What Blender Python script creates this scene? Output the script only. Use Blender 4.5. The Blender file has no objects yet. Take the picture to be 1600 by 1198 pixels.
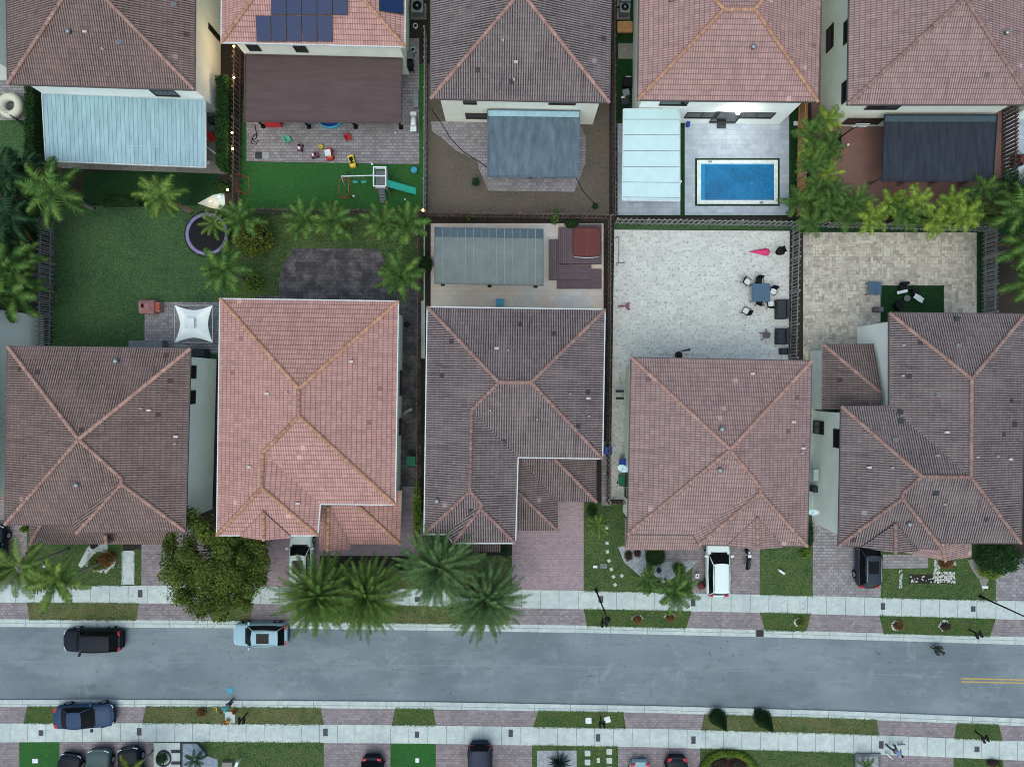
import bpy, bmesh, math, random
from mathutils import Vector, Matrix, noise
R = math.radians
rnd = random.Random(7)
S = bpy.context.scene
COL = S.collection
# ---------------------------------------------------------------- camera, sky, sun, exposure
H = 56.0; F = 1066.0
cam = bpy.data.cameras.new('camera'); co = bpy.data.objects.new('camera', cam); COL.objects.link(co)
cam.sensor_width = 36; cam.lens = 36 * F / 1600; cam.clip_end = 3000; cam.clip_start = 1
co.location = (0, 0, H); co.rotation_euler = (0, 0, 0); S.camera = co
wd = bpy.data.worlds.new('World'); S.world = wd; wd.use_nodes = True
nt = wd.node_tree; bg = nt.nodes['Background']
sk = nt.nodes.new('ShaderNodeTexSky'); sk.sky_type = 'NISHITA'; sk.sun_disc = False
sk.sun_elevation = R(68); sk.sun_rotation = R(200); sk.air_density = 1.0; sk.dust_density = 3.5; sk.ozone_density = 1.3
hs = nt.nodes.new('ShaderNodeHueSaturation'); hs.inputs['Saturation'].default_value = .85
nt.links.new(sk.outputs[0], hs.inputs['Color']); nt.links.new(hs.outputs[0], bg.inputs[0]); bg.inputs[1].default_value = 0.15
sl = bpy.data.lights.new('sun', 'SUN'); so = bpy.data.objects.new('sun', sl); COL.objects.link(so)
sl.energy = 0.5; sl.angle = R(90); sl.color = (1, .995, .985)
az, el = R(200), R(68)
dvec = Vector((math.sin(az) * math.cos(el), math.cos(az) * math.cos(el), math.sin(el)))
so.rotation_euler = dvec.to_track_quat('Z', 'Y').to_euler()
S.view_settings.view_transform = 'Standard'; S.view_settings.look = 'None'
S.view_settings.exposure = 0.4; S.view_settings.gamma = 1
S.cycles.filter_width = 1.0; S.cycles.sample_clamp_indirect = 4
# ---------------------------------------------------------------- helpers
def W(x, y, z=0.0):
    d = (H - z) / F
    return Vector(((x - 800) * d, -(y - 599) * d, z))
TINT = (.885, 1.01, .985); SAT = .93
def srgb(c):
    l = [(v / 255 / 12.92) if v / 255 <= .04045 else ((v / 255 + .055) / 1.055) ** 2.4 for v in c]
    g = .3 * l[0] + .6 * l[1] + .1 * l[2]
    return tuple((g + (v - g) * SAT) * t for v, t in zip(l, TINT))
class MB:
    def __init__(s): s.v = []; s.f = []; s.uv = []; s.has = False; s.sm = []
    def face(s, pts, uv=None, smooth=False):
        n = len(s.v); s.v += [tuple(p) for p in pts]; s.f.append(tuple(range(n, n + len(pts))))
        s.uv.append(uv); s.sm.append(smooth)
        if uv: s.has = True
    def grid(s, rows, closed=False, smooth=True):
        n = len(s.v); m = len(rows[0])
        for r in rows: s.v += [tuple(p) for p in r]
        for i in range(len(rows) - 1):
            for j in range(m if closed else m - 1):
                a = n + i * m + j; b = n + i * m + (j + 1) % m
                s.f.append((a, b, b + m, a + m)); s.uv.append(None); s.sm.append(smooth)
        return n
    def cap(s, idx): s.f.append(tuple(idx)); s.uv.append(None); s.sm.append(False)
    def box(s, c, d, rz=0, M=None):
        cx, cy, cz = c; a, b, h = d[0] / 2, d[1] / 2, d[2] / 2
        ca, sa = math.cos(rz), math.sin(rz); P = []
        for z in (-h, h):
            for x, y in ((-a, -b), (a, -b), (a, b), (-a, b)):
                p = Vector((cx + x * ca - y * sa, cy + x * sa + y * ca, cz + z))
                P.append(M @ p if M else p)
        n = len(s.v); s.v += [tuple(p) for p in P]
        for f in ((3, 2, 1, 0), (4, 5, 6, 7), (0, 1, 5, 4), (1, 2, 6, 5), (2, 3, 7, 6), (3, 0, 4, 7)):
            s.f.append(tuple(n + i for i in f)); s.uv.append(None); s.sm.append(False)
    def prism(s, poly, z0, z1):
        n = len(poly); a = sum(poly[i][0] * poly[(i + 1) % n][1] - poly[(i + 1) % n][0] * poly[i][1] for i in range(n))
        if a < 0: poly = poly[::-1]
        b = len(s.v)
        s.v += [(p[0], p[1], z0) for p in poly] + [(p[0], p[1], z1) for p in poly]
        s.f.append(tuple(b + n + i for i in range(n))); s.f.append(tuple(b + n - 1 - i for i in range(n)))
        for i in range(n):
            j = (i + 1) % n; s.f.append((b + i, b + j, b + n + j, b + n + i))
        for _ in range(n + 2): s.uv.append(None); s.sm.append(False)
    def tube(s, pts, rad, k=6, closed_ends=True, smooth=True):
        pts = [Vector(p) for p in pts]; rows = []
        if not hasattr(rad, '__len__'): rad = [rad] * len(pts)
        for i, p in enumerate(pts):
            t = (pts[min(i + 1, len(pts) - 1)] - pts[max(i - 1, 0)])
            if t.length < 1e-6: t = Vector((0, 0, 1))
            t.normalize(); up = Vector((0, 0, 1)) if abs(t.z) < .9 else Vector((1, 0, 0))
            a = t.cross(up).normalized(); b = t.cross(a).normalized()
            rows.append([p + (a * math.cos(2 * math.pi * j / k) + b * math.sin(2 * math.pi * j / k)) * rad[i] for j in range(k)])
        n = s.grid(rows, True, smooth)
        if closed_ends:
            s.cap([n + j for j in range(k)][::-1]); s.cap([n + (len(rows) - 1) * k + j for j in range(k)])
    def lathe(s, c, prof, k=16, smooth=True):
        rows = [[(c[0] + r * math.cos(2 * math.pi * j / k), c[1] + r * math.sin(2 * math.pi * j / k), c[2] + z) for j in range(k)] for r, z in prof]
        n = s.grid(rows, True, smooth)
        s.cap([n + (len(rows) - 1) * k + j for j in range(k)]); s.cap([n + j for j in range(k)][::-1])
    def build(s, name, m, parent=None):
        me = bpy.data.meshes.new(name); me.from_pydata(s.v, [], s.f)
        if s.has:
            L = me.uv_layers.new(name='UVMap'); k = 0
            for f, u in zip(s.f, s.uv):
                for i in range(len(f)):
                    if u: L.data[k].uv = u[i]
                    k += 1
        me.polygons.foreach_set('use_smooth', s.sm)
        me.materials.append(m); me.update()
        o = bpy.data.objects.new(name, me); COL.objects.link(o)
        if parent: o.parent = parent
        return o
def tag(o, label, cat, group=None, kind=None):
    o['label'] = label; o['category'] = cat
    if group: o['group'] = group
    if kind: o['kind'] = kind
    return o
def thing(name, label, cat, loc=(0, 0, 0), rz=0, group=None):
    o = bpy.data.objects.new(name, None); COL.objects.link(o); o.empty_display_size = .3
    o.location = loc; o.rotation_euler = (0, 0, rz); return tag(o, label, cat, group)
def copytree(o, parent=None):
    c = o.copy(); COL.objects.link(c); c.parent = parent
    for ch in list(o.children): copytree(ch, c)
    return c
# ---------------------------------------------------------------- materials
def mat(name, col, rough=.8, var=.15, scale=3.0, bump=0.0, metal=0.0, col2=None, emit=None, spec=None, bscale=None, coat=0, island=0, stretch=None):
    m = bpy.data.materials.new(name); m.use_nodes = True; t = m.node_tree; N = t.nodes; L = t.links
    b = N['Principled BSDF']; b.inputs['Roughness'].default_value = rough; b.inputs['Metallic'].default_value = metal
    if coat: b.inputs['Coat Weight'].default_value = coat; b.inputs['Coat Roughness'].default_value = .08
    b.inputs['Specular IOR Level'].default_value = .2 if spec is None else spec
    c = srgb(col); c2 = srgb(col2) if col2 else tuple(v * (1 - var) for v in c)
    tc = N.new('ShaderNodeTexCoord'); nz = N.new('ShaderNodeTexNoise'); nz.inputs['Scale'].default_value = scale
    nz.inputs['Detail'].default_value = 8; nz.inputs['Roughness'].default_value = .65
    if stretch:
        ms_ = N.new('ShaderNodeMapping'); ms_.inputs['Scale'].default_value = stretch; L.new(tc.outputs['Object'], ms_.inputs[0]); L.new(ms_.outputs[0], nz.inputs['Vector'])
    else: L.new(tc.outputs['Object'], nz.inputs['Vector'])
    mp = N.new('ShaderNodeMapRange'); mp.inputs[1].default_value = .32; mp.inputs[2].default_value = .68
    L.new(nz.outputs['Fac'], mp.inputs[0])
    mx = N.new('ShaderNodeMix'); mx.data_type = 'RGBA'
    mx.inputs[6].default_value = (*c2, 1); mx.inputs[7].default_value = (*(c if col2 else tuple(min(1, v * (1 + var)) for v in c)), 1)
    L.new(mp.outputs[0], mx.inputs[0]); out = mx.outputs[2]
    if island:
        g = N.new('ShaderNodeNewGeometry'); mr = N.new('ShaderNodeMapRange'); mr.inputs[3].default_value = 1 - island; mr.inputs[4].default_value = 1 + island
        L.new(g.outputs['Random Per Island'], mr.inputs[0])
        vm = N.new('ShaderNodeVectorMath'); vm.operation = 'SCALE'; L.new(out, vm.inputs[0]); L.new(mr.outputs[0], vm.inputs['Scale']); out = vm.outputs[0]
    L.new(out, b.inputs['Base Color'])
    if bump:
        bp = N.new('ShaderNodeBump'); bp.inputs['Strength'].default_value = bump; bp.inputs['Distance'].default_value = .05
        n2 = N.new('ShaderNodeTexNoise'); n2.inputs['Scale'].default_value = bscale or scale * 6; n2.inputs['Detail'].default_value = 5
        L.new(tc.outputs['Object'], n2.inputs['Vector']); L.new(n2.outputs['Fac'], bp.inputs['Height']); L.new(bp.outputs[0], b.inputs['Normal'])
    if emit:
        b.inputs['Emission Color'].default_value = (*srgb(col), 1); b.inputs['Emission Strength'].default_value = emit
    return m
def ground_mat(name, c1, c2, c3, s1=.35, s2=6.0, bump=.4, fine=40, finec=.35):
    """three-tone natural surface: broad patches, clumps and fine grain"""
    m = bpy.data.materials.new(name); m.use_nodes = True; N = m.node_tree.nodes; L = m.node_tree.links
    b = N['Principled BSDF']; b.inputs['Roughness'].default_value = .95; b.inputs['Specular IOR Level'].default_value = .15
    tc = N.new('ShaderNodeTexCoord')
    def nz(sc, det, lo, hi, ro=.6):
        n = N.new('ShaderNodeTexNoise'); n.inputs['Scale'].default_value = sc; n.inputs['Detail'].default_value = det; n.inputs['Roughness'].default_value = ro
        L.new(tc.outputs['Object'], n.inputs['Vector']); mr = N.new('ShaderNodeMapRange'); mr.inputs[1].default_value = lo; mr.inputs[2].default_value = hi
        L.new(n.outputs['Fac'], mr.inputs[0]); return mr.outputs[0]
    a = nz(s1, 6, .38, .62); d = nz(s2, 6, .35, .7, .7); f = nz(fine, 3, .3, .7)
    m1 = N.new('ShaderNodeMix'); m1.data_type = 'RGBA'; m1.inputs[6].default_value = (*srgb(c1), 1); m1.inputs[7].default_value = (*srgb(c2), 1); L.new(a, m1.inputs[0])
    m2 = N.new('ShaderNodeMix'); m2.data_type = 'RGBA'; m2.inputs[7].default_value = (*srgb(c3), 1); L.new(m1.outputs[2], m2.inputs[6])
    ml = N.new('ShaderNodeMath'); ml.operation = 'MULTIPLY'; ml.inputs[1].default_value = .75; L.new(d, ml.inputs[0]); L.new(ml.outputs[0], m2.inputs[0])
    mr = N.new('ShaderNodeMapRange'); mr.inputs[3].default_value = 1 - finec; mr.inputs[4].default_value = 1 + finec; L.new(f, mr.inputs[0])
    vm = N.new('ShaderNodeVectorMath'); vm.operation = 'SCALE'; L.new(m2.outputs[2], vm.inputs[0]); L.new(mr.outputs[0], vm.inputs['Scale'])
    L.new(vm.outputs[0], b.inputs['Base Color'])
    if bump:
        bp = N.new('ShaderNodeBump'); bp.inputs['Strength'].default_value = bump; bp.inputs['Distance'].default_value = .06
        L.new(f, bp.inputs['Height']); L.new(bp.outputs[0], b.inputs['Normal'])
    return m
def paver_mat(name, c1, c2, mortar, bw=.3, bh=.2, ms=.012, stain=None, stain_s=.6, rot=0, amt=.5, stain_lo=.45, stain_hi=.7, tint=None, grain=None, basket=0):
    m = bpy.data.materials.new(name); m.use_nodes = True; N = m.node_tree.nodes; L = m.node_tree.links
    b = N['Principled BSDF']; b.inputs['Roughness'].default_value = .85
    tc = N.new('ShaderNodeTexCoord'); mp = N.new('ShaderNodeMapping'); mp.inputs['Rotation'].default_value = (0, 0, rot); L.new(tc.outputs['Object'], mp.inputs[0])
    br = N.new('ShaderNodeTexBrick'); br.inputs['Scale'].default_value = 1; br.inputs['Brick Width'].default_value = bw; br.inputs['Row Height'].default_value = bh
    br.inputs['Mortar Size'].default_value = ms; br.inputs['Mortar Smooth'].default_value = .3; br.inputs['Bias'].default_value = 0
    br.inputs['Color1'].default_value = (*srgb(c1), 1); br.inputs['Color2'].default_value = (*srgb(c2), 1); br.inputs['Mortar'].default_value = (*srgb(mortar), 1)
    L.new(mp.outputs[0], br.inputs['Vector']); out = br.outputs['Color']
    if basket:
        m2 = N.new('ShaderNodeMapping'); m2.inputs['Rotation'].default_value = (0, 0, math.pi / 2); m2.inputs['Location'].default_value = (.13, .31, 0); L.new(tc.outputs['Object'], m2.inputs[0])
        b2 = N.new('ShaderNodeTexBrick')
        for q in ('Scale', 'Brick Width', 'Row Height', 'Mortar Size', 'Mortar Smooth', 'Bias', 'Color1', 'Color2', 'Mortar'): b2.inputs[q].default_value = br.inputs[q].default_value
        L.new(m2.outputs[0], b2.inputs['Vector']); ck = N.new('ShaderNodeTexChecker'); ck.inputs['Scale'].default_value = 1 / basket; L.new(tc.outputs['Object'], ck.inputs['Vector'])
        xx = N.new('ShaderNodeMix'); xx.data_type = 'RGBA'; L.new(ck.outputs['Fac'], xx.inputs[0]); L.new(out, xx.inputs[6]); L.new(b2.outputs['Color'], xx.inputs[7]); out = xx.outputs[2]
    def layer(out, sc, colr, lo, hi, a, det=7):
        n = N.new('ShaderNodeTexNoise'); n.inputs['Scale'].default_value = sc; n.inputs['Detail'].default_value = det; n.inputs['Roughness'].default_value = .65
        L.new(tc.outputs['Object'], n.inputs['Vector']); r = N.new('ShaderNodeMapRange'); r.inputs[1].default_value = lo; r.inputs[2].default_value = hi; r.inputs[4].default_value = a
        L.new(n.outputs['Fac'], r.inputs[0]); x = N.new('ShaderNodeMix'); x.data_type = 'RGBA'; L.new(r.outputs[0], x.inputs[0]); L.new(out, x.inputs[6]); x.inputs[7].default_value = (*srgb(colr), 1)
        return x.outputs[2]
    if tint: out = layer(out, .9, tint, .4, .65, .5)
    if stain: out = layer(out, stain_s, stain, stain_lo, stain_hi, amt)
    out = layer(out, 14, mortar, .5, .8, .55, 3)
    if grain: out = layer(out, 11, grain, .55, .68, .75, 4)
    L.new(out, b.inputs['Base Color'])
    bp = N.new('ShaderNodeBump'); bp.inputs['Strength'].default_value = .35; bp.inputs['Distance'].default_value = .01; bp.invert = True
    L.new(br.outputs['Fac'], bp.inputs['Height']); L.new(bp.outputs[0], b.inputs['Normal'])
    return m
def roof_mat(name, crest, valley, line, stripe=.8, course=.5, pitch=.175, row=.36, blotch=None, rowbias=0):
    """barrel tiles: rolls down the slope (u), overlapping courses (v), per-tile tone, weathering and painted-in shade in the channels"""
    m = bpy.data.materials.new(name); m.use_nodes = True; N = m.node_tree.nodes; L = m.node_tree.links
    b = N['Principled BSDF']; b.inputs['Roughness'].default_value = .8; b.inputs['Specular IOR Level'].default_value = .3
    uv = N.new('ShaderNodeUVMap'); sp = N.new('ShaderNodeSeparateXYZ'); L.new(uv.outputs[0], sp.inputs[0])
    def M(op, a, bb=None, c=None):
        n = N.new('ShaderNodeMath'); n.operation = op
        for i, v in enumerate((a, bb, c)):
            if v is None: continue
            if isinstance(v, (int, float)): n.inputs[i].default_value = v
            else: L.new(v, n.inputs[i])
        return n.outputs[0]
    U, V = sp.outputs[0], sp.outputs[1]
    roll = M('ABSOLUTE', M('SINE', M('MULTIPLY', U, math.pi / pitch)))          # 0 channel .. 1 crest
    fr = M('FRACT', M('DIVIDE', V, row))                                         # position in course
    ln = M('SMOOTH_MAX' if False else 'LESS_THAN', fr, .17)
    tu = M('FLOOR', M('DIVIDE', U, pitch * 2)); tv = M('FLOOR', M('DIVIDE', V, row))
    cb = N.new('ShaderNodeCombineXYZ'); L.new(tu, cb.inputs[0]); L.new(tv, cb.inputs[1])
    wn = N.new('ShaderNodeTexWhiteNoise'); wn.noise_dimensions = '2D'; L.new(cb.outputs[0], wn.inputs['Vector'])
    n1 = N.new('ShaderNodeTexNoise'); n1.inputs['Scale'].default_value = .35; n1.inputs['Detail'].default_value = 6; L.new(uv.outputs[0], n1.inputs['Vector'])
    n3 = N.new('ShaderNodeTexNoise'); n3.inputs['Scale'].default_value = 7; n3.inputs['Detail'].default_value = 4; L.new(uv.outputs[0], n3.inputs['Vector'])
    def mixc(f, a, c2):
        x = N.new('ShaderNodeMix'); x.data_type = 'RGBA'
        if isinstance(f, (int, float)): x.inputs[0].default_value = f
        else: L.new(f, x.inputs[0])
        for i, c in ((6, a), (7, c2)):
            if isinstance(c, tuple): x.inputs[i].default_value = (*srgb(c), 1)
            else: L.new(c, x.inputs[i])
        return x.outputs[2]
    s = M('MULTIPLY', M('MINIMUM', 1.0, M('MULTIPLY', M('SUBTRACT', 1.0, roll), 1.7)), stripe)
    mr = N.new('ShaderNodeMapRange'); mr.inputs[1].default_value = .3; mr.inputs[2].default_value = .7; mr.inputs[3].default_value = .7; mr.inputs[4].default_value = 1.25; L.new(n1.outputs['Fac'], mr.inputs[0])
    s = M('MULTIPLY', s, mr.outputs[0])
    c = mixc(s, crest, valley)  # valley colour carries channel weathering and the shading between rolls
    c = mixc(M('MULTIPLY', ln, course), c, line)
    if blotch: 
        r2 = N.new('ShaderNodeMapRange'); r2.inputs[1].default_value = .5; r2.inputs[2].default_value = .75; r2.inputs[4].default_value = .6; L.new(n3.outputs['Fac'], r2.inputs[0])
        c = mixc(r2.outputs[0], c, blotch)
    odd = M('GREATER_THAN', wn.outputs['Value'], .998); c = mixc(M('MULTIPLY', odd, .5), c, tuple(min(255, int(q * 1.15)) for q in crest))
    odd = M('LESS_THAN', wn.outputs['Value'], .003); c = mixc(M('MULTIPLY', odd, .7), c, valley)
    n4 = N.new('ShaderNodeTexNoise'); n4.inputs['Scale'].default_value = 1.1; n4.inputs['Detail'].default_value = 7; n4.inputs['Roughness'].default_value = .7
    mv = N.new('ShaderNodeMapping'); mv.inputs['Scale'].default_value = (2.2, .35, 1); L.new(uv.outputs[0], mv.inputs[0]); L.new(mv.outputs[0], n4.inputs['Vector'])
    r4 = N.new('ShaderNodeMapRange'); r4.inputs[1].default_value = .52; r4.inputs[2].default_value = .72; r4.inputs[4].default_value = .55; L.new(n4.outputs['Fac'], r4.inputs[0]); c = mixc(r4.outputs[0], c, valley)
    k = M('ADD', M('ADD', M('MULTIPLY', wn.outputs['Value'], .22), .75), M('MULTIPLY', n1.outputs['Fac'], .28))
    vm = N.new('ShaderNodeVectorMath'); vm.operation = 'SCALE'; L.new(c, vm.inputs[0]); L.new(k, vm.inputs['Scale'])
    L.new(vm.outputs[0], b.inputs['Base Color'])
    hgt = M('ADD', M('MULTIPLY', roll, .6), M('MULTIPLY', M('SUBTRACT', 1.0, fr), -.25))
    bp = N.new('ShaderNodeBump'); bp.inputs['Strength'].default_value = .55; bp.inputs['Distance'].default_value = .05
    L.new(hgt, bp.inputs['Height']); L.new(bp.outputs[0], b.inputs['Normal'])
    return m
M_ = {}
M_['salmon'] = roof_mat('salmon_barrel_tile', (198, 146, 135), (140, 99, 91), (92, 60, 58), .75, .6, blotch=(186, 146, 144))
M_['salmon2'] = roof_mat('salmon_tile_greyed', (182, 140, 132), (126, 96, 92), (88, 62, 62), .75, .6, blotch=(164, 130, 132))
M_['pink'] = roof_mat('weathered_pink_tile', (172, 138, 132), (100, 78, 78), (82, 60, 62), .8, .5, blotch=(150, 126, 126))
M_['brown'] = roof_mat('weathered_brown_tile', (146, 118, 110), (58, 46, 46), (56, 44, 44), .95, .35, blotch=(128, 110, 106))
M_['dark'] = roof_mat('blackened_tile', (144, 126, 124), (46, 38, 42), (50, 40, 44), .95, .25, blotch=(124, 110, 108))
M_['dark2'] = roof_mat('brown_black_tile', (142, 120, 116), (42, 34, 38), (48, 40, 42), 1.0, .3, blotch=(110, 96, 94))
M_['cap_o'] = mat('terracotta_ridge_cap', (196, 148, 116), .8, .2, 2.5, .3, col2=(166, 112, 92), island=.12)
M_['cap_p'] = mat('pinkish_ridge_cap', (176, 138, 124), .8, .2, 2.5, .3, col2=(150, 108, 100), island=.15)
M_['cap_b'] = mat('brown_ridge_cap', (160, 128, 118), .8, .2, 2.5, .3, col2=(134, 98, 92), island=.15)
M_['wall_w'] = mat('white_render_wall', (246, 242, 234), .9, .06, .6, .1, bscale=30)
M_['wall_c'] = mat('cream_render_wall', (240, 234, 216), .9, .07, .6, .1, bscale=30)
M_['wall_g'] = mat('greenish_white_wall', (240, 240, 228), .9, .07, .6, .1, bscale=30)
M_['gut_w'] = mat('white_aluminium_gutter', (205, 205, 205), .5)
M_['gut_d'] = mat('dark_bronze_gutter', (92, 80, 78), .5)
M_['glass'] = mat('dark_window_glass', (34, 36, 40), .08, spec=.8)
M_['frame'] = mat('bronze_window_frame', (60, 54, 50), .5)
M_['frame_w'] = mat('white_window_frame', (200, 202, 200), .5)
M_['soffit'] = mat('white_soffit', (200, 198, 190), .9)
M_['soil'] = ground_mat('dark_mulched_soil', (52, 46, 42), (66, 58, 50), (40, 38, 34))
M_['dirt'] = ground_mat('bare_dirt_yard', (104, 90, 80), (86, 78, 68), (120, 108, 98), .3, 5, .5, 30, .3)
M_['far'] = ground_mat('far_ground', (96, 100, 84), (70, 84, 60), (110, 108, 100), .05, .6)
M_['lawn'] = ground_mat('back_lawn_grass', (42, 78, 40), (58, 92, 48), (84, 102, 70), .3, 2.2, .8, 8, .55)
M_['lawnf'] = ground_mat('front_lawn_grass', (44, 80, 38), (66, 92, 44), (96, 100, 62), .5, 2.0, .8, 8, .5)
M_['verge'] = ground_mat('dry_verge_grass', (54, 82, 38), (86, 94, 52), (118, 108, 74), .5, 1.6, .8, 8, .5)
M_['verge_g'] = ground_mat('green_verge_grass', (46, 82, 36), (62, 90, 40), (98, 96, 58), .6, 1.6, .8, 8, .5)
M_['turf'] = ground_mat('bright_artificial_turf', (46, 100, 44), (56, 98, 44), (36, 84, 38), .5, 3.0, .5, 10, .3)
M_['turfd'] = ground_mat('dark_turf', (24, 58, 28), (32, 68, 32), (20, 46, 26), .6, 3.0, .5, 10, .35)
M_['paver'] = paver_mat('mauve_grey_pavers', (158, 144, 146), (124, 114, 117), (84, 78, 82), .3, .2, .014, stain=(100, 92, 94), stain_s=.5, tint=(148, 130, 132))
M_['paverp'] = paver_mat('pink_pavers', (172, 144, 146), (146, 126, 132), (112, 98, 104), .3, .2, .012, stain=(120, 108, 112), stain_s=.4, amt=.4, tint=(164, 136, 140))
M_['paverg'] = paver_mat('grey_patio_pavers', (158, 150, 152), (126, 120, 124), (86, 82, 84), .4, .25, .016, stain=(128, 112, 110), stain_s=.4)
M_['paverd'] = paver_mat('mouldy_dark_pavers', (98, 94, 98), (70, 66, 70), (44, 42, 44), .4, .3, .02, stain=(52, 48, 52), stain_s=1.2, amt=.8, stain_lo=.42, stain_hi=.58, tint=(140, 130, 124))
M_['stone'] = paver_mat('pale_mottled_stone', (216, 212, 204), (196, 192, 186), (182, 178, 172), .6, .4, .006, stain=(128, 126, 120), stain_s=4, amt=.8, stain_lo=.53, stain_hi=.66, tint=(206, 204, 200), grain=(128, 124, 118))
M_['trav'] = paver_mat('tan_travertine', (206, 194, 176), (146, 134, 122), (120, 112, 104), .5, .28, .012, stain=(214, 206, 192), stain_s=1.8, amt=.5, tint=(176, 160, 148), basket=.95)
M_['marble'] = paver_mat('blue_grey_marble_deck', (182, 186, 196), (166, 170, 182), (140, 144, 156), .8, .4, .008, stain=(140, 146, 160), stain_s=1.3, amt=.7)
M_['beige'] = paver_mat('beige_patio_stone', (214, 202, 192), (200, 192, 186), (170, 162, 156), .6, .4, .01, stain=(214, 178, 150), stain_s=.5, amt=.55, stain_lo=.42, stain_hi=.6)
M_['brownpat'] = mat('brown_painted_concrete', (132, 96, 88), .7, .1, .8)
M_['conc'] = ground_mat('pale_concrete', (202, 208, 202), (186, 194, 192), (158, 166, 164), .4, 1.8, .15, 12, .12)
M_['concd'] = ground_mat('stained_concrete', (150, 144, 136), (128, 122, 114), (104, 98, 92), .6, 4, .2, 20, .15)
M_['joint'] = mat('concrete_joint', (112, 116, 114), .9)
M_['gravelw'] = ground_mat('white_gravel', (206, 208, 212), (170, 174, 180), (120, 120, 124), 3, 14, .8, 22, .45)
M_['gravelb'] = ground_mat('blue_white_gravel', (176, 188, 200), (150, 164, 180), (110, 118, 130), 3, 12, .8, 20, .4)
M_['rock'] = mat('pale_rock', (186, 186, 178), .9, .2, 4, .3)
M_['black'] = mat('black_plastic', (16, 17, 20), .6)
M_['blackm'] = mat('black_metal', (30, 30, 32), .4, metal=.3)
M_['rubber'] = mat('tyre_rubber', (22, 22, 23), .9)
M_['rim'] = mat('alloy_rim', (170, 172, 175), .3, metal=.8)
M_['wood_d'] = mat('dark_brown_slats', (108, 88, 84), .8, .25, 3, .2, island=.25)
M_['wood_g'] = mat('grey_weathered_slats', (136, 132, 130), .85, .2, 3, .2, island=.2)
M_['wood_t'] = mat('tan_timber_boards', (176, 126, 78), .8, .2, 3, .2, island=.12)
M_['deckw'] = mat('mauve_deck_boards', (102, 84, 90), .7, .12, 3, .1, island=.08)
M_['trunk'] = mat('grey_palm_trunk', (140, 130, 116), .95, .25, 8, .6)
M_['bark'] = mat('brown_bark', (92, 78, 64), .95, .3, 6, .7)
M_['white'] = mat('white_plastic', (216, 218, 218), .5)
M_['cushion'] = mat('white_cushion', (214, 216, 216), .95)
M_['red'] = mat('red_plastic', (196, 44, 44), .4)
M_['yellow'] = mat('yellow_plastic', (222, 190, 50), .4)
M_['green'] = mat('green_plastic', (22, 108, 78), .45)
M_['greenl'] = mat('mint_plastic', (90, 190, 150), .4)
M_['blue'] = mat('blue_plastic', (34, 70, 150), .4)
M_['sky'] = mat('sky_blue_plastic', (56, 150, 180), .4)
M_['teal'] = mat('teal_plastic', (40, 170, 150), .4)
M_['mauve'] = mat('mauve_plastic', (140, 76, 98), .4)
M_['rust'] = mat('rusty_red_pipe', (170, 76, 50), .6)
M_['steel'] = mat('brushed_steel', (150, 152, 155), .35, metal=.6)
M_['grey'] = mat('grey_paint', (110, 112, 116), .6)
M_['char'] = mat('charcoal_cover', (58, 60, 66), .85, .15, 2, .3)
def leafm(name, c, c2, isl=.3, sc=1.2):
    m = mat(name, c, .75, col2=c2, scale=sc, island=isl, spec=.08)
    return m
M_['l_date'] = leafm('date_palm_leaf', (108, 134, 78), (56, 86, 48), .3)
M_['l_date2'] = leafm('date_palm_yellow_leaf', (110, 134, 56), (54, 86, 38), .3)
M_['l_coco'] = leafm('bright_palm_leaf', (128, 148, 62), (62, 98, 42), .3)
M_['l_fox'] = leafm('deep_green_palm_leaf', (104, 134, 58), (46, 80, 38), .35)
M_['l_dark'] = leafm('dark_green_palm_leaf', (54, 84, 52), (30, 56, 36), .3)  # dark green fronds, the leaf's own colour
M_['l_areca'] = leafm('areca_leaf', (160, 178, 60), (78, 114, 42), .35)
M_['l_oak'] = leafm('dark_tree_leaf', (108, 120, 44), (52, 72, 30), .4, .6)
M_['l_hedge'] = leafm('hedge_leaf', (48, 82, 36), (28, 52, 26), .4)
M_['l_lime'] = leafm('lime_leaf', (124, 146, 42), (80, 108, 32), .35)
M_['l_yel'] = leafm('yellow_green_leaf', (128, 132, 44), (66, 86, 34), .35)
M_['l_croton'] = leafm('orange_croton_leaf', (150, 90, 40), (110, 70, 40), .4)
M_['l_red'] = leafm('dark_red_leaf', (92, 48, 58), (60, 44, 42), .4)
M_['l_dead'] = leafm('dry_brown_frond', (134, 112, 74), (98, 82, 54), .3)
M_['core'] = mat('foliage_dark_core', (36, 48, 28), .95, .3, 5)  # dark colour of the solid cores inside foliage
def glow(name, c, s): return mat(name, c, .5, emit=s)
M_['warm'] = glow('warm_lamp', (255, 196, 120), 14)
M_['cool'] = glow('cool_lamp', (225, 240, 255), 10)
# ---------------------------------------------------------------- ground, road, pavements
def slab(name, m, px, z1, z0=-.15):
    b = MB(); b.prism([W(x, y, z1)[:2] for x, y in px], z0, z1); o = b.build(name, m); o['kind'] = 'structure'; return o
b = MB(); b.face([(-900, -900, -.2), (900, -900, -.2), (900, 900, -.2), (-900, 900, -.2)]); b.build('ground', M_['far'])['kind'] = 'structure'
def ext(pl, d=900):
    (x0, y0), (x1, y1) = pl[0], pl[1]; (x2, y2), (x3, y3) = pl[-2], pl[-1]
    k0 = (y1 - y0) / (x1 - x0); k1 = (y3 - y2) / (x3 - x2)
    return [(x0 - d, y0 - k0 * d)] + pl + [(x3 + d, y3 + k1 * d)]
KN1 = ext([(0, 967), (400, 969.5), (620, 973), (900, 976.5), (1200, 984), (1600, 995)])
KN2 = ext([(0, 979), (400, 981), (620, 984), (900, 988), (1200, 995), (1600, 1007)])
SN1 = ext([(0, 913), (400, 916), (620, 919), (900, 922.5), (1200, 929), (1600, 939)])
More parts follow.
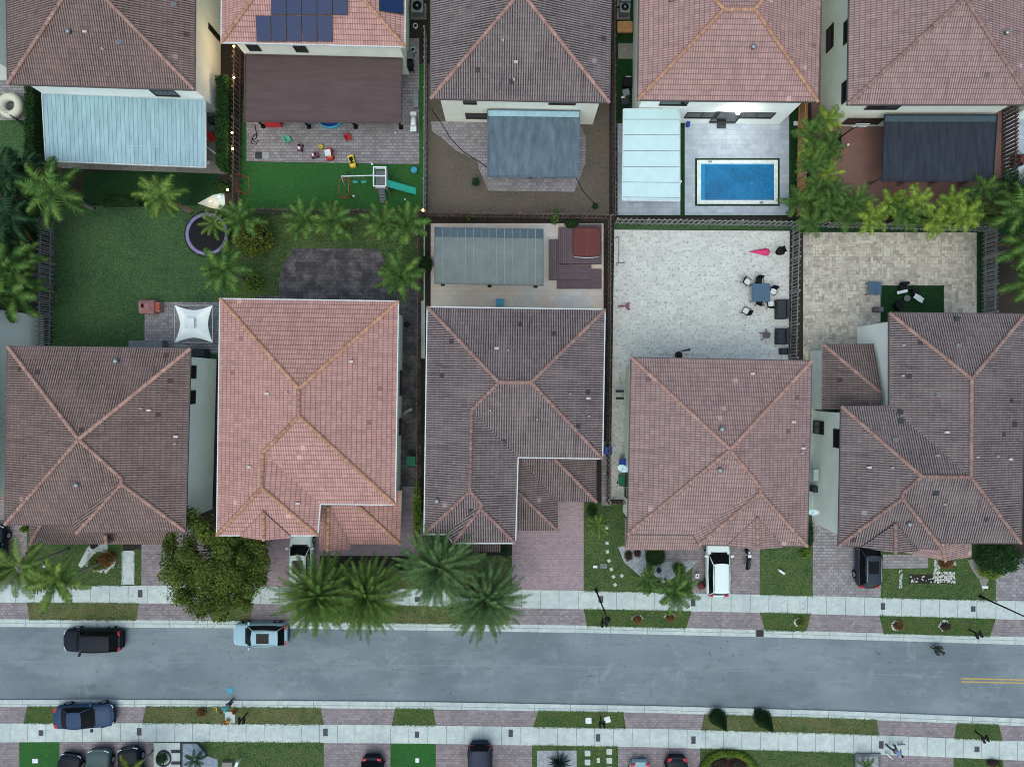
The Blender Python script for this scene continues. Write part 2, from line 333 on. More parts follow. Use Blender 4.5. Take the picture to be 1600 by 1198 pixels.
SN2 = ext([(0, 941), (400, 943), (620, 946), (900, 951), (1200, 957), (1600, 968)])
KS1 = ext([(0, 1093), (250, 1093), (650, 1096), (1025, 1102.5), (1300, 1110), (1600, 1122)])
KS2 = ext([(0, 1104), (250, 1104), (650, 1107.5), (1025, 1113.5), (1300, 1122), (1600, 1134)])
SS1 = ext([(0, 1129.5), (250, 1129), (650, 1132.5), (1025, 1138), (1300, 1145), (1600, 1157.5)])
SS2 = ext([(0, 1159), (250, 1158), (650, 1161), (1025, 1167), (1300, 1175), (1600, 1187.5)])
def at(pl, x):
    for (a, b), (c, d) in zip(pl, pl[1:]):
        if a <= x <= c: return b + (d - b) * (x - a) / (c - a)
def strip(pa, pb): return pa + pb[::-1]
def seg(pa, pb, x0, x1, x2=None, x3=None):
    """patch between two kerb lines; x0..x1 along the first, x3..x2 along the second"""
    x2 = x1 if x2 is None else x2; x3 = x0 if x3 is None else x3
    a = [(x0, at(pa, x0))] + [p for p in pa if x0 < p[0] < x1] + [(x1, at(pa, x1))]
    c = [(x3, at(pb, x3))] + [p for p in pb if x3 < p[0] < x2] + [(x2, at(pb, x2))]
    return a + c[::-1]
# asphalt
m = bpy.data.materials.new('worn_asphalt'); m.use_nodes = True; N = m.node_tree.nodes; L = m.node_tree.links
bs = N['Principled BSDF']; bs.inputs['Roughness'].default_value = .9; bs.inputs['Specular IOR Level'].default_value = .3
tc = N.new('ShaderNodeTexCoord')
def _nz(sc, lo, hi, det=6, st=(1, 1, 1), ro=.6, dist=0):
    mp = N.new('ShaderNodeMapping'); mp.inputs['Scale'].default_value = st; L.new(tc.outputs['Object'], mp.inputs[0])
    n = N.new('ShaderNodeTexNoise'); n.inputs['Scale'].default_value = sc; n.inputs['Detail'].default_value = det; n.inputs['Roughness'].default_value = ro; n.inputs['Distortion'].default_value = dist
    L.new(mp.outputs[0], n.inputs['Vector']); r = N.new('ShaderNodeMapRange'); r.inputs[1].default_value = lo; r.inputs[2].default_value = hi; L.new(n.outputs['Fac'], r.inputs[0]); return r.outputs[0]
def _mx(f, a, c, k=1.0):
    x = N.new('ShaderNodeMix'); x.data_type = 'RGBA'
    mm = N.new('ShaderNodeMath'); mm.operation = 'MULTIPLY'; mm.inputs[1].default_value = k; L.new(f, mm.inputs[0]); L.new(mm.outputs[0], x.inputs[0])
    for i, q in ((6, a), (7, c)):
        if isinstance(q, tuple): x.inputs[i].default_value = (*srgb(q), 1)
        else: L.new(q, x.inputs[i])
    return x.outputs[2]
o1 = _mx(_nz(.12, .4, .6), (108, 119, 126), (124, 135, 141))
o1 = _mx(_nz(.5, .5, .75, 8, (.25, 1.6, 1), .7), o1, (138, 150, 150), .6)
o1 = _mx(_nz(.35, .56, .7, 9, (1, 1, 1), .75, .6), o1, (160, 172, 174), .55)
o1 = _mx(_nz(.22, .5, .62, 7, (.6, 1.3, 1), .7), o1, (144, 156, 160), .4)
o1 = _mx(_nz(1.2, .58, .75, 6, (.3, 2, 1)), o1, (98, 104, 112), .5)
o1 = _mx(_nz(.7, .6, .68, 5, (.5, 1, 1), .6, .4), o1, (100, 98, 96), .35)
o1 = _mx(_nz(30, .35, .7, 3), o1, (88, 92, 98), .35)
o1 = _mx(_nz(6, .68, .74, 2), o1, (56, 58, 62), .7)
L.new(o1, bs.inputs['Base Color'])
bp = N.new('ShaderNodeBump'); bp.inputs['Strength'].default_value = .3; bp.inputs['Distance'].default_value = .01; L.new(_nz(60, 0, 1, 2), bp.inputs['Height']); L.new(bp.outputs[0], bs.inputs['Normal'])
M_['asphalt'] = m
slab('road', m, strip(KN2, KS1), -.12, -.16)
for nm, a, c, mm, z in (('north_kerb', KN1, KN2, 'conc', -.02), ('south_kerb', KS1, KS2, 'conc', -.02), ('north_pavement', SN1, SN2, 'conc', .02), ('south_pavement', SS1, SS2, 'conc', .02)):
    slab(nm, M_[mm], strip(a, c), z)
# gutter pans slope line + joints between slabs, cut as dark thin strips
def joints(name, pa, pb, step, z, x0=-300, x1=1900, w=.7, seedv=1):
    b = MB(); r = random.Random(seedv); x = x0
    while x < x1:
        ya, yb = at(pa, x), at(pb, x)
        b.prism([W(px, py, z)[:2] for px, py in ((x, ya + .3), (x + w, ya + .3), (x + w - .4, yb - .3), (x - .4, yb - .3))], z - .05, z + .003)
        x += step * (1 + r.uniform(-.04, .04))
    o = b.build(name, M_['joint']); o['kind'] = 'structure'
joints('pavement_joints', SN1, SN2, 29.5, .02); joints('pavement_joints', SS1, SS2, 28.5, .02, seedv=2)
joints('kerb_joints', KN1, KN2, 57, -.02, seedv=3); joints('kerb_joints', KS1, KS2, 57, -.02, seedv=4)
b = MB()
for pa, pb, k in ((KN1, KN2, .45), (KS1, KS2, .55)):
    mid = [(p[0], p[1] * (1 - k) + q[1] * k) for p, q in zip(pa, pb)]
    b.prism([W(x, y, -.02)[:2] for x, y in mid] + [W(x, y + .9, -.02)[:2] for x, y in mid[::-1]], -.1, -.014)
b.build('gutter_line', mat('grey_gutter_line', (150, 158, 156), .8))['kind'] = 'structure'  # plain grey strip along each gutter's slope line
sm = [(x, (at(KN2, x) + at(KS1, x)) / 2 - 3 + 1.2 * math.sin(x * .013)) for x in range(-300, 1500, 25)]
b = MB(); b.prism([W(x, y, -.12)[:2] for x, y in sm] + [W(x, y + .9, -.12)[:2] for x, y in sm[::-1]], -.14, -.117); b.build('road_seam', mat('pale_road_seam', (130, 136, 146), .9, .2, 3))['kind'] = 'structure'
# yellow centre line pair
b = MB()
for dy in (0, 5.0):
    b.prism([W(x, y, -.12)[:2] for x, y in ((1502, 1058.5 + dy), (1700, 1063 + dy), (1700, 1065 + dy), (1502, 1060.5 + dy))], -.14, -.116)
b.build('yellow_lane_line', mat('worn_yellow_paint', (188, 152, 84), .8, .25, 8))['kind'] = 'structure'
# lot soil below everything
slab('yard_soil', M_['soil'], [(-500, -340), (2100, -340)] + SN1[1:-1][::-1] if False else [(-900, -340), (2500, -340)] + SN1[::-1], -.01)
slab('south_yard_soil', M_['lawnf'], SS2 + [(2500, 1700), (-900, 1700)], -.01)
slab('verge_pavers', M_['paver'], strip(SN2, KN1), -.008); slab('south_verge_pavers', M_['paver'], strip(KS2, SS1), -.008)
for x0, x1, x2, x3, mm in ((42, 217, 213, 46, 'verge'), (318, 397, 390, 332, 'verge'), (473, 798, 793, 478, 'verge'), (912, 1081, 1072, 917, 'verge_g'), (1187, 1267, 1260, 1195, 'verge_g'), (1374, 1556, 1547, 1381, 'verge_g')):
    slab('verge_grass', M_[mm], seg(SN2, KN1, x0, x1, x2, x3), 0.0)
for x0, x1, x2, x3, mm in ((42, 95, 95, 37, 'verge_g'), (228, 501, 506, 222, 'verge'), (617, 677, 681, 612, 'verge_g'), (841, 974, 978, 833, 'verge_g'), (1100, 1370, 1374, 1096, 'verge'), (1495, 1561, 1567, 1491, 'verge_g')):
    slab('verge_grass', M_[mm], seg(KS2, SS1, x0, x1, x2, x3), 0.0)
def patch(name, mk, pts, z=0.0):
    return slab(name, M_[mk], pts, z)
def rc(x0, y0, x1, y1): return [(x0, y0), (x1, y0), (x1, y1), (x0, y1)]
def front(x0, x1, y0, z=0.0): return [(x0, y0), (x1, y0), (x1, at(SN1, x1)), (x0, at(SN1, x0))]
# front yards, north side
patch('driveway', 'paver', front(-200, 42, 760)); patch('lawn', 'lawnf', front(42, 192, 820, 0), .004)
patch('path', 'conc', [(192, 860), (208.5, 860), (208, 913), (191.5, 913)], .02)
patch('lawn', 'lawnf', front(208.5, 221, 858)); patch('driveway', 'paver', front(221, 352, 820), .002)
patch('lawn', 'verge', front(352, 402, 850), .004); patch('driveway', 'paverp', [(340, 800), (660, 800), (662, 868), (500, 868), (493, 918), (402, 917), (402, 850)], .008)
patch('path', 'paver', rc(628, 760, 648, 862), .006)
patch('lawn', 'verge', front(493, 800, 868), .004); patch('planting_bed', 'soil', rc(500, 868, 700, 885), .008)
patch('driveway', 'paverp', front(800, 912, 780), .01); patch('lawn', 'lawnf', front(912, 1082, 785)); patch('driveway', 'paver', front(1082, 1187, 830), .004)
patch('path', 'paver', rc(1038, 852, 1092, 880), .01)
patch('lawn', 'lawnf', front(1187, 1270, 800), .002); patch('driveway', 'paverg', front(1270, 1376, 790), .006)
patch('lawn', 'lawnf', front(1376, 1560, 850), .004); patch('driveway', 'paverg', front(1556, 1800, 870), .008)
patch('path', 'paverg', [(1380, 866), (1450, 866), (1450, 887), (1378, 888)], .012)
patch('gravel_bed', 'gravelw', [(966, 855), (974, 853), (1008, 858), (1010, 885), (1012, 908), (1004, 903), (975, 878)], .015)
patch('gravel_bed', 'gravelw', [(1020, 885), (1045, 877), (1092, 876), (1074, 893), (1062, 897), (1048, 905), (1036, 911), (1020, 896)], .013)
patch('stepping_patch', 'concd', [(1512, 875), (1520, 873), (1538, 890), (1545, 905), (1536, 925), (1530, 905), (1520, 892)], .012)
patch('gravel_bed', 'soil', rc(1420, 897, 1492, 911), .012)
patch('gravel_bed', 'conc', [(135, 858), (143, 848), (167, 847), (169, 858), (150, 861), (140, 873), (127, 887), (122, 883)], .012)
# back yards, upper houses
patch('lawn', 'turfd', rc(130, 268, 340, 321)); patch('lawn', 'lawn', rc(-60, 180, 52, 300)); patch('patio', 'paverg', rc(-80, 100, 50, 188), .004)
patch('patio', 'concd', [(62, 120), (352, 120), (350, 255), (355, 272), (70, 262)], .006)
patch('patio_corner', 'conc', [(308, 318), (332, 305), (350, 301), (352, 318), (346, 328), (330, 325)], .01)
patch('patio', 'paverg', [(384, 60), (655, 60), (655, 257), (385, 252)], .004); patch('artificial_turf', 'turf', [(374, 253), (384, 100), (385, 252.5), (655, 257.5), (655, 100), (664, 100), (664, 333), (374, 330)], .006)
patch('dirt_yard', 'dirt', rc(668, 100, 952, 336)); patch('patio', 'paverg', [(672, 190), (760, 190), (905, 190), (915, 215), (915, 255), (897, 300), (763, 298), (748, 262), (745, 250), (712, 235), (690, 215), (675, 205)], .006)
patch('lawn', 'turfd', rc(960, -100, 1262, 338)); patch('patio', 'marble', rc(965, 193, 1063, 336), .01); patch('patio', 'marble', rc(1070, 180, 1233, 336), .012)
patch('patio', 'brownpat', rc(1268, -60, 1566, 330), .004); patch('patio', 'marble', rc(1568, 150, 1800, 300), .004)
patch('mat_slab', 'concd', rc(966, 68, 990, 92), .02)
# back yards, lower houses
patch('lawn', 'lawn', rc(82, 321, 436, 560), .0); patch('lawn', 'lawnf', rc(352, 336, 662, 470), .002)
patch('patio', 'paverd', [(455, 388), (590, 389), (600, 405), (606, 440), (607, 480), (436, 480), (436, 435), (444, 410), (453, 398)], .012)
patch('patio', 'paverd', rc(400, 462, 625, 485), .016); patch('patio', 'paverg', rc(226, 472, 344, 552), .008)
patch('side_yard', 'paverd', rc(612, 440, 658, 770), .004)
patch('patio', 'beige', rc(673, 349, 943, 490)); patch('side_yard', 'conc', rc(652, 345, 664, 560), .0); patch('patio', 'paverg', rc(940, 690, 955, 790), .004)
patch('patio', 'stone', [(960, 359), (1234, 361), (1232, 570), (985, 570), (985, 780), (954, 780)]); patch('lawn', 'lawn', rc(960, 347, 1245, 359), .004)
patch('patio', 'trav', rc(1255, 363, 1526, 570)); patch('lawn', 'turfd', [(1250, 350), (1600, 350), (1600, 366), (1536, 366), (1536, 500), (1526, 500), (1526, 363), (1250, 362)], .002)
patch('turf_mat', 'turfd', rc(1376, 446, 1475, 503), .02); patch('side_yard', 'conc', rc(1262, 560, 1312, 850), -.004)
# south front yards
def sfront(x0, x1, y1=1400): return [(x0, at(SS2, x0)), (x1, at(SS2, x1)), (x1, y1), (x0, y1)]
for x0, x1 in ((-200, 30), (93, 240), (506, 610), (681, 831), (966, 1094), (1375, 1490), (1567, 1800)):
    patch('driveway', 'paver', sfront(x0, x1), .004)
for x0, x1 in ((30, 93), (320, 506), (610, 681), (831, 966), (1094, 1333), (1490, 1567)):
    patch('lawn', 'turf' if x0 in (30, 610) else 'lawnf', sfront(x0, x1), .002)
patch('gravel_bed', 'conc', rc(240, 1160, 284, 1300), .006); patch('gravel_bed', 'gravelb', [(285, 1160), (306, 1160), (319, 1172), (322, 1180), (340, 1186), (340, 1300), (285, 1300)], .012)
patch('gravel_bed', 'gravelw', rc(839, 1172, 901, 1240), .012)
b = MB()
for poly in ([(282, 1158.5), (308, 1158.5), (308, 1160.5), (285, 1160.5), (285, 1260), (282, 1260)], [(306, 1158.5), (309, 1158.5), (321, 1171), (319, 1173)], [(319, 1171), (322, 1171), (325, 1180), (322, 1181)],
             [(268, 1171), (283, 1171), (283, 1175), (268, 1175)], [(268, 1189), (283, 1189), (283, 1193), (268, 1193)]):
    b.prism([W(x, y)[:2] for x, y in poly], 0, .08)
ring = []
for k in range(28):
    a = 2 * math.pi * k / 28; ring.append((256 + 12 * math.cos(a), 1184 + 13 * math.sin(a)))
for k in range(28):
    (x0, y0), (x1, y1) = ring[k], ring[(k + 1) % 28]
    b.prism([W(256 + (x - 256) * q, 1184 + (y - 1184) * q)[:2] for x, y, q in ((x0, y0, 1), (x1, y1, 1), (x1, y1, .82), (x0, y0, .82))], 0, .08)
tag(b.build('garden_edging', M_['char']), 'black edging that draws a ring and bars in the white gravel garden', 'edging')
# ---------------------------------------------------------------- houses
def offset_in(poly, d):
    n = len(poly); a = sum(poly[i].x * poly[(i + 1) % n].y - poly[(i + 1) % n].x * poly[i].y for i in range(n)); sg = 1 if a > 0 else -1
    out = []
    for i in range(n):
        p0, p1, p2 = poly[i - 1], poly[i], poly[(i + 1) % n]
        e1 = (p1 - p0).to_2d().normalized(); e2 = (p2 - p1).to_2d().normalized()
        n1 = Vector((-e1.y, e1.x)) * sg; n2 = Vector((-e2.y, e2.x)) * sg
        den = 1 + n1.dot(n2); q = (n1 + n2) / max(den, .3)
        out.append(Vector((p1.x + q.x * d, p1.y + q.y * d)))
    return out
def capline(b, p, q, r=.135, seglen=.42):
    p, q = Vector(p), Vector(q); d = q - p; n = max(1, round(d.length / seglen)); t = d / n; td = d.normalized()
    a = Vector((td.y, -td.x, 0)).normalized(); up = a.cross(td); up = up if up.z > 0 else -up
    for i in range(n):
        rows = []
        for s_, rr in ((-.08, r * .9), (1.0, r * 1.12)):
            c = p + t * (i + s_) + up * .02
            rows.append([c + a * math.cos(math.pi * j / 5) * rr + up * math.sin(math.pi * j / 5) * rr * .8 for j in range(6)])
        n0 = b.grid(rows, False, True)
        b.cap([n0 + 6 + j for j in range(6)])
def mesh_roof(P, faces, mk, name, parent, caps=(), capm='cap_o', eave=(), drop=.2, soff=True, gut='gut_d', gw=.07):
    b = MB()
    cen = sum((v for v in P.values()), Vector()) / len(P)
    for f in faces:
        pts = [P[k] for k in f]; e = (pts[1] - pts[0]); e.z = 0; e.normalize()
        # newell normal
        n = Vector()
        for i in range(len(pts)):
            a, c = pts[i], pts[(i + 1) % len(pts)]
            n += Vector(((a.y - c.y) * (a.z + c.z), (a.z - c.z) * (a.x + c.x), (a.x - c.x) * (a.y + c.y)))
        if n.z < 0: pts = pts[::-1]; n = -n
        n.normalize(); s = n.cross(e).normalized()
        if s.z > 0: s = -s
        o = P[f[0]]
        b.face(pts, [(e.dot(p), s.dot(p - o)) for p in pts])
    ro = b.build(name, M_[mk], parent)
    if eave:
        E = [P[k] for k in eave]; b = MB(); n = len(E)
        for i in range(n):
            p, q = E[i], E[(i + 1) % n]
            b.face([p, q, q - Vector((0, 0, drop)), p - Vector((0, 0, drop))])
        b.face([p - Vector((0, 0, drop)) for p in E])
        b.build('soffit', M_['soffit'], ro)
        b = MB(); O = offset_in(E, -gw); I = offset_in(E, .01); z = E[0].z
        for i in range(n):
            j = (i + 1) % n
            for za, zb, A, B in ((z + .01, z + .01, I, O), (z + .01, z - .13, O, O)):
                b.face([(A[i].x, A[i].y, za), (A[j].x, A[j].y, za), (B[j].x, B[j].y, zb), (B[i].x, B[i].y, zb)])
        b.build('gutter', M_[gut], ro)
    if caps:
        for c in caps:
            b = MB()
            for u, v in zip(c, c[1:]): capline(b, P[v], P[u]) if P[u].z > P[v].z else capline(b, P[u], P[v])
            b.build('ridge_cap', M_[capm], ro)
    return ro
SL = .36; ZE = 5.8
def solve(x, y, A, B, ze=ZE, s=SL):
    z = ze + 1
    for _ in range(40):
        p = W(x, y, z); ab = (B - A).to_2d(); d = abs(ab.x * (p.y - A.y) - ab.y * (p.x - A.x)) / ab.length
        z = ze + s * d
    return W(x, y, z)
HOUSES = {}
def house(key, label, E, Rg, faces, caps, mk, wallm, capm='cap_o', gut='gut_d', eave=None, ze=ZE, inset=.55):
    P = {k: W(x, y, ze) for k, (x, y) in E.items()}
    for k, (x, y, a, c) in Rg.items(): P[k] = solve(x, y, P[a], P[c], ze)
    t = thing('house', label, 'house', group='tiled two storey houses')
    ro = mesh_roof(P, faces, mk, 'roof', t, caps, capm, eave, gut=gut)
    ins = offset_in([P[k] for k in eave], inset); b = MB(); b.prism([(p.x, p.y) for p in ins], -.1, ze - .15); w = b.build('wall', M_[wallm], t)
    HOUSES[key] = dict(t=t, roof=ro, P=P, ins=dict(zip(eave, ins)), wall=w)
    return t
def lower(key, pts, faces, mk, caps=(), capm='cap_o', wallpoly=None, wallm='wall_w', gut=None, wz=2.9):
    h = HOUSES[key]; P = {k: W(*v) for k, v in pts.items()}
    ro = mesh_roof(P, faces, mk, 'porch_roof', h['t'], caps, capm)
    b = MB()   # underside / fascia as a closed skirt
    for f in faces:
        p, q = P[f[0]], P[f[1]]; dz = Vector((0, 0, .2)); b.face([p, q, q - dz, p - dz])
    b.build('fascia', M_['soffit'], ro)
    if wallpoly:
        b = MB(); b.prism([W(x, y, wz)[:2] for x, y in wallpoly], 0, wz); b.build('porch_wall', M_[wallm], h['t'])
    return ro
def gable(key, m_, g1, g2, g3, mk, capm, ze=ZE):
    """little front gable standing proud of the hip"""
    h = HOUSES[key]; zt = ze + .75
    P = dict(m=W(*m_, zt + .1), g1=W(*g1, ze + .04), g2=W(*g2, zt), g3=W(*g3, ze + .04))
    ro = mesh_roof(P, [('g1', 'm', 'g2'), ('g3', 'm', 'g2')], mk, 'gable_roof', h['t'], [('m', 'g2')], capm)
    # UVs: rolls run down from ridge to sides
    me = ro.data; uvl = me.uv_layers[0]
    for l in me.loops:
        co_ = me.vertices[l.vertex_index].co; uvl.data[l.index].uv = (co_.y, abs(co_.x - P['g2'].x) * 1.06)
    b = MB(); dz = Vector((0, 0, .25)); b.face([P['g1'] - dz, P['g3'] - dz, P['g3'], P['g2'], P['g1']]); b.build('gable_end', M_['wall_c'], h['t'])
    return ro
def window(key, u, v, x0, y0, x1, y1, mull=1, fm='frame', name='window', lift=.0):
    """rectangle seen on wall u-v between photo corners"""
    h = HOUSES[key]; A, B = h['ins'][u], h['ins'][v]; ab = (B - A).normalized(); nn = Vector((-ab.y, ab.x))
    if nn.dot(-A) < 0: nn = -nn
    def hit(x, y):
        dx, dy = (x - 800) / F, -(y - 599) / F; k = nn.x * dx + nn.y * dy
        d = nn.dot(A) / k; p = Vector((dx * d, dy * d)); return (p - A).dot(ab), H - d
    s0, z0 = hit(x0, y0); s1, z1 = hit(x1, y1)
    s0, s1 = sorted((s0, s1)); z0, z1 = sorted((z0, z1)); z1 = min(z1, ZE - .25); z0 = max(z0, .05)
    if z1 - z0 < .5: z0 = z1 - .9
    def bx(b, sa, sb, za, zb, off, th):
        c = A + ab * ((sa + sb) / 2) + nn * (off + th / 2); b.box((c.x, c.y, (za + zb) / 2), (sb - sa, th, zb - za), math.atan2(ab.y, ab.x))
    t = .07; b = MB()
    bx(b, s0 - t, s1 + t, z1, z1 + t, 0.002, .06); bx(b, s0 - t, s1 + t, z0 - t, z0, 0.002, .08); bx(b, s0 - t, s0, z0, z1, .002, .06); bx(b, s1, s1 + t, z0, z1, .002, .06)
    for i in range(mull):
        sm = s0 + (s1 - s0) * (i + 1) / (mull + 1); bx(b, sm - .03, sm + .03, z0, z1, .02, .04)
    fo = b.build(name, M_[fm], h['t']); g = MB(); bx(g, s0, s1, z0, z1, .004, .02); g.build('pane', M_['glass'], fo)
    return (s0, s1, z0, z1)
M_['ventw'] = mat('weathered_vent', (196, 182, 178), .7, .2, 6)
def vents(key, lst):
    """roof vents and soil pipes, each its own sub-part of the roof"""
    h = HOUSES[key]; P = h['P']; me = h['roof'].data
    from mathutils.bvhtree import BVHTree
    bt = BVHTree.FromPolygons([v.co for v in me.vertices], [p.vertices[:] for p in me.polygons])
    for x, y, kind in lst:
        d = Vector(((x - 800) / F, -(y - 599) / F, -1)); hit = bt.ray_cast(Vector((0, 0, H)), d.normalized())
        if hit[0] is None: continue
        p = hit[0]; b = MB()
        if kind == 'p': b.lathe((p.x, p.y, p.z - .1), [(.06, 0), (.06, .38), (.045, .38), (.045, .3)], 10); nm, mm = 'vent_pipe', 'ventw'
        elif kind == 'g': b.lathe((p.x, p.y, p.z - .1), [(.14, 0), (.1, .25), (.2, .3), (.17, .4), (.05, .45)], 12); nm, mm = 'roof_vent', 'steel'
        elif kind == 'd': b.box((p.x, p.y, p.z + .0), (.42, .3, .12)); nm, mm = 'patched_tile', 'grey'
        elif kind == 'k': b.box((p.x, p.y, p.z + .0), (.35, .35, .14)); nm, mm = 'roof_hatch', 'char'
        else: b.box((p.x, p.y, p.z + .05), (.26, .12, .2)); b.box((p.x, p.y, p.z + .16), (.3, .16, .03)); nm, mm = 'roof_vent', 'ventw'
        b.build(nm, M_[mm], h['roof'])
front4 = lambda: None
# lower row, left to right
house('A', 'brown tiled two storey house leftmost in the lower row beside the dark leafy tree', dict(a=(12, 541), b=(297, 545), c=(289, 829), e=(120, 832), v=(112, 819), d=(8, 819)),
      dict(r1=(123, 686, 'a', 'b'), r2=(190, 747, 'b', 'c'), r3=(190, 756, 'b', 'c')),
      [('a', 'b', 'r1'), ('d', 'a', 'r1'), ('b', 'c', 'r3', 'r2', 'r1'), ('v', 'd', 'r1', 'r2'), ('e', 'v', 'r2', 'r3'), ('c', 'e', 'r3')],
      [('a', 'r1'), ('b', 'r1'), ('d', 'r1'), ('r1', 'r2', 'r3'), ('r3', 'e'), ('r3', 'c')], 'brown', 'wall_w', 'cap_p', eave=('a', 'b', 'c', 'e', 'v', 'd'))
lower('A', dict(p=(275, 850, 3), q=(47, 850, 3), s=(68, 812, 4.1), t=(275, 812, 4.1), w=(45, 812, 3)), [('p', 'q', 's', 't'), ('q', 'w', 's')], 'brown', [('q', 's')], 'cap_p')
gable('A', (165, 835), (160, 838), (166, 849), (176, 848), 'brown', 'cap_p', 3.4)
window('A', 'b', 'c', 300, 572, 296, 590, 0); window('A', 'b', 'c', 299, 611, 295, 630, 0)
vents('A', [(183, 564, 'g'), (234, 641, 'b'), (276, 682, 'b'), (275, 693, 'p'), (122, 757, 'g'), (222, 638, 'p')])
house('B', 'salmon pink tiled house between the leafy tree and the green bin side yard', dict(a=(344, 467), b=(622, 471), c=(617, 788), i=(500, 787), j=(496, 836), d=(339, 836)),
      dict(r1=(467, 607, 'b', 'c'), r2=(467, 650, 'b', 'c'), r3=(411, 707, 'i', 'j'), r4=(409, 762, 'i', 'j')),
      [('a', 'b', 'r1'), ('b', 'c', 'r2', 'r1'), ('c', 'i', 'r3', 'r2'), ('i', 'j', 'r4', 'r3'), ('j', 'd', 'r4'), ('d', 'a', 'r1', 'r2', 'r3', 'r4')],
      [('a', 'r1'), ('b', 'r1', 'r2', 'r3', 'r4'), ('r2', 'c'), ('r4', 'd'), ('r4', 'j')], 'salmon', 'wall_g', 'cap_o', 'gut_w', eave=('a', 'b', 'c', 'i', 'j', 'd'))
gable('B', (412, 800), (374, 838), (412, 844), (456, 840), 'salmon', 'cap_o')
lower('B', dict(p=(500, 850, 3), q=(625, 850, 3), s=(560, 790, 4.4), w=(500, 790, 4.4), t=(628, 766, 3), u=(560, 766, 4.4)), [('q', 'p', 'w', 's'), ('t', 'q', 's', 'u')], 'salmon', [('q', 's')], 'cap_o', [(505, 780), (615, 765), (613, 838), (505, 838)], 'wall_g')
lower('B', dict(a=(499, 859, 3.1), b=(499, 815, 3.1), c=(513, 790, 4.5), d=(512, 860, 4.1), e=(547, 859, 3.1), f=(547, 812, 3.1)), [('a', 'b', 'c', 'd'), ('e', 'f', 'c', 'd')], 'salmon', [('c', 'd')], 'cap_o')
window('B', 'b', 'c', 627, 580, 624, 617, 0); window('B', 'b', 'c', 626, 654, 623, 679, 0)
vents('B', [(549, 565, 'b'), (418, 615, 'b'), (449, 613, 'p'), (390, 729, 'b'), (466, 786, 'b')])
house('C', 'blackened tile house with white gutters in the middle of the lower row', dict(a=(668, 480), b=(945, 484), c=(941, 716), i=(809, 714), j=(805, 848), e=(708, 848), v=(698, 834), d=(663, 834)),
      dict(r1=(780, 597, 'a', 'b'), r2=(830, 597, 'a', 'b'), r3=(737, 640, 'i', 'j'), r4=(734, 767, 'i', 'j'), r5=(752, 786, 'i', 'j'), r6=(751, 794, 'i', 'j')),
      [('a', 'b', 'r2', 'r1'), ('b', 'c', 'r2'), ('c', 'i', 'r3', 'r1', 'r2'), ('i', 'j', 'r6', 'r5', 'r4', 'r3'), ('d', 'a', 'r1', 'r3', 'r4'), ('v', 'd', 'r4', 'r5'), ('e', 'v', 'r5', 'r6'), ('j', 'e', 'r6')],
      [('a', 'r1', 'r2', 'b'), ('r2', 'c'), ('r1', 'r3', 'r4', 'r5', 'r6', 'j'), ('r4', 'd'), ('r6', 'e')], 'dark', 'wall_c', 'cap_b', 'gut_w', eave=('a', 'b', 'c', 'i', 'j', 'e', 'v', 'd'))
lower('C', dict(a=(932, 700, 3), b=(932, 784, 3), c=(866, 716, 4.6), w=(872, 784, 3), v=(813, 716, 4.6), h=(866, 700, 4.6), g=(872, 829, 3), f=(809, 829, 3), k=(809, 768, 4.4), l=(809, 716, 4.6)),
      [('a', 'b', 'c', 'h'), ('b', 'w', 'v', 'c'), ('g', 'w', 'v', 'l', 'k'), ('g', 'f', 'k')], 'dark2', [('b', 'c'), ('g', 'k')], 'cap_b', [(815, 700), (920, 700), (920, 772), (862, 772), (862, 818), (815, 818)], 'wall_c')
lower('C', dict(a=(783, 862, 3), b=(704, 862, 3), c=(704, 830, 4), d=(783, 830, 4)), [('a', 'b', 'c', 'd')], 'dark2')
vents('C', [(776, 544, 'b'), (794, 547, 'p'), (766, 641, 'p'), (839, 655, 'p'), (919, 622, 'b'), (891, 615, 'p'), (920, 650, 'p'), (683, 782, 'g')])
house('D', 'dusty pink tiled house whose four hips meet in one point above the white car', dict(a=(987, 559), b=(1268, 564), c=(1261, 853), e=(1092, 851), v=(1083, 835), d=(981, 834)),
      dict(r1=(1141, 702, 'a', 'b'), r2=(1188, 761, 'b', 'c'), r3=(1188, 770, 'b', 'c')),
      [('a', 'b', 'r1'), ('d', 'a', 'r1'), ('b', 'c', 'r3', 'r2', 'r1'), ('v', 'd', 'r1', 'r2'), ('e', 'v', 'r2', 'r3'), ('c', 'e', 'r3')],
      [('a', 'r1'), ('b', 'r1'), ('d', 'r1'), ('r1', 'r2', 'r3'), ('r3', 'e'), ('r3', 'c')], 'pink', 'wall_g', 'cap_p', 'gut_d', eave=('a', 'b', 'c', 'e', 'v', 'd'))
gable('D', (1183, 808), (1135, 853), (1184, 858), (1224, 855), 'pink', 'cap_p')
lower('D', dict(a=(1094, 859, 3), b=(977, 859, 3), c=(983, 826, 3.9), d=(1094, 826, 3.9), e=(977, 810, 3), f=(983, 810, 3.9)), [('a', 'b', 'c', 'd'), ('b', 'e', 'f', 'c')], 'pink')
window('D', 'd', 'a', 978, 738, 981, 778, 0)
vents('D', [(1175, 584, 'b'), (1127, 670, 'g'), (1124, 734, 'g'), (1136, 718, 'p'), (1239, 659, 'b'), (1254, 700, 'b'), (1252, 708, 'p')])
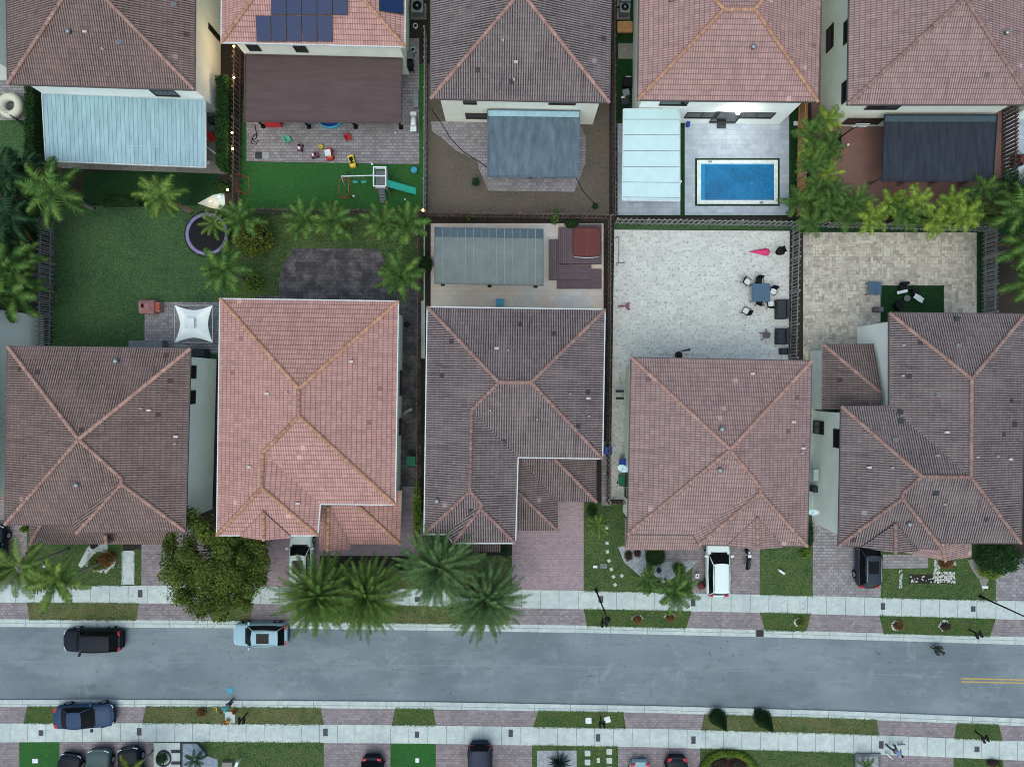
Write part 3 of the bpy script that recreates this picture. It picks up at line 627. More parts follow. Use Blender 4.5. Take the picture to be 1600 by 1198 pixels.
house('E', 'dark tiled house with the long ridge at the right end of the lower row', dict(a=(1390, 489), b=(1602, 491), c=(1595, 848), v=(1466, 848), e=(1472, 857), d=(1311, 852), h=(1315, 635), i=(1390, 635)),
      dict(r1=(1518, 592, 'i', 'a'), r2=(1517, 745, 'b', 'c'), r3=(1440, 744, 'h', 'i'), r4=(1411, 770, 'd', 'h'), r5=(1410, 778, 'd', 'h')),
      [('a', 'b', 'r1'), ('b', 'c', 'r2', 'r1'), ('i', 'a', 'r1', 'r2'), ('h', 'i', 'r2', 'r3'), ('d', 'h', 'r3', 'r4', 'r5'), ('c', 'v', 'r4', 'r3', 'r2'), ('v', 'e', 'r5', 'r4'), ('e', 'd', 'r5')],
      [('a', 'r1', 'r2', 'r3', 'r4', 'r5'), ('b', 'r1'), ('r2', 'c'), ('h', 'r3'), ('r5', 'd'), ('r5', 'e')], 'dark', 'wall_w', 'cap_b', 'gut_d', eave=('a', 'b', 'c', 'v', 'e', 'd', 'h', 'i'))
gable('E', (1399, 818), (1345, 855), (1399, 864), (1436, 860), 'dark', 'cap_b')
lower('E', dict(a=(1284, 640, 3), b=(1285, 537, 3), c=(1365, 537, 3), d=(1377, 614, 4.3), e=(1378, 640, 4.3)), [('b', 'c', 'd'), ('a', 'b', 'd', 'e')], 'dark2', [('b', 'd')], 'cap_b', [(1292, 546), (1362, 546), (1372, 640), (1292, 640)], 'wall_w')
lower('E', dict(a=(1408, 862, 3), b=(1477, 876, 3), g=(1472, 846, 4.2), m=(1408, 846, 3.6), c=(1518, 870, 3), d=(1518, 846, 3.4), k=(1477, 876, 3.4)), [('a', 'b', 'k', 'g', 'm'), ('c', 'd', 'g', 'k')], 'pink', [('g', 'k')], 'cap_p')
window('E', 'd', 'h', 1268, 657, 1287, 678, 1); window('E', 'd', 'h', 1304, 671, 1312, 699, 0)
vents('E', [(1409, 587, 'p'), (1467, 616, 'd'), (1407, 643, 'k'), (1408, 658, 'k'), (1399, 687, 'd'), (1478, 675, 'b'), (1585, 662, 'k'), (1525, 714, 'p'), (1557, 713, 'p'), (1577, 717, 'b'), (1463, 711, 'p'), (1357, 730, 'b'), (1392, 730, 'p'), (1462, 770, 'k'), (1474, 787, 'p'), (1495, 498, 'k'), (1498, 540, 'd'), (1410, 540, 'p'), (1419, 818, 'g')])
# upper row
house('F', 'brown tiled house at the top left behind the corrugated pale blue patio roof', dict(d=(12, 131), c=(303, 140), b=(306, -230), a=(8, -230)),
      dict(r1=(125, -43, 'a', 'd'), r2=(125, -60, 'a', 'd')), [('c', 'd', 'r1'), ('d', 'a', 'r2', 'r1'), ('b', 'c', 'r1', 'r2'), ('a', 'b', 'r2')], [('d', 'r1', 'r2'), ('c', 'r1'), ('a', 'r2', 'b')], 'brown', 'wall_w', 'cap_p', eave=('a', 'b', 'c', 'd'))
window('F', 'b', 'c', 326, 38, 344, 66, 0); window('F', 'c', 'd', 235, 141, 272, 143, 0)
vents('F', [(109, 51, 'g'), (134, 51, 'b'), (186, 67, 'd'), (272, 7, 'd'), (162, 78, 'p')])
house('G', 'salmon tiled house at the top with solar panels and brown patio cover', dict(d=(346, 66), c=(632, 73), b=(635, -290), a=(348, -290)),
      dict(r1=(474, -110, 'a', 'd'), r2=(474, -125, 'a', 'd')), [('c', 'd', 'r1'), ('d', 'a', 'r2', 'r1'), ('b', 'c', 'r1', 'r2'), ('a', 'b', 'r2')], [('d', 'r1', 'r2'), ('c', 'r1'), ('a', 'r2', 'b')], 'salmon', 'wall_c', 'cap_o', 'gut_w', eave=('a', 'b', 'c', 'd'))
window('G', 'c', 'd', 384, 69, 404, 74, 0); window('G', 'c', 'd', 458, 71, 478, 76, 0)
house('H', 'black brown tiled house at the top centre over the bare dirt yard', dict(d=(673, 154), c=(952, 160), b=(958, -235), a=(674, -235)),
      dict(r1=(814, -13, 'a', 'd'), r2=(814, -70, 'a', 'd')), [('c', 'd', 'r1'), ('d', 'a', 'r2', 'r1'), ('b', 'c', 'r1', 'r2'), ('a', 'b', 'r2')], [('d', 'r1', 'r2'), ('c', 'r1'), ('a', 'r2', 'b')], 'dark', 'wall_c', 'cap_p', eave=('a', 'b', 'c', 'd'))
window('H', 'c', 'd', 728, 177, 760, 185, 1); window('H', 'c', 'd', 859, 157, 898, 163, 1); window('H', 'c', 'd', 724, 154, 743, 157, 0)
vents('H', [(786, 65, 'p'), (806, 98, 'b'), (803, 126, 'p')])
house('I', 'faded salmon tiled house at the top behind the swimming pool', dict(d=(997, 156), c=(1278, 159), b=(1286, -130), a=(1001, -130)),
      dict(r1=(1131, 15, 'd', 'c'), r2=(1180, 15, 'd', 'c')), [('c', 'd', 'r1', 'r2'), ('d', 'a', 'r1'), ('b', 'c', 'r2'), ('a', 'b', 'r2', 'r1')], [('d', 'r1', 'r2', 'c'), ('a', 'r1'), ('b', 'r2')], 'salmon2', 'wall_w', 'cap_o', 'gut_d', eave=('a', 'b', 'c', 'd'))
window('I', 'c', 'd', 1075, 176, 1118, 184, 1); window('I', 'c', 'd', 1160, 176, 1204, 184, 1); window('I', 'c', 'd', 1121, 175, 1148, 191, 0, name='patio_door'); window('I', 'c', 'd', 1035, 156, 1075, 159, 0)
vents('I', [(1048, 1, 'g'), (1176, 75, 'g')])
house('J', 'mauve tiled house at the top right over the black patio roof', dict(d=(1325, 163), c=(1613, 163), b=(1618, -240), a=(1331, -240)),
      dict(r1=(1507, -4, 'a', 'd'), r2=(1507, -70, 'a', 'd')), [('c', 'd', 'r1'), ('d', 'a', 'r2', 'r1'), ('b', 'c', 'r1', 'r2'), ('a', 'b', 'r2')], [('d', 'r1', 'r2'), ('c', 'r1'), ('a', 'r2', 'b')], 'pink', 'wall_c', 'cap_b', eave=('a', 'b', 'c', 'd'))
window('J', 'a', 'd', 1293, 48, 1302, 72, 0); window('J', 'a', 'd', 1320, 37, 1329, 60, 0); window('J', 'a', 'd', 1317, 132, 1326, 154, 0)
window('J', 'c', 'd', 1326, 185, 1371, 193, 1); window('J', 'c', 'd', 1358, 165, 1400, 170, 1)
vents('J', [(1571, 53, 'g')])
# slices of neighbours at the frame edges
def side_house(label, x0, y0, x1, y1, mk, wm, cm='cap_p'):
    E = dict(a=(x0, y0), b=(x1, y0), c=(x1, y1), d=(x0, y1)); cx = (x0 + x1) / 2 + ((x0 + x1) / 2 - 800) * .04; cy = (y0 + y1) / 2
    k = 'S%d' % x0; hw = (x1 - x0) / 2
    house(k, label, E, dict(r1=(cx, y0 + hw, 'a', 'd'), r2=(cx, y1 - hw, 'a', 'd')), [('a', 'b', 'r1'), ('b', 'c', 'r2', 'r1'), ('c', 'd', 'r2'), ('d', 'a', 'r1', 'r2')], [('a', 'r1', 'r2', 'c'), ('b', 'r1'), ('d', 'r2')], mk, wm, cm, eave=('a', 'b', 'c', 'd'))
side_house('white walled house cut off by the left edge in the lower row', -290, 470, -4, 790, 'pink', 'wall_w')
side_house('white walled house cut off by the top left corner', -330, -230, -36, 82, 'dark2', 'wall_w')
side_house('white walled house cut off by the right edge beside the grill', 1652, -200, 1940, 150, 'brown', 'wall_w')
lower('S-290', dict(a=(8, 782, 3), b=(8, 682, 3), c=(-16, 682, 3.5), d=(-16, 782, 3.5)), [('a', 'b', 'c', 'd')], 'pink')
def facade(key, u, v, items, wall=None):
    """doors and windows given along a wall: (kind, start, end, z0, z1) as fractions of its length"""
    h = HOUSES[key]; A, B = (h['ins'][u], h['ins'][v]) if wall is None else wall; ab = B - A; L_ = ab.length; ab.normalize(); nn = Vector((-ab.y, ab.x)); cx = sum((p.x for p in h['ins'].values())) / len(h['ins']); cy = sum((p.y for p in h['ins'].values())) / len(h['ins'])
    if nn.dot(Vector((cx, cy)) - A) > 0: nn = -nn
    for kind, f0, f1, z0, z1 in items:
        s0, s1 = f0 * L_, f1 * L_; ang = math.atan2(ab.y, ab.x)
        def bx(b, sa, sb, za, zb, off, th): c = A + ab * ((sa + sb) / 2) + nn * (off + th / 2); b.box((c.x, c.y, (za + zb) / 2), (sb - sa, th, zb - za), ang)
        b = MB(); t_ = .08; bx(b, s0 - t_, s1 + t_, z1, z1 + t_, .003, .06); bx(b, s0 - t_, s0, z0, z1, .003, .06); bx(b, s1, s1 + t_, z0, z1, .003, .06)
        if z0 > .2: bx(b, s0 - t_, s1 + t_, z0 - t_, z0, .003, .1)
        if kind == 'window': bx(b, (s0 + s1) / 2 - .03, (s0 + s1) / 2 + .03, z0, z1, .02, .04)
        nm = {'window': 'window', 'garage': 'garage_door', 'door': 'front_door'}[kind]; fo = b.build(nm, M_['frame' if kind == 'window' else 'frame_w'], h['t'])
        b = MB(); bx(b, s0, s1, z0, z1, .004, .02); b.build('pane' if kind == 'window' else 'door_leaf', M_['glass'] if kind == 'window' else M_['gut_w' if kind == 'garage' else 'wood_d'], fo)
        if kind == 'garage':
            b = MB()
            for i in range(1, 4): bx(b, s0, s1, z0 + (z1 - z0) * i / 4 - .01, z0 + (z1 - z0) * i / 4 + .01, .024, .008)
            b.build('panel_line', M_['frame'], fo)
        if kind == 'door': b = MB(); bx(b, s1 - .14, s1 - .1, z0 + .95, z0 + 1.1, .024, .05); b.build('handle', M_['gut_w'], fo)
upst = lambda *f: [('window', a, b_, 3.5, 4.8) for a, b_ in f]
facade('A', 'c', 'e', upst((.12, .3), (.62, .8)) + [('garage', .3, .95, 0, 2.2)]); facade('A', 'v', 'd', upst((.3, .6)) + [('door', .1, .25, 0, 2.1)])
facade('B', 'c', 'i', upst((.2, .4), (.6, .8))); facade('B', 'j', 'd', upst((.35, .65)) + [('garage', .18, .82, 0, 2.2)])
facade('C', 'c', 'i', upst((.3, .6))); facade('C', 'i', 'j', upst((.4, .55))); facade('C', 'j', 'e', upst((.3, .7)) + [('door', .1, .25, 0, 2.1)])
facade('D', 'c', 'e', upst((.3, .45), (.55, .7)) + [('garage', .2, .8, 0, 2.2)]); facade('D', 'v', 'd', upst((.3, .7)) + [('door', .1, .3, 0, 2.1)])
facade('E', 'e', 'd', upst((.3, .45), (.55, .7)) + [('garage', .2, .85, 0, 2.2)]); facade('E', 'c', 'v', upst((.2, .4), (.6, .8)) + [('door', .7, .85, 0, 2.1)])
for k_ in 'ABCDE': facade(k_, 'a', 'b', upst((.12, .25), (.42, .56), (.72, .86)) + [('window', .2, .35, .9, 2.1), ('door', .45, .6, 0, 2.1)])
# ---------------------------------------------------------------- patio covers, pool, deck
def cover(label, px, z, mk, posts=(), postm='black', rib=None, ribm=None, frame=None, framew=.1, slopez=0, seams=(), seamm='black', name='patio_cover', band=None, bandm=None):
    """flat patio roof on posts; px = four corners (top-left, top-right, bottom-right, bottom-left)"""
    t = thing(name, label, 'patio cover', W(px[3][0], px[3][1], z) * Vector((1, 1, 0)))
    inv = Matrix.Translation(-t.location)
    P = [W(x, y, z + (slopez if i < 2 else 0)) for i, (x, y) in enumerate(px)]
    b = MB(); lo = Vector((0, 0, .07)); n = len(b.v)
    for q in P: b.v.append(tuple(inv @ (q - lo)))
    for q in P: b.v.append(tuple(inv @ q))
    for f in ((0, 1, 2, 3), (7, 6, 5, 4), (0, 4, 5, 1), (1, 5, 6, 2), (2, 6, 7, 3), (3, 7, 4, 0)): b.f.append(f); b.uv.append(None); b.sm.append(False)
    ro = b.build('roof_sheet', M_[mk], t)
    def bl(u, v, dz=0): return P[0] * (1 - u) * (1 - v) + P[1] * u * (1 - v) + P[2] * u * v + P[3] * (1 - u) * v + Vector((0, 0, dz))
    def ridge(b, u0, v0, u1, v1, w, h):
        a, c = bl(u0, v0), bl(u1, v1); d = (c - a).normalized(); s = Vector((-d.y, d.x, 0)) * w / 2; up = Vector((0, 0, h)); k = len(b.v)
        for q in (a - s, a + s, c + s, c - s): b.v.append(tuple(inv @ (q - up * .3)))
        for q in (a - s * .6, a + s * .6, c + s * .6, c - s * .6): b.v.append(tuple(inv @ (q + up)))
        for f in ((3, 2, 1, 0), (4, 5, 6, 7), (0, 1, 5, 4), (1, 2, 6, 5), (2, 3, 7, 6), (3, 0, 4, 7)): b.f.append(tuple(k + i for i in f)); b.uv.append(None); b.sm.append(False)
    if rib:
        b = MB()
        for i in range(1, rib): ridge(b, i / rib, .01, i / rib, .99, .05, .035)
        b.build('ribs', M_[ribm or mk], ro)
    for v in seams:
        b = MB(); ridge(b, .005, v, .995, v, .045, .012); b.build('seam', M_[seamm], ro)
    if band:
        b = MB(); A = [bl(0.002, band[0], .006), bl(.998, band[0], .006), bl(.998, band[1], .006), bl(0.002, band[1], .006)]; b.face([inv @ q for q in A][::-1]); b.build('flashing', M_[bandm], ro)
    if frame:
        b = MB()
        for (u0, v0, u1, v1) in ((0, 0, 1, 0), (1, 0, 1, 1), (1, 1, 0, 1), (0, 1, 0, 0)): ridge(b, u0, v0, u1, v1, framew, .09)
        b.build('edge_beam', M_[frame], t)
    for x, y in posts:
        g = W(x, y, 0); b = MB(); lx = inv @ g; b.box((lx.x, lx.y, (z - .07) / 2), (.14, .14, z - .07)); b.box((lx.x, lx.y, .08), (.3, .3, .16)); b.build('post', M_[postm], t)
    return t
M_['tin'] = mat('pale_blue_corrugated_sheet', (156, 182, 190), .5, .2, 1.2, .15, metal=.1, stretch=(2.5, .4, 1))
M_['brownroof'] = mat('brown_felt_roof', (92, 74, 74), .85, .14, 1.2, .1, stretch=(.4, 2, 1))
M_['bluegrey'] = mat('blue_grey_screen_roof', (106, 122, 134), .75, .22, 1.0, .2, col2=(74, 88, 102), stretch=(2.2, .5, 1))
M_['pale'] = mat('pale_blue_flashing', (160, 190, 204), .6)
M_['aqua'] = mat('white_insulated_panel', (196, 220, 222), .5, .05, 1.5)
M_['nightroof'] = mat('charcoal_blue_roof_sheet', (54, 60, 70), .75, .2, 1.1, .2, col2=(38, 42, 52), stretch=(3, .4, 1))
M_['glassr'] = mat('grey_polycarbonate_sheet', (112, 120, 118), .5, .14, 1.0)
M_['ribg'] = mat('dull_rib', (142, 154, 154), .6)
M_['glassd'] = mat('dark_polycarbonate_sheet', (72, 88, 98), .4)
cover('pale blue corrugated patio roof beside the tall hedge at top left', [(66, 146), (321, 156), (322, 262), (72, 252)], 2.8, 'tin', [(110, 246), (190, 249), (270, 252), (326, 254)], 'gut_w', rib=38, ribm='tin', frame='gut_w', seams=(.72,), seamm='pale')
cover('wide brown patio roof below the house with solar panels', [(383, 86), (628, 92), (626, 192), (382, 190)], 2.9, 'brownroof', [(412, 198), (483, 199), (556, 199), (627, 200)], 'black', frame='brownroof', seams=(.24, .45, .65, .83), seamm='brownroof')
cover('blue grey patio roof standing in the bare dirt yard', [(762, 172), (906, 174), (903, 278), (762, 276)], 2.9, 'bluegrey', [(770, 274), (829, 276), (889, 276)], 'black', frame='bluegrey', framew=.07, band=(0, .09), bandm='pale')
cover('white seven panel patio roof beside the swimming pool', [(974, 171), (1062, 171), (1062, 314), (972, 313)], 3.0, 'aqua', [(980, 300), (1050, 300)], 'white', frame='white', seams=(.11, .28, .455, .63, .8, .965), seamm='grey')
cover('black patio roof beside the basketball hoop', [(1382, 180), (1558, 180), (1551, 283), (1378, 283)], 3.0, 'nightroof', [(1358, 288), (1405, 288), (1453, 288), (1501, 288)], 'wood_d', frame='nightroof', framew=.07, band=(0.01, .1), bandm='glassd')
cover('grey ribbed patio roof beside the hot tub deck', [(679, 355), (849, 358), (849, 446), (679, 443)], 2.9, 'glassr', [(692, 444), (765, 446), (837, 447)], 'black', rib=14, ribm='ribg', frame='grey', framew=.06, band=(.01, .17), bandm='glassd')
# second dark strip piece on that cover
# solar panels
M_['pv'] = mat('solar_cell_blue', (14, 44, 84), .4, .1, 2, spec=.3)
def plane_z(P, keys):
    a, b_, c = (P[k] for k in keys); n = (b_ - a).cross(c - a); return a, n
def on_plane(x, y, a, n, up=.1):
    d = Vector(((x - 800) / F, -(y - 599) / F, -1)); o = Vector((0, 0, H)); t = n.dot(a - o) / n.dot(d); p = o + d * t; nn = n.normalized(); nn = nn if nn.z > 0 else -nn
    return p + nn * up
PG = HOUSES['G']['P']
words = ['first', 'second', 'third', 'fourth', 'fifth', 'sixth', 'seventh', 'eighth', 'ninth', 'tenth', 'eleventh', 'twelfth', 'thirteenth', 'fourteenth', 'fifteenth', 'sixteenth']
def panel(label, q, keys):
    a, n = plane_z(PG, keys); pts = [on_plane(x, y, a, n) for x, y in q]; nn = n.normalized(); nn = nn if nn.z > 0 else -nn
    c = sum(pts, Vector()) / 4; t = thing('solar_panel', label, 'solar panel', c, group='solar panels on the salmon roof')
    for nm, k, lo, hi, m_ in (('frame', 1.0, -.05, .02, 'frame'), ('cell_sheet', .96, .0, .026, 'pv')):
        b = MB(); Q = [(p - c) * k for p in pts]
        for p in Q: b.v.append(tuple(p + nn * lo))
        for p in Q: b.v.append(tuple(p + nn * hi))
        for f in ((3, 2, 1, 0), (4, 5, 6, 7), (0, 1, 5, 4), (1, 2, 6, 5), (2, 3, 7, 6), (3, 0, 4, 7)): b.f.append(f); b.uv.append(None); b.sm.append(False)
        b.build(nm, M_[m_], t)
for i in range(5):
    x = 400 + i * 24; panel('%s solar panel from the left in the lower row on the salmon roof' % words[i], [(x, 25), (x + 23.5, 25.5), (x + 24.5, 66), (x + 2, 65.5)], 'cdr' if 0 else ('c', 'd', 'r1'))
    x = 424 + i * 24; panel('%s solar panel from the left in the upper row on the salmon roof' % words[i], [(x, -14), (x + 23.5, -13.5), (x + 24, 24.5), (x + .6, 24)], ('c', 'd', 'r1'))
panel('lone solar panel at the east edge of the salmon roof', [(592, -10), (630, -10), (630, 24), (592, 18)], ('b', 'c', 'r1'))
# swimming pool
M_['water'] = mat('blue_pool_water', (0, 104, 152), .08, .3, .5, .5, bscale=4, spec=.4)
t = thing('swimming_pool', 'blue rectangular swimming pool with white coping and turf border', 'swimming pool', W(1151, 285))
L0 = W(1151, 285)
def fr(b, x0, y0, x1, y1, w, z0, z1):
    for r_ in ((x0, y0, x1, y0 + w), (x0, y1 - w, x1, y1), (x0, y0 + w, x0 + w, y1 - w), (x1 - w, y0 + w, x1, y1 - w)):
        b.prism([(W(px, py) - L0)[:2] for px, py in ((r_[0], r_[1]), (r_[2], r_[1]), (r_[2], r_[3]), (r_[0], r_[3]))], z0, z1)
b = MB(); fr(b, 1086, 247.5, 1218, 322, 3, .0, .035); b.build('turf_border', M_['turfd'], t)
b = MB(); fr(b, 1089, 250.5, 1215, 319, 6, .0, .06); b.build('coping', M_['white'], t)
b = MB(); b.prism([(W(px, py) - L0)[:2] for px, py in rc(1094, 256, 1209, 314)], .0, .045); b.build('water', M_['water'], t)
M_['pstep'] = mat('pale_pool_step', (24, 132, 180), .15, .1, 2, .2)
b = MB(); b.prism([(W(px, py) - L0)[:2] for px, py in rc(1095, 257, 1101, 313)], .0, .049); b.prism([(W(px, py) - L0)[:2] for px, py in rc(1101, 257, 1208, 259)], .0, .049); b.build('step_edge', M_['pstep'], t)
b = MB(); b.lathe((1.2, -.1, .046), [(.13, 0), (.13, .004)], 14); b.build('drain', M_['pstep'], t)
b = MB(); b.box((-2.2, 1.68, .07), (.28, .18, .03)); b.box((2.0, -1.68, .07), (.28, .18, .03)); b.build('skimmer_lid', M_['steel'], t)
# hot tub deck
t = thing('timber_deck', 'stepped mauve timber deck wrapped round the red hot tub', 'deck', W(900, 400)); L0 = W(900, 400)
def dk(name, poly, z0, z1, rows, vertical):
    xs = [p[0] for p in poly]; ys = [p[1] for p in poly]; b = MB(); st = 3.0
    x0, x1, y0, y1 = min(xs), max(xs), min(ys), max(ys)
    if vertical:
        x = x0
        while x < x1 - .5: b.prism([(W(a, c, z1) - L0)[:2] for a, c in rc(x, y0, min(x + st - .35, x1), y1)], z0, z1); x += st
    else:
        y = y0
        while y < y1 - .5: b.prism([(W(a, c, z1) - L0)[:2] for a, c in rc(x0, y, x1, min(y + st - .35, y1))], z0, z1); y += st
    b.build(name, M_['deckw'], t)
dk('lower_boards', rc(858, 374, 875, 437), .0, .3, 0, True); dk('lower_boards', rc(875, 414, 924, 437), .0, .3, 0, False)
dk('step_boards', rc(870, 437, 940, 451), .0, .15, 0, False); dk('step_boards', rc(924, 420, 940, 437), .0, .15, 0, False)
dk('upper_boards', rc(873, 355, 896, 412), .0, .5, 0, True); dk('upper_boards', rc(896, 400, 940, 412), .0, .5, 0, False); dk('upper_boards', rc(896, 350, 940, 400), .0, .48, 0, False)
def rbox(b, cx, cy, w, d, z0, z1, r, k=5, top=.0):
    ol = []
    for sx, sy, a0 in ((1, 1, 0), (-1, 1, 90), (-1, -1, 180), (1, -1, 270)):
        for i in range(k + 1):
            a = R(a0 + 90 * i / k); ol.append((cx + sx * (w / 2 - r) + r * math.cos(a), cy + sy * (d / 2 - r) + r * math.sin(a)))
    rows = [[(x, y, z0) for x, y in ol], [(x, y, z1 - .04) for x, y in ol], [(cx + (x - cx) * .96, cy + (y - cy) * .96, z1) for x, y in ol]]
    n = b.grid(rows, True, False); m_ = len(ol); b.cap([n + 2 * m_ + i for i in range(m_)])
t = thing('hot_tub', 'dark red covered square hot tub with rounded corners on the deck', 'hot tub', W(916, 380, .5))
b = MB(); rbox(b, 0, 0, 2.08, 2.15, .0, .42, .4); b.build('shell', M_['char'], t)
M_['maroon'] = mat('dark_red_vinyl', (102, 50, 46), .5, .12, 1.5, .15)
b = MB(); rbox(b, 0, 0, 2.2, 2.3, .42, .52, .42); b.build('cover', M_['maroon'], t)
b = MB(); b.box((0.02, 0, .522), (.025, 2.2, .008)); b.build('cover_seam', M_['deckw'], t); b = MB(); b.tube([(-1.0, -1.2, .4), (0, -1.27, .42), (1.0, -1.2, .4)], .03, 6); b.build('cover_rail', M_['white'], t)
# gazebo
t = thing('canopy_tent', 'white four pointed canopy tent on the paver patio', 'canopy tent', W(302, 506)); L0 = W(302, 506)
C4 = [W(x, y, 2.3) - L0 for x, y in ((273, 477), (332, 477), (332, 535), (273, 535))]; C4 = [Vector((p.x, p.y, 2.3)) for p in C4]; apx = sum(C4, Vector()) / 4 + Vector((0, 0, .75))
b = MB(); rows = []
for f in (0, .25, .5, .75, 1):
    r_ = []
    for i in range(4):
        for j in range(8):
            u = j / 8; e = C4[i].lerp(C4[(i + 1) % 4], u); mid = 1 - .26 * math.sin(math.pi * u) ** .8; p = apx + (e - apx) * f * (1 - (1 - mid) * f); p.z = apx.z - .75 * f ** .8 - .06 * math.sin(math.pi * u) * f; r_.append(p)
    rows.append(r_)
M_['tentw'] = mat('bright_white_canopy_cloth', (248, 250, 248), .9, .03, 1)
b.grid(rows, True); b.build('canopy', M_['tentw'], t)
b = MB(); b.prism([(p.x, p.y) for p in (apx + Vector((-.4, -.4, 0)), apx + Vector((.4, -.4, 0)), apx + Vector((.4, .4, 0)), apx + Vector((-.4, .4, 0)))], apx.z - .1, apx.z + .03); b.build('vent_cap', M_['white'], t)
for c in C4: b = MB(); b.tube([(c.x, c.y, 0), (c.x, c.y, 2.3)], .035); b.build('leg', M_['grey'], t)
for i in range(4): b = MB(); b.tube([C4[i], C4[(i + 1) % 4]], .02, 4); b.build('crossbar', M_['white'], t)
# ---------------------------------------------------------------- fences
def fence(label, a, c, h=1.8, mk='wood_d', sp=.19, pw=.1, solid=False, name='fence'):
    A, B = W(*a), W(*c); t = thing(name, label, 'fence', A); d = (B - A); Ln = d.length; u = d.normalized(); s = Vector((-u.y, u.x, 0)); ang = math.atan2(u.y, u.x)
    b = MB(); n = int(Ln / sp); r = random.Random(int(a[0] * 7 + a[1]))
    for i in range(n + 1):
        p = u * (i * sp) + s * (.05 if i % 2 or solid else -.05); b.box((p.x, p.y, h / 2 + .02), (sp * .98 if solid else pw, .02, h - r.uniform(0, .04)), ang + (0 if solid else r.uniform(-.05, .05)))
    b.build('pickets', M_[mk], t)
    for z in (.35, h - .25):
        b = MB(); m_ = u * (Ln / 2); b.box((m_.x, m_.y, z), (Ln, .06, .08), ang); b.build('rail', M_[mk], t)
    k = max(1, round(Ln / 2.4))
    for i in range(k + 1):
        p = u * (Ln * i / k); b = MB(); b.box((p.x, p.y, (h + .06) / 2), (.1, .1, h + .06), ang); b.box((p.x, p.y, h + .07), (.13, .13, .03), ang); b.build('post', M_[mk], t)
fence('dark slatted fence left of the brown patio roof', (378, 60), (376, 331))
fence('grey weathered slat fence on the left side of the big back lawn', (84, 346), (81, 548), mk='wood_g')
fence('dark fence along the bottom of the bright turf playground', (376, 334), (663, 337))
fence('slatted fence right of the bright turf playground', (667, 60), (666, 336), mk='wood_g', sp=.24)
fence('dark fence along the bottom of the bare dirt yard', (667, 339), (957, 343))
fence('dark fence between the dirt yard and the pool yard', (956, -60), (957, 342), sp=.2)
fence('dark fence right of the hot tub deck', (950, 346), (948, 782), sp=.2)
fence('dark fence above the pale stone yard', (960, 350), (1244, 354), mk='wood_g', sp=.22)
fence('slatted fence between the pale stone and the tan stone yards', (1237, 356), (1232, 560), mk='wood_g', sp=.26)
fence('tan timber board fence on the right of the swimming pool', (1246, 165), (1244, 338), mk='wood_t', solid=True)
fence('grey slat fence right of the tan stone patio', (1536, 362), (1534, 490), mk='wood_g', sp=.17)
fence('dark fence left of the grey ribbed patio roof', (657, 346), (655, 770), sp=.2)
fence('mauve fence behind the row of yellow green areca palms', (1247, 354), (1540, 362), mk='wood_g', sp=.2)
fence('tall dark fence right of the black patio roof', (1566, 165), (1564, 330), mk='wood_d', sp=.16, pw=.13)
fence('short dark fence between two lower houses near the blue bin', (955, 782), (980, 782), mk='wood_d', h=1.6)
fence('black ornamental railing beside the cream ring at the left edge', (12, 176), (52, 203), h=1.1, mk='blackm', sp=.16, pw=.03, name='railing')
# ---------------------------------------------------------------- plants
def frond(b, o, az_, L_, e0, droop, ll, n, lw, side=.9, ldroop=.35, r=rnd, rach=.03):
    h = Vector((math.cos(az_), math.sin(az_), 0)); s = Vector((-h.y, h.x, 0)); p = Vector(o); pts = [p.copy()]; ds = L_ / n; tw = r.uniform(-.3, .3)
    for i in range(n):
        a = e0 - droop * ((i + .5) / n) ** 1.3; d = h * math.cos(a) + Vector((0, 0, math.sin(a))); p = p + d * ds; pts.append(p.copy())
        f = (i + 1) / n
        if f < .12: continue
        l = ll * (math.sin(math.pi * min(1, .12 + .8 * f)) ** .7) * r.uniform(.85, 1.12) + .04
        up = d.cross(s).normalized(); up = up if up.z > 0 else -up
        for sg in (-1, 1):
            fwd = side * (.75 + .4 * f); dirv = (s * sg * math.cos(fwd * .9 - .1) + d * math.sin(fwd * .75) + up * (r.uniform(-.1, .25) + tw * sg * .4) - Vector((0, 0, ldroop * r.uniform(.6, 1.3)))).normalized()
            q = pts[-1]; w = d * lw * .5; midp = q + dirv * l * .55 + up * .02; tip = q + dirv * l - Vector((0, 0, l * ldroop * .5))
            b.face([q - w, q + w, midp + w * .9, tip, midp - w * .9])
    b.tube(pts[::2] + ([pts[-1]] if n % 2 else []), [rach * (1 - .8 * i / max(1, len(pts[::2]) - 1)) for i in range(len(pts[::2]))] + ([rach * .15] if n % 2 else []), 3, False)
PALM = {}
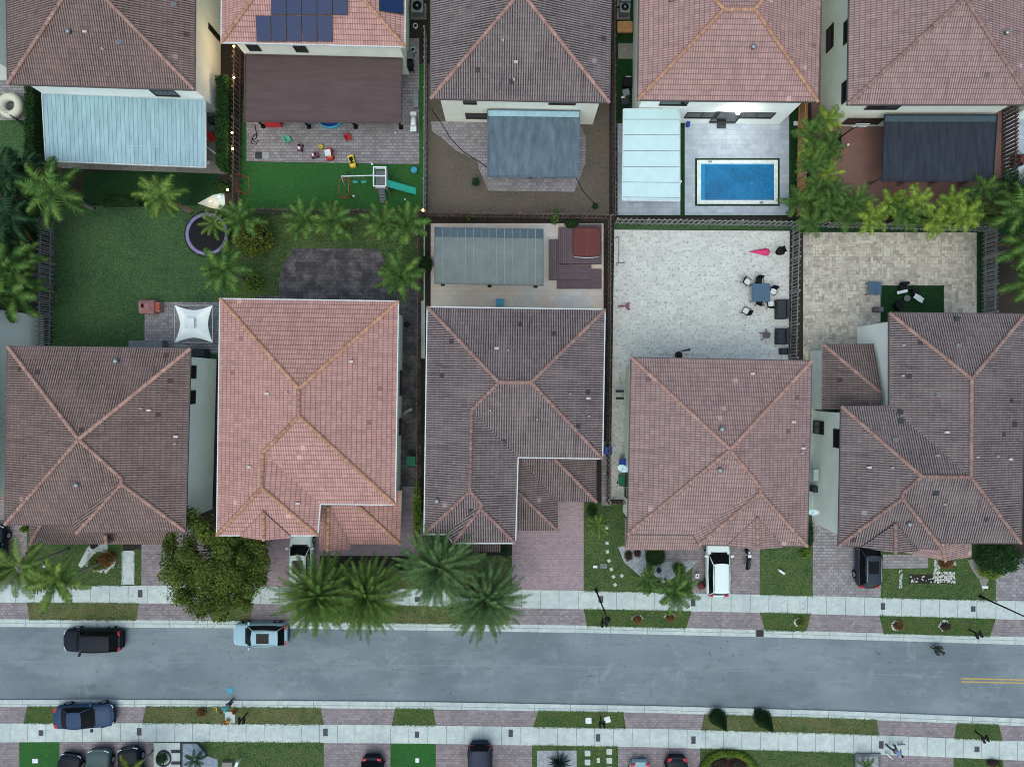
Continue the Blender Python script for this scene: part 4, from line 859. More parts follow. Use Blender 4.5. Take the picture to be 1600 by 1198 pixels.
def palm_crown(kind, seed=0):
    k = (kind, seed)
    if k in PALM: return PALM[k]
    r = random.Random(seed * 31 + hash(kind) % 1 + len(kind)); b = MB()
    if kind.startswith('date'):
        N_ = 116
        for i in range(N_):
            f = i / N_; az_ = i * 2.39996 + r.uniform(-.15, .15); e = R(82) - R(100) * f ** .8 + r.uniform(-.1, .1)
            frond(b, (0, 0, .1 - f * .4), az_, (1.0 + .3 * min(1, f * 2.2)) * r.uniform(.78, 1.03) * 2.7, e, R(28) + .35 * f, .33, 30, .065, 1.0, .05, r, .04)
    elif kind == 'coco':
        for i in range(13):
            f = i / 13; az_ = i * 2.39996 + r.uniform(-.2, .2); frond(b, (0, 0, .2), az_, r.uniform(2.0, 2.6), R(70) - R(62) * f, R(75), .62, 44, .05, .8, .4, r)
    elif kind == 'open':
        for i in range(10):
            f = i / 10; az_ = i * 2.39996 * .78 + r.uniform(-.15, .15); frond(b, (0, 0, .2), az_, r.uniform(1.9, 2.5), R(55) - R(45) * f, R(50), .5, 34, .055, .75, .3, r)
    elif kind == 'fox':
        for i in range(14):
            f = i / 14; az_ = i * 2.39996 + r.uniform(-.2, .2); frond(b, (0, 0, .2), az_, r.uniform(1.6, 2.35), R(75) - R(65) * f, R(60), .44, 30, .065, .75, .25, r)
    elif kind == 'areca':
        for st in range(2):
            ox, oy, oz = r.uniform(-.35, .35), r.uniform(-.35, .35), -.35 * st
            for i in range(7):
                f = i / 7; frond(b, (ox, oy, oz), i * 2.39996 + st, r.uniform(1.1, 1.5), R(72) - R(60) * f, R(60), .36, 18, .05, .7, .3, r, .022)
    o = b.build('crown', M_['l_fox']); bpy.data.objects.remove(o); PALM[k] = bpy.data.meshes[-1] if False else None
    return b
CM = {}
def crown_mesh(kind, seed, mk):
    key = (kind, seed, mk)
    if key not in CM:
        b = palm_crown2(kind, seed); o = b.build('crown', M_[mk]); CM[key] = o.data; bpy.data.objects.remove(o)
    return CM[key]
def palm_crown2(kind, seed):
    return palm_crown(kind, seed)
def palm(label, x, y, z, kind, mk, scale=1.0, seed=0, rz=0, group=None, trunk=.12, tm='trunk', lean=(0, 0), name='palm_tree'):
    c = W(x, y, z); t = thing(name, label, 'palm', (c.x - lean[0], c.y - lean[1], 0), group=group)
    PALM.pop((kind, seed), None)
    cr = bpy.data.objects.new('crown', crown_mesh(kind, seed, mk)); COL.objects.link(cr); cr.parent = t; cr.location = (lean[0], lean[1], z); tr = random.Random(int(x * 3 + y)); cr.scale = (scale * tr.uniform(.93, 1.07), scale * tr.uniform(.93, 1.07), scale); cr.rotation_euler = (tr.uniform(-.16, .16), tr.uniform(-.16, .16), rz)
    b = MB(); n = max(4, int(z / .35)); P_ = []; Rr = []
    for i in range(n + 1):
        f = i / n; P_.append((lean[0] * f ** 1.4, lean[1] * f ** 1.4, z * f)); Rr.append(trunk * (1.25 - .35 * f) * (1 + .06 * (i % 2)))
    b.tube(P_, Rr, 9); b.build('trunk', M_[tm], t)
    if kind in ('date', 'coco'):
        b = MB(); tr = random.Random(int(x + y))
        for i in range(4 if kind == 'date' else 2): frond(b, (lean[0], lean[1], z - .3), tr.uniform(0, 6.28), tr.uniform(1.8, 2.5) * scale, R(tr.uniform(-25, 5)), R(30), .28, 22, .05, 1.0, .3, tr)
        b.build('dead_fronds', M_['l_dead'], t)
    if kind.startswith('date'):
        b = MB(); b.lathe((lean[0], lean[1], z - .7), [(trunk * 1.1, 0), (trunk * 2, .3), (trunk * 1.6, .75), (.1, .9)], 12); b.build('boot_head', M_['bark'], t)
    return t
gp = 'big feathery palms along the pavement'
palm('large date palm spilling over the kerb at the left of the street palms', 497, 928, 5.2, 'date', 'l_date2', 1.03, 1, 0, gp, .22)
palm('large date palm second from the left with its crown over the verge', 573, 932, 5.0, 'date', 'l_date2', .98, 2, 1.0, gp, .22)
palm('large grey green date palm touching the front porch roof of the black roofed house', 686, 886, 6.0, 'date', 'l_date', .97, 3, 2.0, gp, .22)
palm('large date palm at the edge of the pink driveway', 757, 936, 5.2, 'date', 'l_date', 1.0, 4, .6, gp, .22)
palm('bright palm leaning out at the left edge above the pavement', 34, 885, 5.3, 'open', 'l_coco', 1.05, 1, .3, 'front yard palms at the left', .09)
palm('yellow green palm whose fronds cover a pavement cover near the white path', 96, 905, 5.1, 'fox', 'l_coco', 1.08, 1, .0, 'front yard palms at the left', .09)
gp = 'palms around the back lawns'
palm('large drooping dark palm below the pale blue patio roof', 88, 302, 4.6, 'coco', 'l_fox', 1.2, 2, .4, gp)
palm('pale yellow green palm standing alone at the top of the big lawn', 256, 309, 4.4, 'coco', 'l_coco', .9, 3, 0, gp)
palm('small palm overhanging the trampoline', 335, 350, 3.2, 'open', 'l_coco', .55, 2, .7, gp, .07)
for lab, x, y, sc, sd, ro_ in (('green palm right of the trampoline beside the yellow shrub', 382, 345, .95, 1, .2), ('green palm below the trampoline beside the salmon roof', 352, 424, 1.05, 2, 1.1), ('left palm of the middle pair above the mouldy paver patio', 478, 346, .95, 3, .6),
                               ('right palm of the middle pair above the mouldy paver patio', 520, 347, .95, 1, 2.0), ('left palm of the pair at the right end of the turf fence', 600, 350, .9, 2, 2.5), ('right palm of the pair at the right end of the turf fence', 638, 354, 1.05, 3, 3.0),
                               ('green palm at the right edge of the mouldy paver patio', 628, 436, 1.1, 1, 3.7)):
    palm(lab, x, y, 3.6, 'fox', 'l_fox', sc * .95, sd, ro_, gp, .1)
gp = 'dense palms at the left edge'
for lab, x, y, z, kd, sc, sd, ro_ in (('dark palm at the left edge just under the railing lawn', 18, 272, 4.5, 'coco', .95, 4, .2), ('dark palm at the left edge level with the tops of the grey fence', 22, 340, 4.4, 'coco', 1.0, 5, 1.2), ('palm at the left edge beside the middle of the grey fence', 14, 420, 4.2, 'fox', 1.25, 2, .4),
                                      ('lowest palm at the left edge over the white wall', 22, 462, 4.0, 'fox', 1.15, 3, 1.9)):
    palm(lab, x, y, z, kd, 'l_dark' if kd == 'coco' else 'l_fox', sc, sd, ro_, gp)
gp = 'palms at the right edge'
for lab, x, y, z, sc, sd, ro_ in (('upper palm at the right edge above the grey slat fence', 1592, 330, 4.6, 1.05, 4, .9), ('middle palm at the right edge beside the grey slat fence', 1602, 385, 4.6, 1.0, 5, .1), ('lowest palm at the right edge beside the dark tiled roof', 1606, 445, 4.6, .9, 2, 2.0)):
    palm(lab, x, y, z, 'coco', 'l_fox', sc, sd, ro_, gp)
gp = 'areca palms beside the tan timber fence'
for i, (x, y) in enumerate(((1290, 192), (1272, 205), (1295, 218), (1270, 232), (1290, 245), (1272, 262), (1296, 276), (1275, 292), (1298, 300))):
    palm('%s areca palm down from the house in the hedge beside the tan timber fence' % words[i], x, y, 2.8 + (i % 3) * .25, 'areca', 'l_fox' if i % 3 else 'l_areca', 1.0, i % 3, i * 1.3, gp, .06, name='areca_palm')
gp = 'areca palms in the row above the tan stone patio'
for i, x in enumerate((1250, 1273, 1295, 1318, 1341, 1364, 1387, 1410, 1433, 1456, 1479, 1502, 1525, 1548, 1571, 1594)):
    palm('%s areca palm from the left in the row above the tan stone patio' % words[i], x, (320 if i % 2 == 0 else 341) - (10 if x > 1530 else 0), 2.6 + (i * 7 % 3) * .25, 'areca', 'l_fox' if x < 1350 or x > 1545 or i in (7, 12) else 'l_areca', 1.1, (i + 1) % 3, i * 1.7, gp, .06, name='areca_palm')
palm('dark green areca palm behind the row at the top right corner of its hedge', 1540, 302, 3, 'areca', 'l_fox', 1.1, 1, 0, None, .06, name='areca_palm')
palm('dark blue green areca palm at the right edge under the grill', 1585, 296, 3, 'areca', 'l_dark', 1.2, 2, 0, None, .06, name='areca_palm')
palm('small bright palm beside the stepping stones', 934, 820, 1.6, 'open', 'l_coco', .45, 1, 0, None, .06)
palm('small palm at the tip of the white gravel bed', 1012, 905, 1.8, 'open', 'l_fox', .6, 2, .5, None, .06)
palm('medium green palm overhanging the pavement left of the white car', 1052, 921, 2.8, 'fox', 'l_fox', .95, 2, .2, None, .09)
palm('olive palm at the bottom edge over the black parked car', 207, 1205, 3.0, 'open', 'l_yel', .7, 1, 1.6, None, .08)
palm('small palm in the square planter at the bottom edge', 1355, 1196, .8, 'open', 'l_fox', .4, 2, .3, None, .06)
palm('small dark palm in the blue white gravel at the bottom edge', 306, 1184, .8, 'open', 'l_dark', .42, 1, 2.3, None, .06)
gp = 'dense palms at the left edge'
for lab, x, y, z, kd, sc, sd, ro_ in (('dark palm in the top left palm clump touching the hedge', 48, 268, 3.8, 'coco', .8, 3, 2.2), ('dark palm in the left clump beside the top of the grey fence', 52, 330, 3.4, 'coco', .75, 2, 3.4), ('short dark palm at the left edge between two taller ones', 4, 372, 3.8, 'coco', .9, 4, 4.0), ('green palm in the left clump touching the middle of the grey fence', 44, 402, 3.2, 'fox', .9, 1, 5.0), ('lower green palm in the left clump by the foot of the grey fence', 44, 448, 3.0, 'fox', .8, 3, .8)):
    palm(lab, x, y, z, kd, 'l_dark' if kd == 'coco' else 'l_fox', sc, sd, ro_, gp, .1)
def leaves(b, pts, size, r, up=.35):
    for p in pts:
        n = Vector((r.gauss(0, 1), r.gauss(0, 1), abs(r.gauss(0, 1)) + up)).normalized(); a = n.orthogonal().normalized(); a.rotate(Matrix.Rotation(r.uniform(0, 6.28), 3, n)); c = n.cross(a); s_ = size * r.uniform(.6, 1.3)
        b.face([p - a * s_, p + c * s_ * .5, p + a * s_, p - c * s_ * .5])
def blob(b, c, rad, k=10, seed=0, amp=.18):
    rows = []
    for i in range(k):
        th = math.pi * (i + .5) / k; row = []
        for j in range(k * 2):
            ph = math.pi * j / k; d = Vector((math.sin(th) * math.cos(ph), math.sin(th) * math.sin(ph), math.cos(th))); f = 1 + amp * noise.noise(d * 2.2 + Vector((seed, 0, 0)))
            row.append((c[0] + d.x * rad[0] * f, c[1] + d.y * rad[1] * f, c[2] + d.z * rad[2] * f))
        rows.append(row)
    n = b.grid(rows, True); b.cap([n + j for j in range(2 * k)][::-1]); b.cap([n + (k - 1) * 2 * k + j for j in range(2 * k)])
def bush(label, x, y, rx, ry, hgt, mk, n=1500, size=.07, name='shrub', cat='shrub', seed=0, group=None, box=False, rz=0):
    """rx, ry in photo pixels at half height"""
    z = hgt / 2; c = W(x, y, z); k = (H - z) / F; ax, ay = rx * k, ry * k; t = thing(name, label, cat, (c.x, c.y, 0), rz, group); r = random.Random(seed + int(x * 13 + y)); b = MB(); pts = []
    for _ in range(n):
        if box:
            p = Vector((r.uniform(-ax, ax), r.uniform(-ay, ay), r.uniform(.1, hgt)))
            f = r.random()
            if f < .55: p.z = hgt * r.uniform(.9, 1.04) + .12 * noise.noise(Vector((p.x * 1.3 + x, p.y * 1.3, 0)))
            elif f < .8: p.x = math.copysign(ax * r.uniform(.9, 1.06), p.x)
            else: p.y = math.copysign(ay * r.uniform(.9, 1.06), p.y)
        else:
            d = Vector((r.gauss(0, 1), r.gauss(0, 1), r.gauss(0, 1))).normalized(); f = (1 + .3 * noise.noise(d * 2.5 + Vector((x, y, 0)))) * r.uniform(.72, 1.03); p = Vector((d.x * ax * f, d.y * ay * f, z + d.z * z * f))
            p.z = max(.03, p.z)
        pts.append(p)
    leaves(b, pts, size, r); b.build('foliage', M_[mk], t)
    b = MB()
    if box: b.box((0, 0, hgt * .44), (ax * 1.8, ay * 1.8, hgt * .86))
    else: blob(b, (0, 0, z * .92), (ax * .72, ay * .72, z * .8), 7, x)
    b.build('dark_core', M_['core'], t); return t  # solid dark core filling the inside of the bush
# dark leafy street tree
c = W(333, 877, 5.0); t = thing('leafy_tree', 'large dark leafy tree between the first two driveways reaching over the pavement', 'tree', (c.x, c.y, 0)); r = random.Random(5); b = MB(); br = MB()
for i in range(165):
    d = Vector((r.gauss(0, 1), r.gauss(0, 1), r.gauss(0, .7))).normalized(); f = r.uniform(.25, 1) ** .6; q = Vector((d.x * 4.25 * f, d.y * 4.35 * f, 4.6 + d.z * 1.6 * f)); rr = r.uniform(.45, .85)
    pts = []
    for _ in range(300):
        e = Vector((r.gauss(0, 1), r.gauss(0, 1), r.gauss(0, .8))).normalized() * rr * r.uniform(.3, 1.05); pts.append(q + e)
    leaves(b, pts, .095, r, .35)
    if i % 3 == 0: br.tube([(0, 0, 2.0), (q.x * .45, q.y * .45, 3.3), tuple(q)], [.1, .06, .015], 5)
b.build('crown', M_['l_oak'], t); br.build('limbs', M_['bark'], t)
b = MB(); b.tube([(0, 0, 0), (.05, 0, 1.1), (0, .05, 2.3), (-.1, .1, 3.4)], [.24, .19, .17, .1], 10); b.build('trunk', M_['bark'], t)
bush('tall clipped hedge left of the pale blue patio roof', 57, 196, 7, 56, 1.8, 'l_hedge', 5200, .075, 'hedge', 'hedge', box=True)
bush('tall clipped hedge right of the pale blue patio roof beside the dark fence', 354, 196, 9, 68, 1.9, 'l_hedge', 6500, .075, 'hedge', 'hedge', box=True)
bush('low loose hedge at the top of the big back lawn', 190, 316, 28, 6, .8, 'l_hedge', 2200, .07, 'hedge', 'hedge', box=True)
bush('narrow green hedge between the salmon and the black roofed houses', 652, 800, 6, 48, 1.6, 'l_lime', 3000, .07, 'hedge', 'hedge')
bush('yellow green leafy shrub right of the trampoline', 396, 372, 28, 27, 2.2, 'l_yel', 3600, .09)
bush('round lime bush under the middle palms', 533, 360, 14, 13, .9, 'l_lime', 1000, .06)
bush('dim round bush beside the leaning palm trunks above the salmon roof', 396, 442, 14, 16, .9, 'l_lime', 1100, .06)
bush('dark bush behind the fence between the palms and the grey ribbed roof', 663, 412, 14, 12, 1.6, 'l_hedge', 1000, .07)
bush('small pale green conical tree above the grey ribbed patio roof', 867, 339, 6, 12, 1.8, 'l_fox', 700, .06)
bush('dark green round bush left of the hot tub', 893, 350, 11, 8, .9, 'l_hedge', 900, .06)
bush('tiny green shrub at the fence below the dirt yard', 732, 338, 4, 6, .9, 'l_yel', 300, .05)
bush('tiny green plant in the corner of the dirt yard', 930, 322, 5, 5, .5, 'l_hedge', 220, .05)
bush('round clipped bush beside the front door of the dusty pink house', 1024, 869, 16, 15, .9, 'l_hedge', 2200, .05)
bush('round spiky bush on the white gravel left of the white car', 1061, 889, 10, 11, .7, 'l_fox', 900, .06)
bush('small bright yellow shrub on the lawn right of the motorcycle', 1258, 865, 8, 7, .6, 'l_lime', 500, .05)
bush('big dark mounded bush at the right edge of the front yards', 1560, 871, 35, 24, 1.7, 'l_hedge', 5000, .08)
bush('lower bright part bush spilling from the dark mound toward the driveway', 1548, 892, 20, 12, 1.0, 'l_lime', 1300, .07)
bush('orange brown croton shrub inside the pebble ring', 167, 873, 13, 12, .8, 'l_croton', 1000, .06)
bush('olive shrub in the left half of the pebble ring', 148, 882, 12, 10, .6, 'l_yel', 700, .06)
bush('round lime bush beside the palm base on the first lawn', 47, 902, 9, 10, .7, 'l_lime', 700, .05)
bush('small dark bush between the two left palms', 76, 897, 8, 7, .6, 'l_hedge', 400, .05)
bush('dim reddish shrub in the gravel corner by the pink house porch', 1478, 880, 12, 8, .6, 'l_croton', 700, .06)
bush('flat brown shrub on the verge right of the first street lamp', 996, 968, 7, 6, .4, 'l_croton', 350, .05)
bush('flat brown shrub on the verge under the medium palm', 1047, 965, 7, 6, .4, 'l_croton', 350, .05)
bush('yellow brown shrub ringed by white pebbles on the short verge', 1251, 972, 7, 7, .45, 'l_yel', 350, .05)
bush('brown shrub with white pebbles at the left of the long verge', 1405, 977, 8, 7, .45, 'l_croton', 380, .05)
bush('thin brown shrub with white pebbles in the middle of the long verge', 1478, 979, 9, 6, .35, 'l_red', 300, .05)
bush('dark plant on the grass in the dirt yard corner beside the patio', 743, 284, 6, 6, 1.0, 'l_dark', 400, .06)
bush('dark clump on the south verge left of the person in teal', 314, 1113, 8, 8, .4, 'l_croton', 350, .05)
bush('orange croton beside the white slab near the person in teal', 366, 1112, 3.5, 4, .4, 'l_croton', 150, .05)
bush('dark round shrub in the black ring of the gravel garden', 253, 1185, 9, 9, .6, 'l_hedge', 600, .05)
bush('lime hedge strip beside the first garage at the left edge', 38, 826, 6, 6, .8, 'l_lime', 350, .05)
bush('leafy bush in the lit corner beside the dark turf', 345, 292, 14, 12, 1.0, 'l_hedge', 900, .06)
bush('dark shaded shrub mass at the left edge', 30, 372, 26, 24, 1.6, 'l_hedge', 2500, .08)
bush('dark plants beside the walkway of the black roofed house', 790, 862, 6, 9, .6, 'l_dark', 400, .05)
bush('dark red plants at the left in the white gravel', 982, 868, 7, 9, .5, 'l_red', 350, .05)
bush('dark red plants at the porch in the white gravel', 996, 864, 6, 7, .5, 'l_red', 300, .05)
bush('tall green shrub beside the house wall near the blue bin', 925, 798, 8, 8, 1.0, 'l_hedge', 600, .06)
bush('green shrub strip right of the dusty pink house', 1266, 835, 5, 20, .8, 'l_hedge', 900, .05)
bush('low dark bushes under the date palms', 640, 884, 22, 10, .6, 'l_hedge', 1300, .06)
bush('red and green bush at the bottom right edge', 1552, 1192, 10, 5, .5, 'l_red', 400, .05)
bush('green hedge end at the bottom right edge', 1560, 1196, 8, 6, .5, 'l_lime', 400, .05)
for lab, x, y in (('left of two pointed conical trees on the south verge', 1120, 1117), ('right of two pointed conical trees on the south verge beside the kerb drain', 1190, 1119)):
    c = W(x, y); t = thing('conical_tree', lab, 'tree', (c.x, c.y, 0), group='conical trees on the south verge'); r = random.Random(int(x)); b = MB(); pts = []
    for _ in range(2600):
        f = r.random() ** .6; h_ = (1 - f) * 2.4 + .1; a = r.uniform(0, 6.28); rr = (.72 * f + .03) * r.uniform(.8, 1.05); pts.append(Vector((rr * math.cos(a), rr * math.sin(a), h_)))
    leaves(b, pts, .05, r); b.build('foliage', M_['l_hedge'], t); b = MB(); b.lathe((0, 0, 0), [(.6, .1), (.4, .9), (.15, 1.9), (.02, 2.3)], 10); b.build('dark_core', M_['core'], t)
# lime hedge arc with red plants
b = MB(); r = random.Random(3); pts = []
t = thing('curved_hedge', 'bright lime clipped hedge curving round red plants at the bottom edge', 'hedge', W(1138, 1210)); c0 = W(1138, 1210)
for _ in range(6500):
    a = r.uniform(math.pi * 1.0, math.pi * 2.0); u = r.uniform(-1, 1); h_ = .5 * (1 - .35 * u * u); x = 1138 + (44 + u * 4.5) * math.cos(a); y = 1215 + (39 + u * 4.5) * math.sin(a); p = W(x, y, .25) - c0; p.z = h_ * (r.uniform(.85, 1.05) if r.random() < .7 else r.uniform(.1, 1)); pts.append(p)
leaves(b, pts, .05, r); b.build('foliage', M_['l_lime'], t)
b = MB(); path_ = [W(1138 + 44 * math.cos(math.pi * (1 + k / 20)), 1215 + 39 * math.sin(math.pi * (1 + k / 20))) - c0 + Vector((0, 0, .2)) for k in range(21)]; b.tube(path_, .19, 6); b.build('dark_core', M_['core'], t)
for lab, x, y, sx in (('red plants filling the left half of the lime hedge curve', 1125, 1193, 15), ('red plants filling the right half of the lime hedge curve', 1152, 1195, 14)):
    bush(lab, x, y, sx, 11, .35, 'l_red', 900, .06, group='red plants inside the hedge curve')
# agave
def agave(label, x, y, n, L_, mk, group=None, w=.06):
    c = W(x, y); t = thing('spiky_plant', label, 'plant', (c.x, c.y, .02), group=group); b = MB(); r = random.Random(int(x))
    for i in range(n):
        a = i * 2.39996; e = R(75) - R(68) * i / n; l = L_ * r.uniform(.85, 1.05); h = Vector((math.cos(a), math.sin(a), 0)); s = Vector((-h.y, h.x, 0)); d = h * math.cos(e) + Vector((0, 0, math.sin(e)))
        p0 = h * .05; p1 = d * l * .5; p2 = d * l - Vector((0, 0, .1 * l)); b.face([p0 - s * w * .6, p0 + s * w * .6, p1 + s * w, p2, p1 - s * w]); b.face([p1 - s * w + Vector((0, 0, .04)), p0 + Vector((0, 0, -.02)), p2])
    b.build('leaf_rosette', M_[mk], t); return t
M_['l_agave'] = leafm('blue_green_agave_leaf', (70, 92, 84), (48, 66, 64), .3)
agave('large dark spiky agave on the square of white gravel', 874, 1190, 46, 1.25, 'l_agave')
agave('small spiky dark plant on the right of the white gravel bed', 1029, 890, 16, .35, 'l_agave')
agave('spiky plant at the corner where the dark mound meets the driveway', 1580, 886, 20, .6, 'l_fox')
# ---------------------------------------------------------------- cars
def paint(name, c, metal=0): return mat(name, c, .42, .03, .5, coat=.06, spec=.12)
P_black = paint('black_car_paint', (16, 26, 36)); P_lblue = paint('pale_blue_car_paint', (150, 182, 192)); P_blue = paint('steel_blue_car_paint', (40, 66, 96)); P_white = paint('white_car_paint', (220, 228, 228))
P_green = paint('dark_green_grey_paint', (70, 88, 88)); P_navy = paint('navy_car_paint', (22, 44, 66)); P_dgrey = paint('dark_grey_car_paint', (46, 54, 66))
M_['headl'] = mat('headlight_lens', (226, 232, 236), .15); M_['taill'] = mat('red_tail_lens', (176, 24, 40), .2); M_['cglass'] = mat('tinted_car_glass', (10, 14, 18), .2, spec=.12)
def car(label, x, y, rz, L, Wd, Ht, pm, kind='suv', sunroof=False, rails=False, roofm=None, cat='car', name='parked_car', spare=False, bonnet_open=False):
    c = W(x, y, .6); t = thing(name, label, cat, (c.x, c.y, -.12 if 980 < y < 1093 else .0), R(rz)); hl, hw = L / 2, Wd / 2
    zb = 1.0 if kind != 'sedan' else .88; zh = zb - (.06 if kind == 'suv' else .1)
    def top(s):                                   # belt / bonnet height along the car, s: -1 rear .. 1 front
        if s > .45: return zb - (s - .45) / .55 * (.2 if kind == 'suv' else .24) - max(0, s - .9) * 1.2
        if s < -.85: return zb - (-.85 - s) * 1.0
        return zb
    def half(s): return hw * (1 - .03 * abs(s) ** 2 - .30 * max(0, (abs(s) - .78) / .22) ** 2.6)
    rows = []; n = 26
    for i in range(n + 1):
        s = -1 + 2 * i / n; s = math.copysign(abs(s) ** .85, s); w = half(s); z = top(s); zl = .24 + .12 * max(0, abs(s) - .85) / .15
        xx = s * hl
        prof = [(-.86, zl), (-.97, zl + .12), (-1, .55), (-.985, z - .18), (-.93, z - .05), (-.8, z), (-.4, z + .035), (0, z + .05), (.4, z + .035), (.8, z), (.93, z - .05), (.985, z - .18), (1, .55), (.97, zl + .12), (.86, zl)]
        rows.append([(xx, q * w, zz) for q, zz in prof])
    b = MB(); k0 = b.grid(rows, True); m_ = 15; b.cap([k0 + j for j in range(m_)]); b.cap([k0 + n * m_ + j for j in range(m_)][::-1])
    body = b.build('body', pm, t)
    # greenhouse
    if kind == 'suv': xs = (.42, .16, -.74, -.9)
    elif kind == 'boxy': xs = (.3, .12, -.93, -.97)
    elif kind == 'hatch': xs = (.44, .14, -.6, -.88)
    else: xs = (.36, .06, -.36, -.68)
    xw, xf, xq, xb = [v * hl for v in xs]; bw = hw * .86; rw = hw * .68; zr = Ht
    def gl(name, rws): b = MB(); b.grid(rws, False); return b.build(name, M_['cglass'], t)
    def row(x, hwid, z, bulge, n=8): return [(x + bulge * (1 - (2 * j / n - 1) ** 2), hwid * (2 * j / n - 1), z + .03 * (1 - (2 * j / n - 1) ** 2)) for j in range(n + 1)]
    gl('windshield', [row(xw, bw * .98, zb + .02, .16), row(xf, rw, zr - .02, .1)]); gl('rear_window', [row(xb, bw * .94, zb + .02, -.05), row(xq, rw * .95, zr - .03, -.04)])
    for sg in (-1, 1): gl('side_window', [[(xb, sg * bw * .97, zb), ((xb + xw) / 2, sg * bw * 1.04, zb), (xw, sg * bw, zb)], [(xq, sg * rw * .95, zr - .03), ((xq + xf) / 2, sg * rw * 1.03, zr - .01), (xf, sg * rw, zr - .02)]])
    b = MB(); rws = []
    for i in range(9):
        f = i / 8; xx = (xq - .04) + (xf + .04 - xq) * f; ww = rw * (1.0 + .04 * math.sin(math.pi * f)) * (.95 + .06 * f); rws.append([(xx + (.1 if i == 8 else (-.04 if i == 0 else 0)) * (1 - (2 * j / 8 - 1) ** 2), ww * (2 * j / 8 - 1), zr - .02 + .05 * (1 - (2 * j / 8 - 1) ** 2) + .02 * math.sin(math.pi * f)) for j in range(9)])
    b.grid(rws); rf = b.build('roof', roofm or pm, t)
    if sunroof:
        b = MB(); b.prism([(x_, y_) for x_, y_ in ((xf - .35, -rw * .62), (xf - .35, rw * .62), (xf - 1.35, rw * .62), (xf - 1.35, -rw * .62))], zr, zr + .065); b.build('sunroof', M_['cglass'], rf)
    for sg in (-1, 1):
        b = MB(); b.tube([(xw, sg * bw * .99, zb), (xf, sg * rw, zr - .01)], .035, 5); b.tube([(xf, sg * rw, zr), ((xf + xq) / 2, sg * rw * 1.03, zr + .01), (xq, sg * rw * .95, zr - .01), (xb, sg * bw * .96, zb)], .035, 5); b.build('pillar', pm, t)
        if rails: b = MB(); b.tube([(xf - .1, sg * rw * .92, zr + .03), (xf - .15, sg * rw * .92, zr + .09), (xq + .2, sg * rw * .9, zr + .08), (xq + .1, sg * rw * .9, zr + .02)], .022, 5); b.build('roof_rail', M_['steel'], rf)
        b = MB(); b.box((xw - .12, sg * (hw + .1), zb + .06), (.14, .24, .16), sg * -.25); b.build('mirror', pm, t)
        b = MB(); f_ = half(.93); b.prism([(hl * .985, sg * f_ * .6), (hl * .93, sg * f_ * .98), (hl * .84, sg * f_ * 1.02), (hl * .88, sg * f_ * .62)], top(.93) - .22, top(.93) - .03); b.build('headlight', M_['headl'], t)
        b = MB(); b.prism([(-hl * .985, sg * f_ * .55), (-hl * .95, sg * f_ * .97), (-hl * .83, sg * f_ * 1.02), (-hl * .9, sg * f_ * .6)], zb - .28, zb - .02); b.build('taillight', M_['taill'], t)
        for xx in (.6 * hl, -.58 * hl):
            yy = sg * (hw - .1); b = MB(); b.tube([(xx, yy - .12, .34), (xx, yy + .12, .34)], .34, 16); wh = b.build('wheel', M_['rubber'], t)
            b = MB(); b.tube([(xx, yy + sg * .10, .34), (xx, yy + sg * .135, .34)], .2, 12); b.build('rim', M_['rim'], wh)
    b = MB(); b.box((hl * .96, 0, .5), (.16, half(.96) * 1.5, .22)); b.build('grille', M_['black'], t)
    b = MB(); b.box((-hl * .965, 0, .42), (.2, half(.96) * 1.7, .22)); b.build('rear_bumper', M_['black'] if kind == 'suv' else pm, t)
    b = MB(); b.tube([(xw + .35 * (hl - xw), -bw * .0, zb + .0), (xw + .1, 0, zb + .055)], .002, 3) if False else b.box((xw + .14, 0, zb + .035), (.1, bw * 1.6, .03)); b.build('wiper_cowl', M_['black'], t)
    if kind == 'sedan' and spare is False: pass
    if spare:
        b = MB(); b.tube([(-hl - .02, 0, .95), (-hl - .24, 0, .95)], .36, 16); b.build('spare_wheel', M_['rubber'], t)
    return t
car('black estate car with red tail lights parked at the north kerb on the left', 145, 1000, 180, 4.75, 1.88, 1.62, P_black, 'suv')
car('pale blue car with a large sunroof parked on the road by the first date palm', 407, 991, 180, 4.4, 1.85, 1.62, P_lblue, 'suv', True, True)
car('steel blue saloon parked on the pink apron of the south verge', 132, 1118, 2, 4.85, 1.9, 1.42, P_blue, 'sedan')
car('white people carrier on the driveway of the dusty pink house', 1121, 884, 90, 4.9, 1.9, 1.72, P_white, 'suv', False, True)
car('white car with sunroof half under a date palm on the driveway of the salmon house', 471, 871, 90, 4.6, 1.85, 1.6, P_white, 'suv', True)
car('dark grey car with a glass roof on the driveway at the right', 1355, 872, 90, 4.7, 1.85, 1.62, P_dgrey, 'suv', True, True)
car('black car at the bottom left edge next to the bright turf', 105, 1222, 82, 4.7, 1.85, 1.5, P_black, 'sedan')
car('dark green grey off roader with white headlights at the bottom left edge', 155, 1216, 90, 4.8, 1.95, 1.75, P_green, 'suv', rails=True)
car('black car under the olive palm at the bottom edge', 208, 1212, 100, 4.8, 1.85, 1.55, P_black, 'suv')
car('dark navy car at the bottom edge beside the bright turf strip', 582, 1224, -90, 4.6, 1.8, 1.5, P_black, 'hatch')
car('large navy off roader nosing onto the south pavement', 750, 1206, -90, 4.9, 2.0, 1.8, P_navy, 'boxy')
car('pale car just entering the frame at the bottom beside the stepping stones', 1000, 1232, -90, 4.5, 1.75, 1.45, P_lblue, 'sedan')
car('black car with red tail lights at the bottom beside the lime hedge', 1057, 1225, -90, 4.6, 1.8, 1.5, P_black, 'sedan')
car('black car with pale windscreen cut off by the left edge', -8, 864, 90, 4.6, 1.85, 1.5, P_black, 'suv')
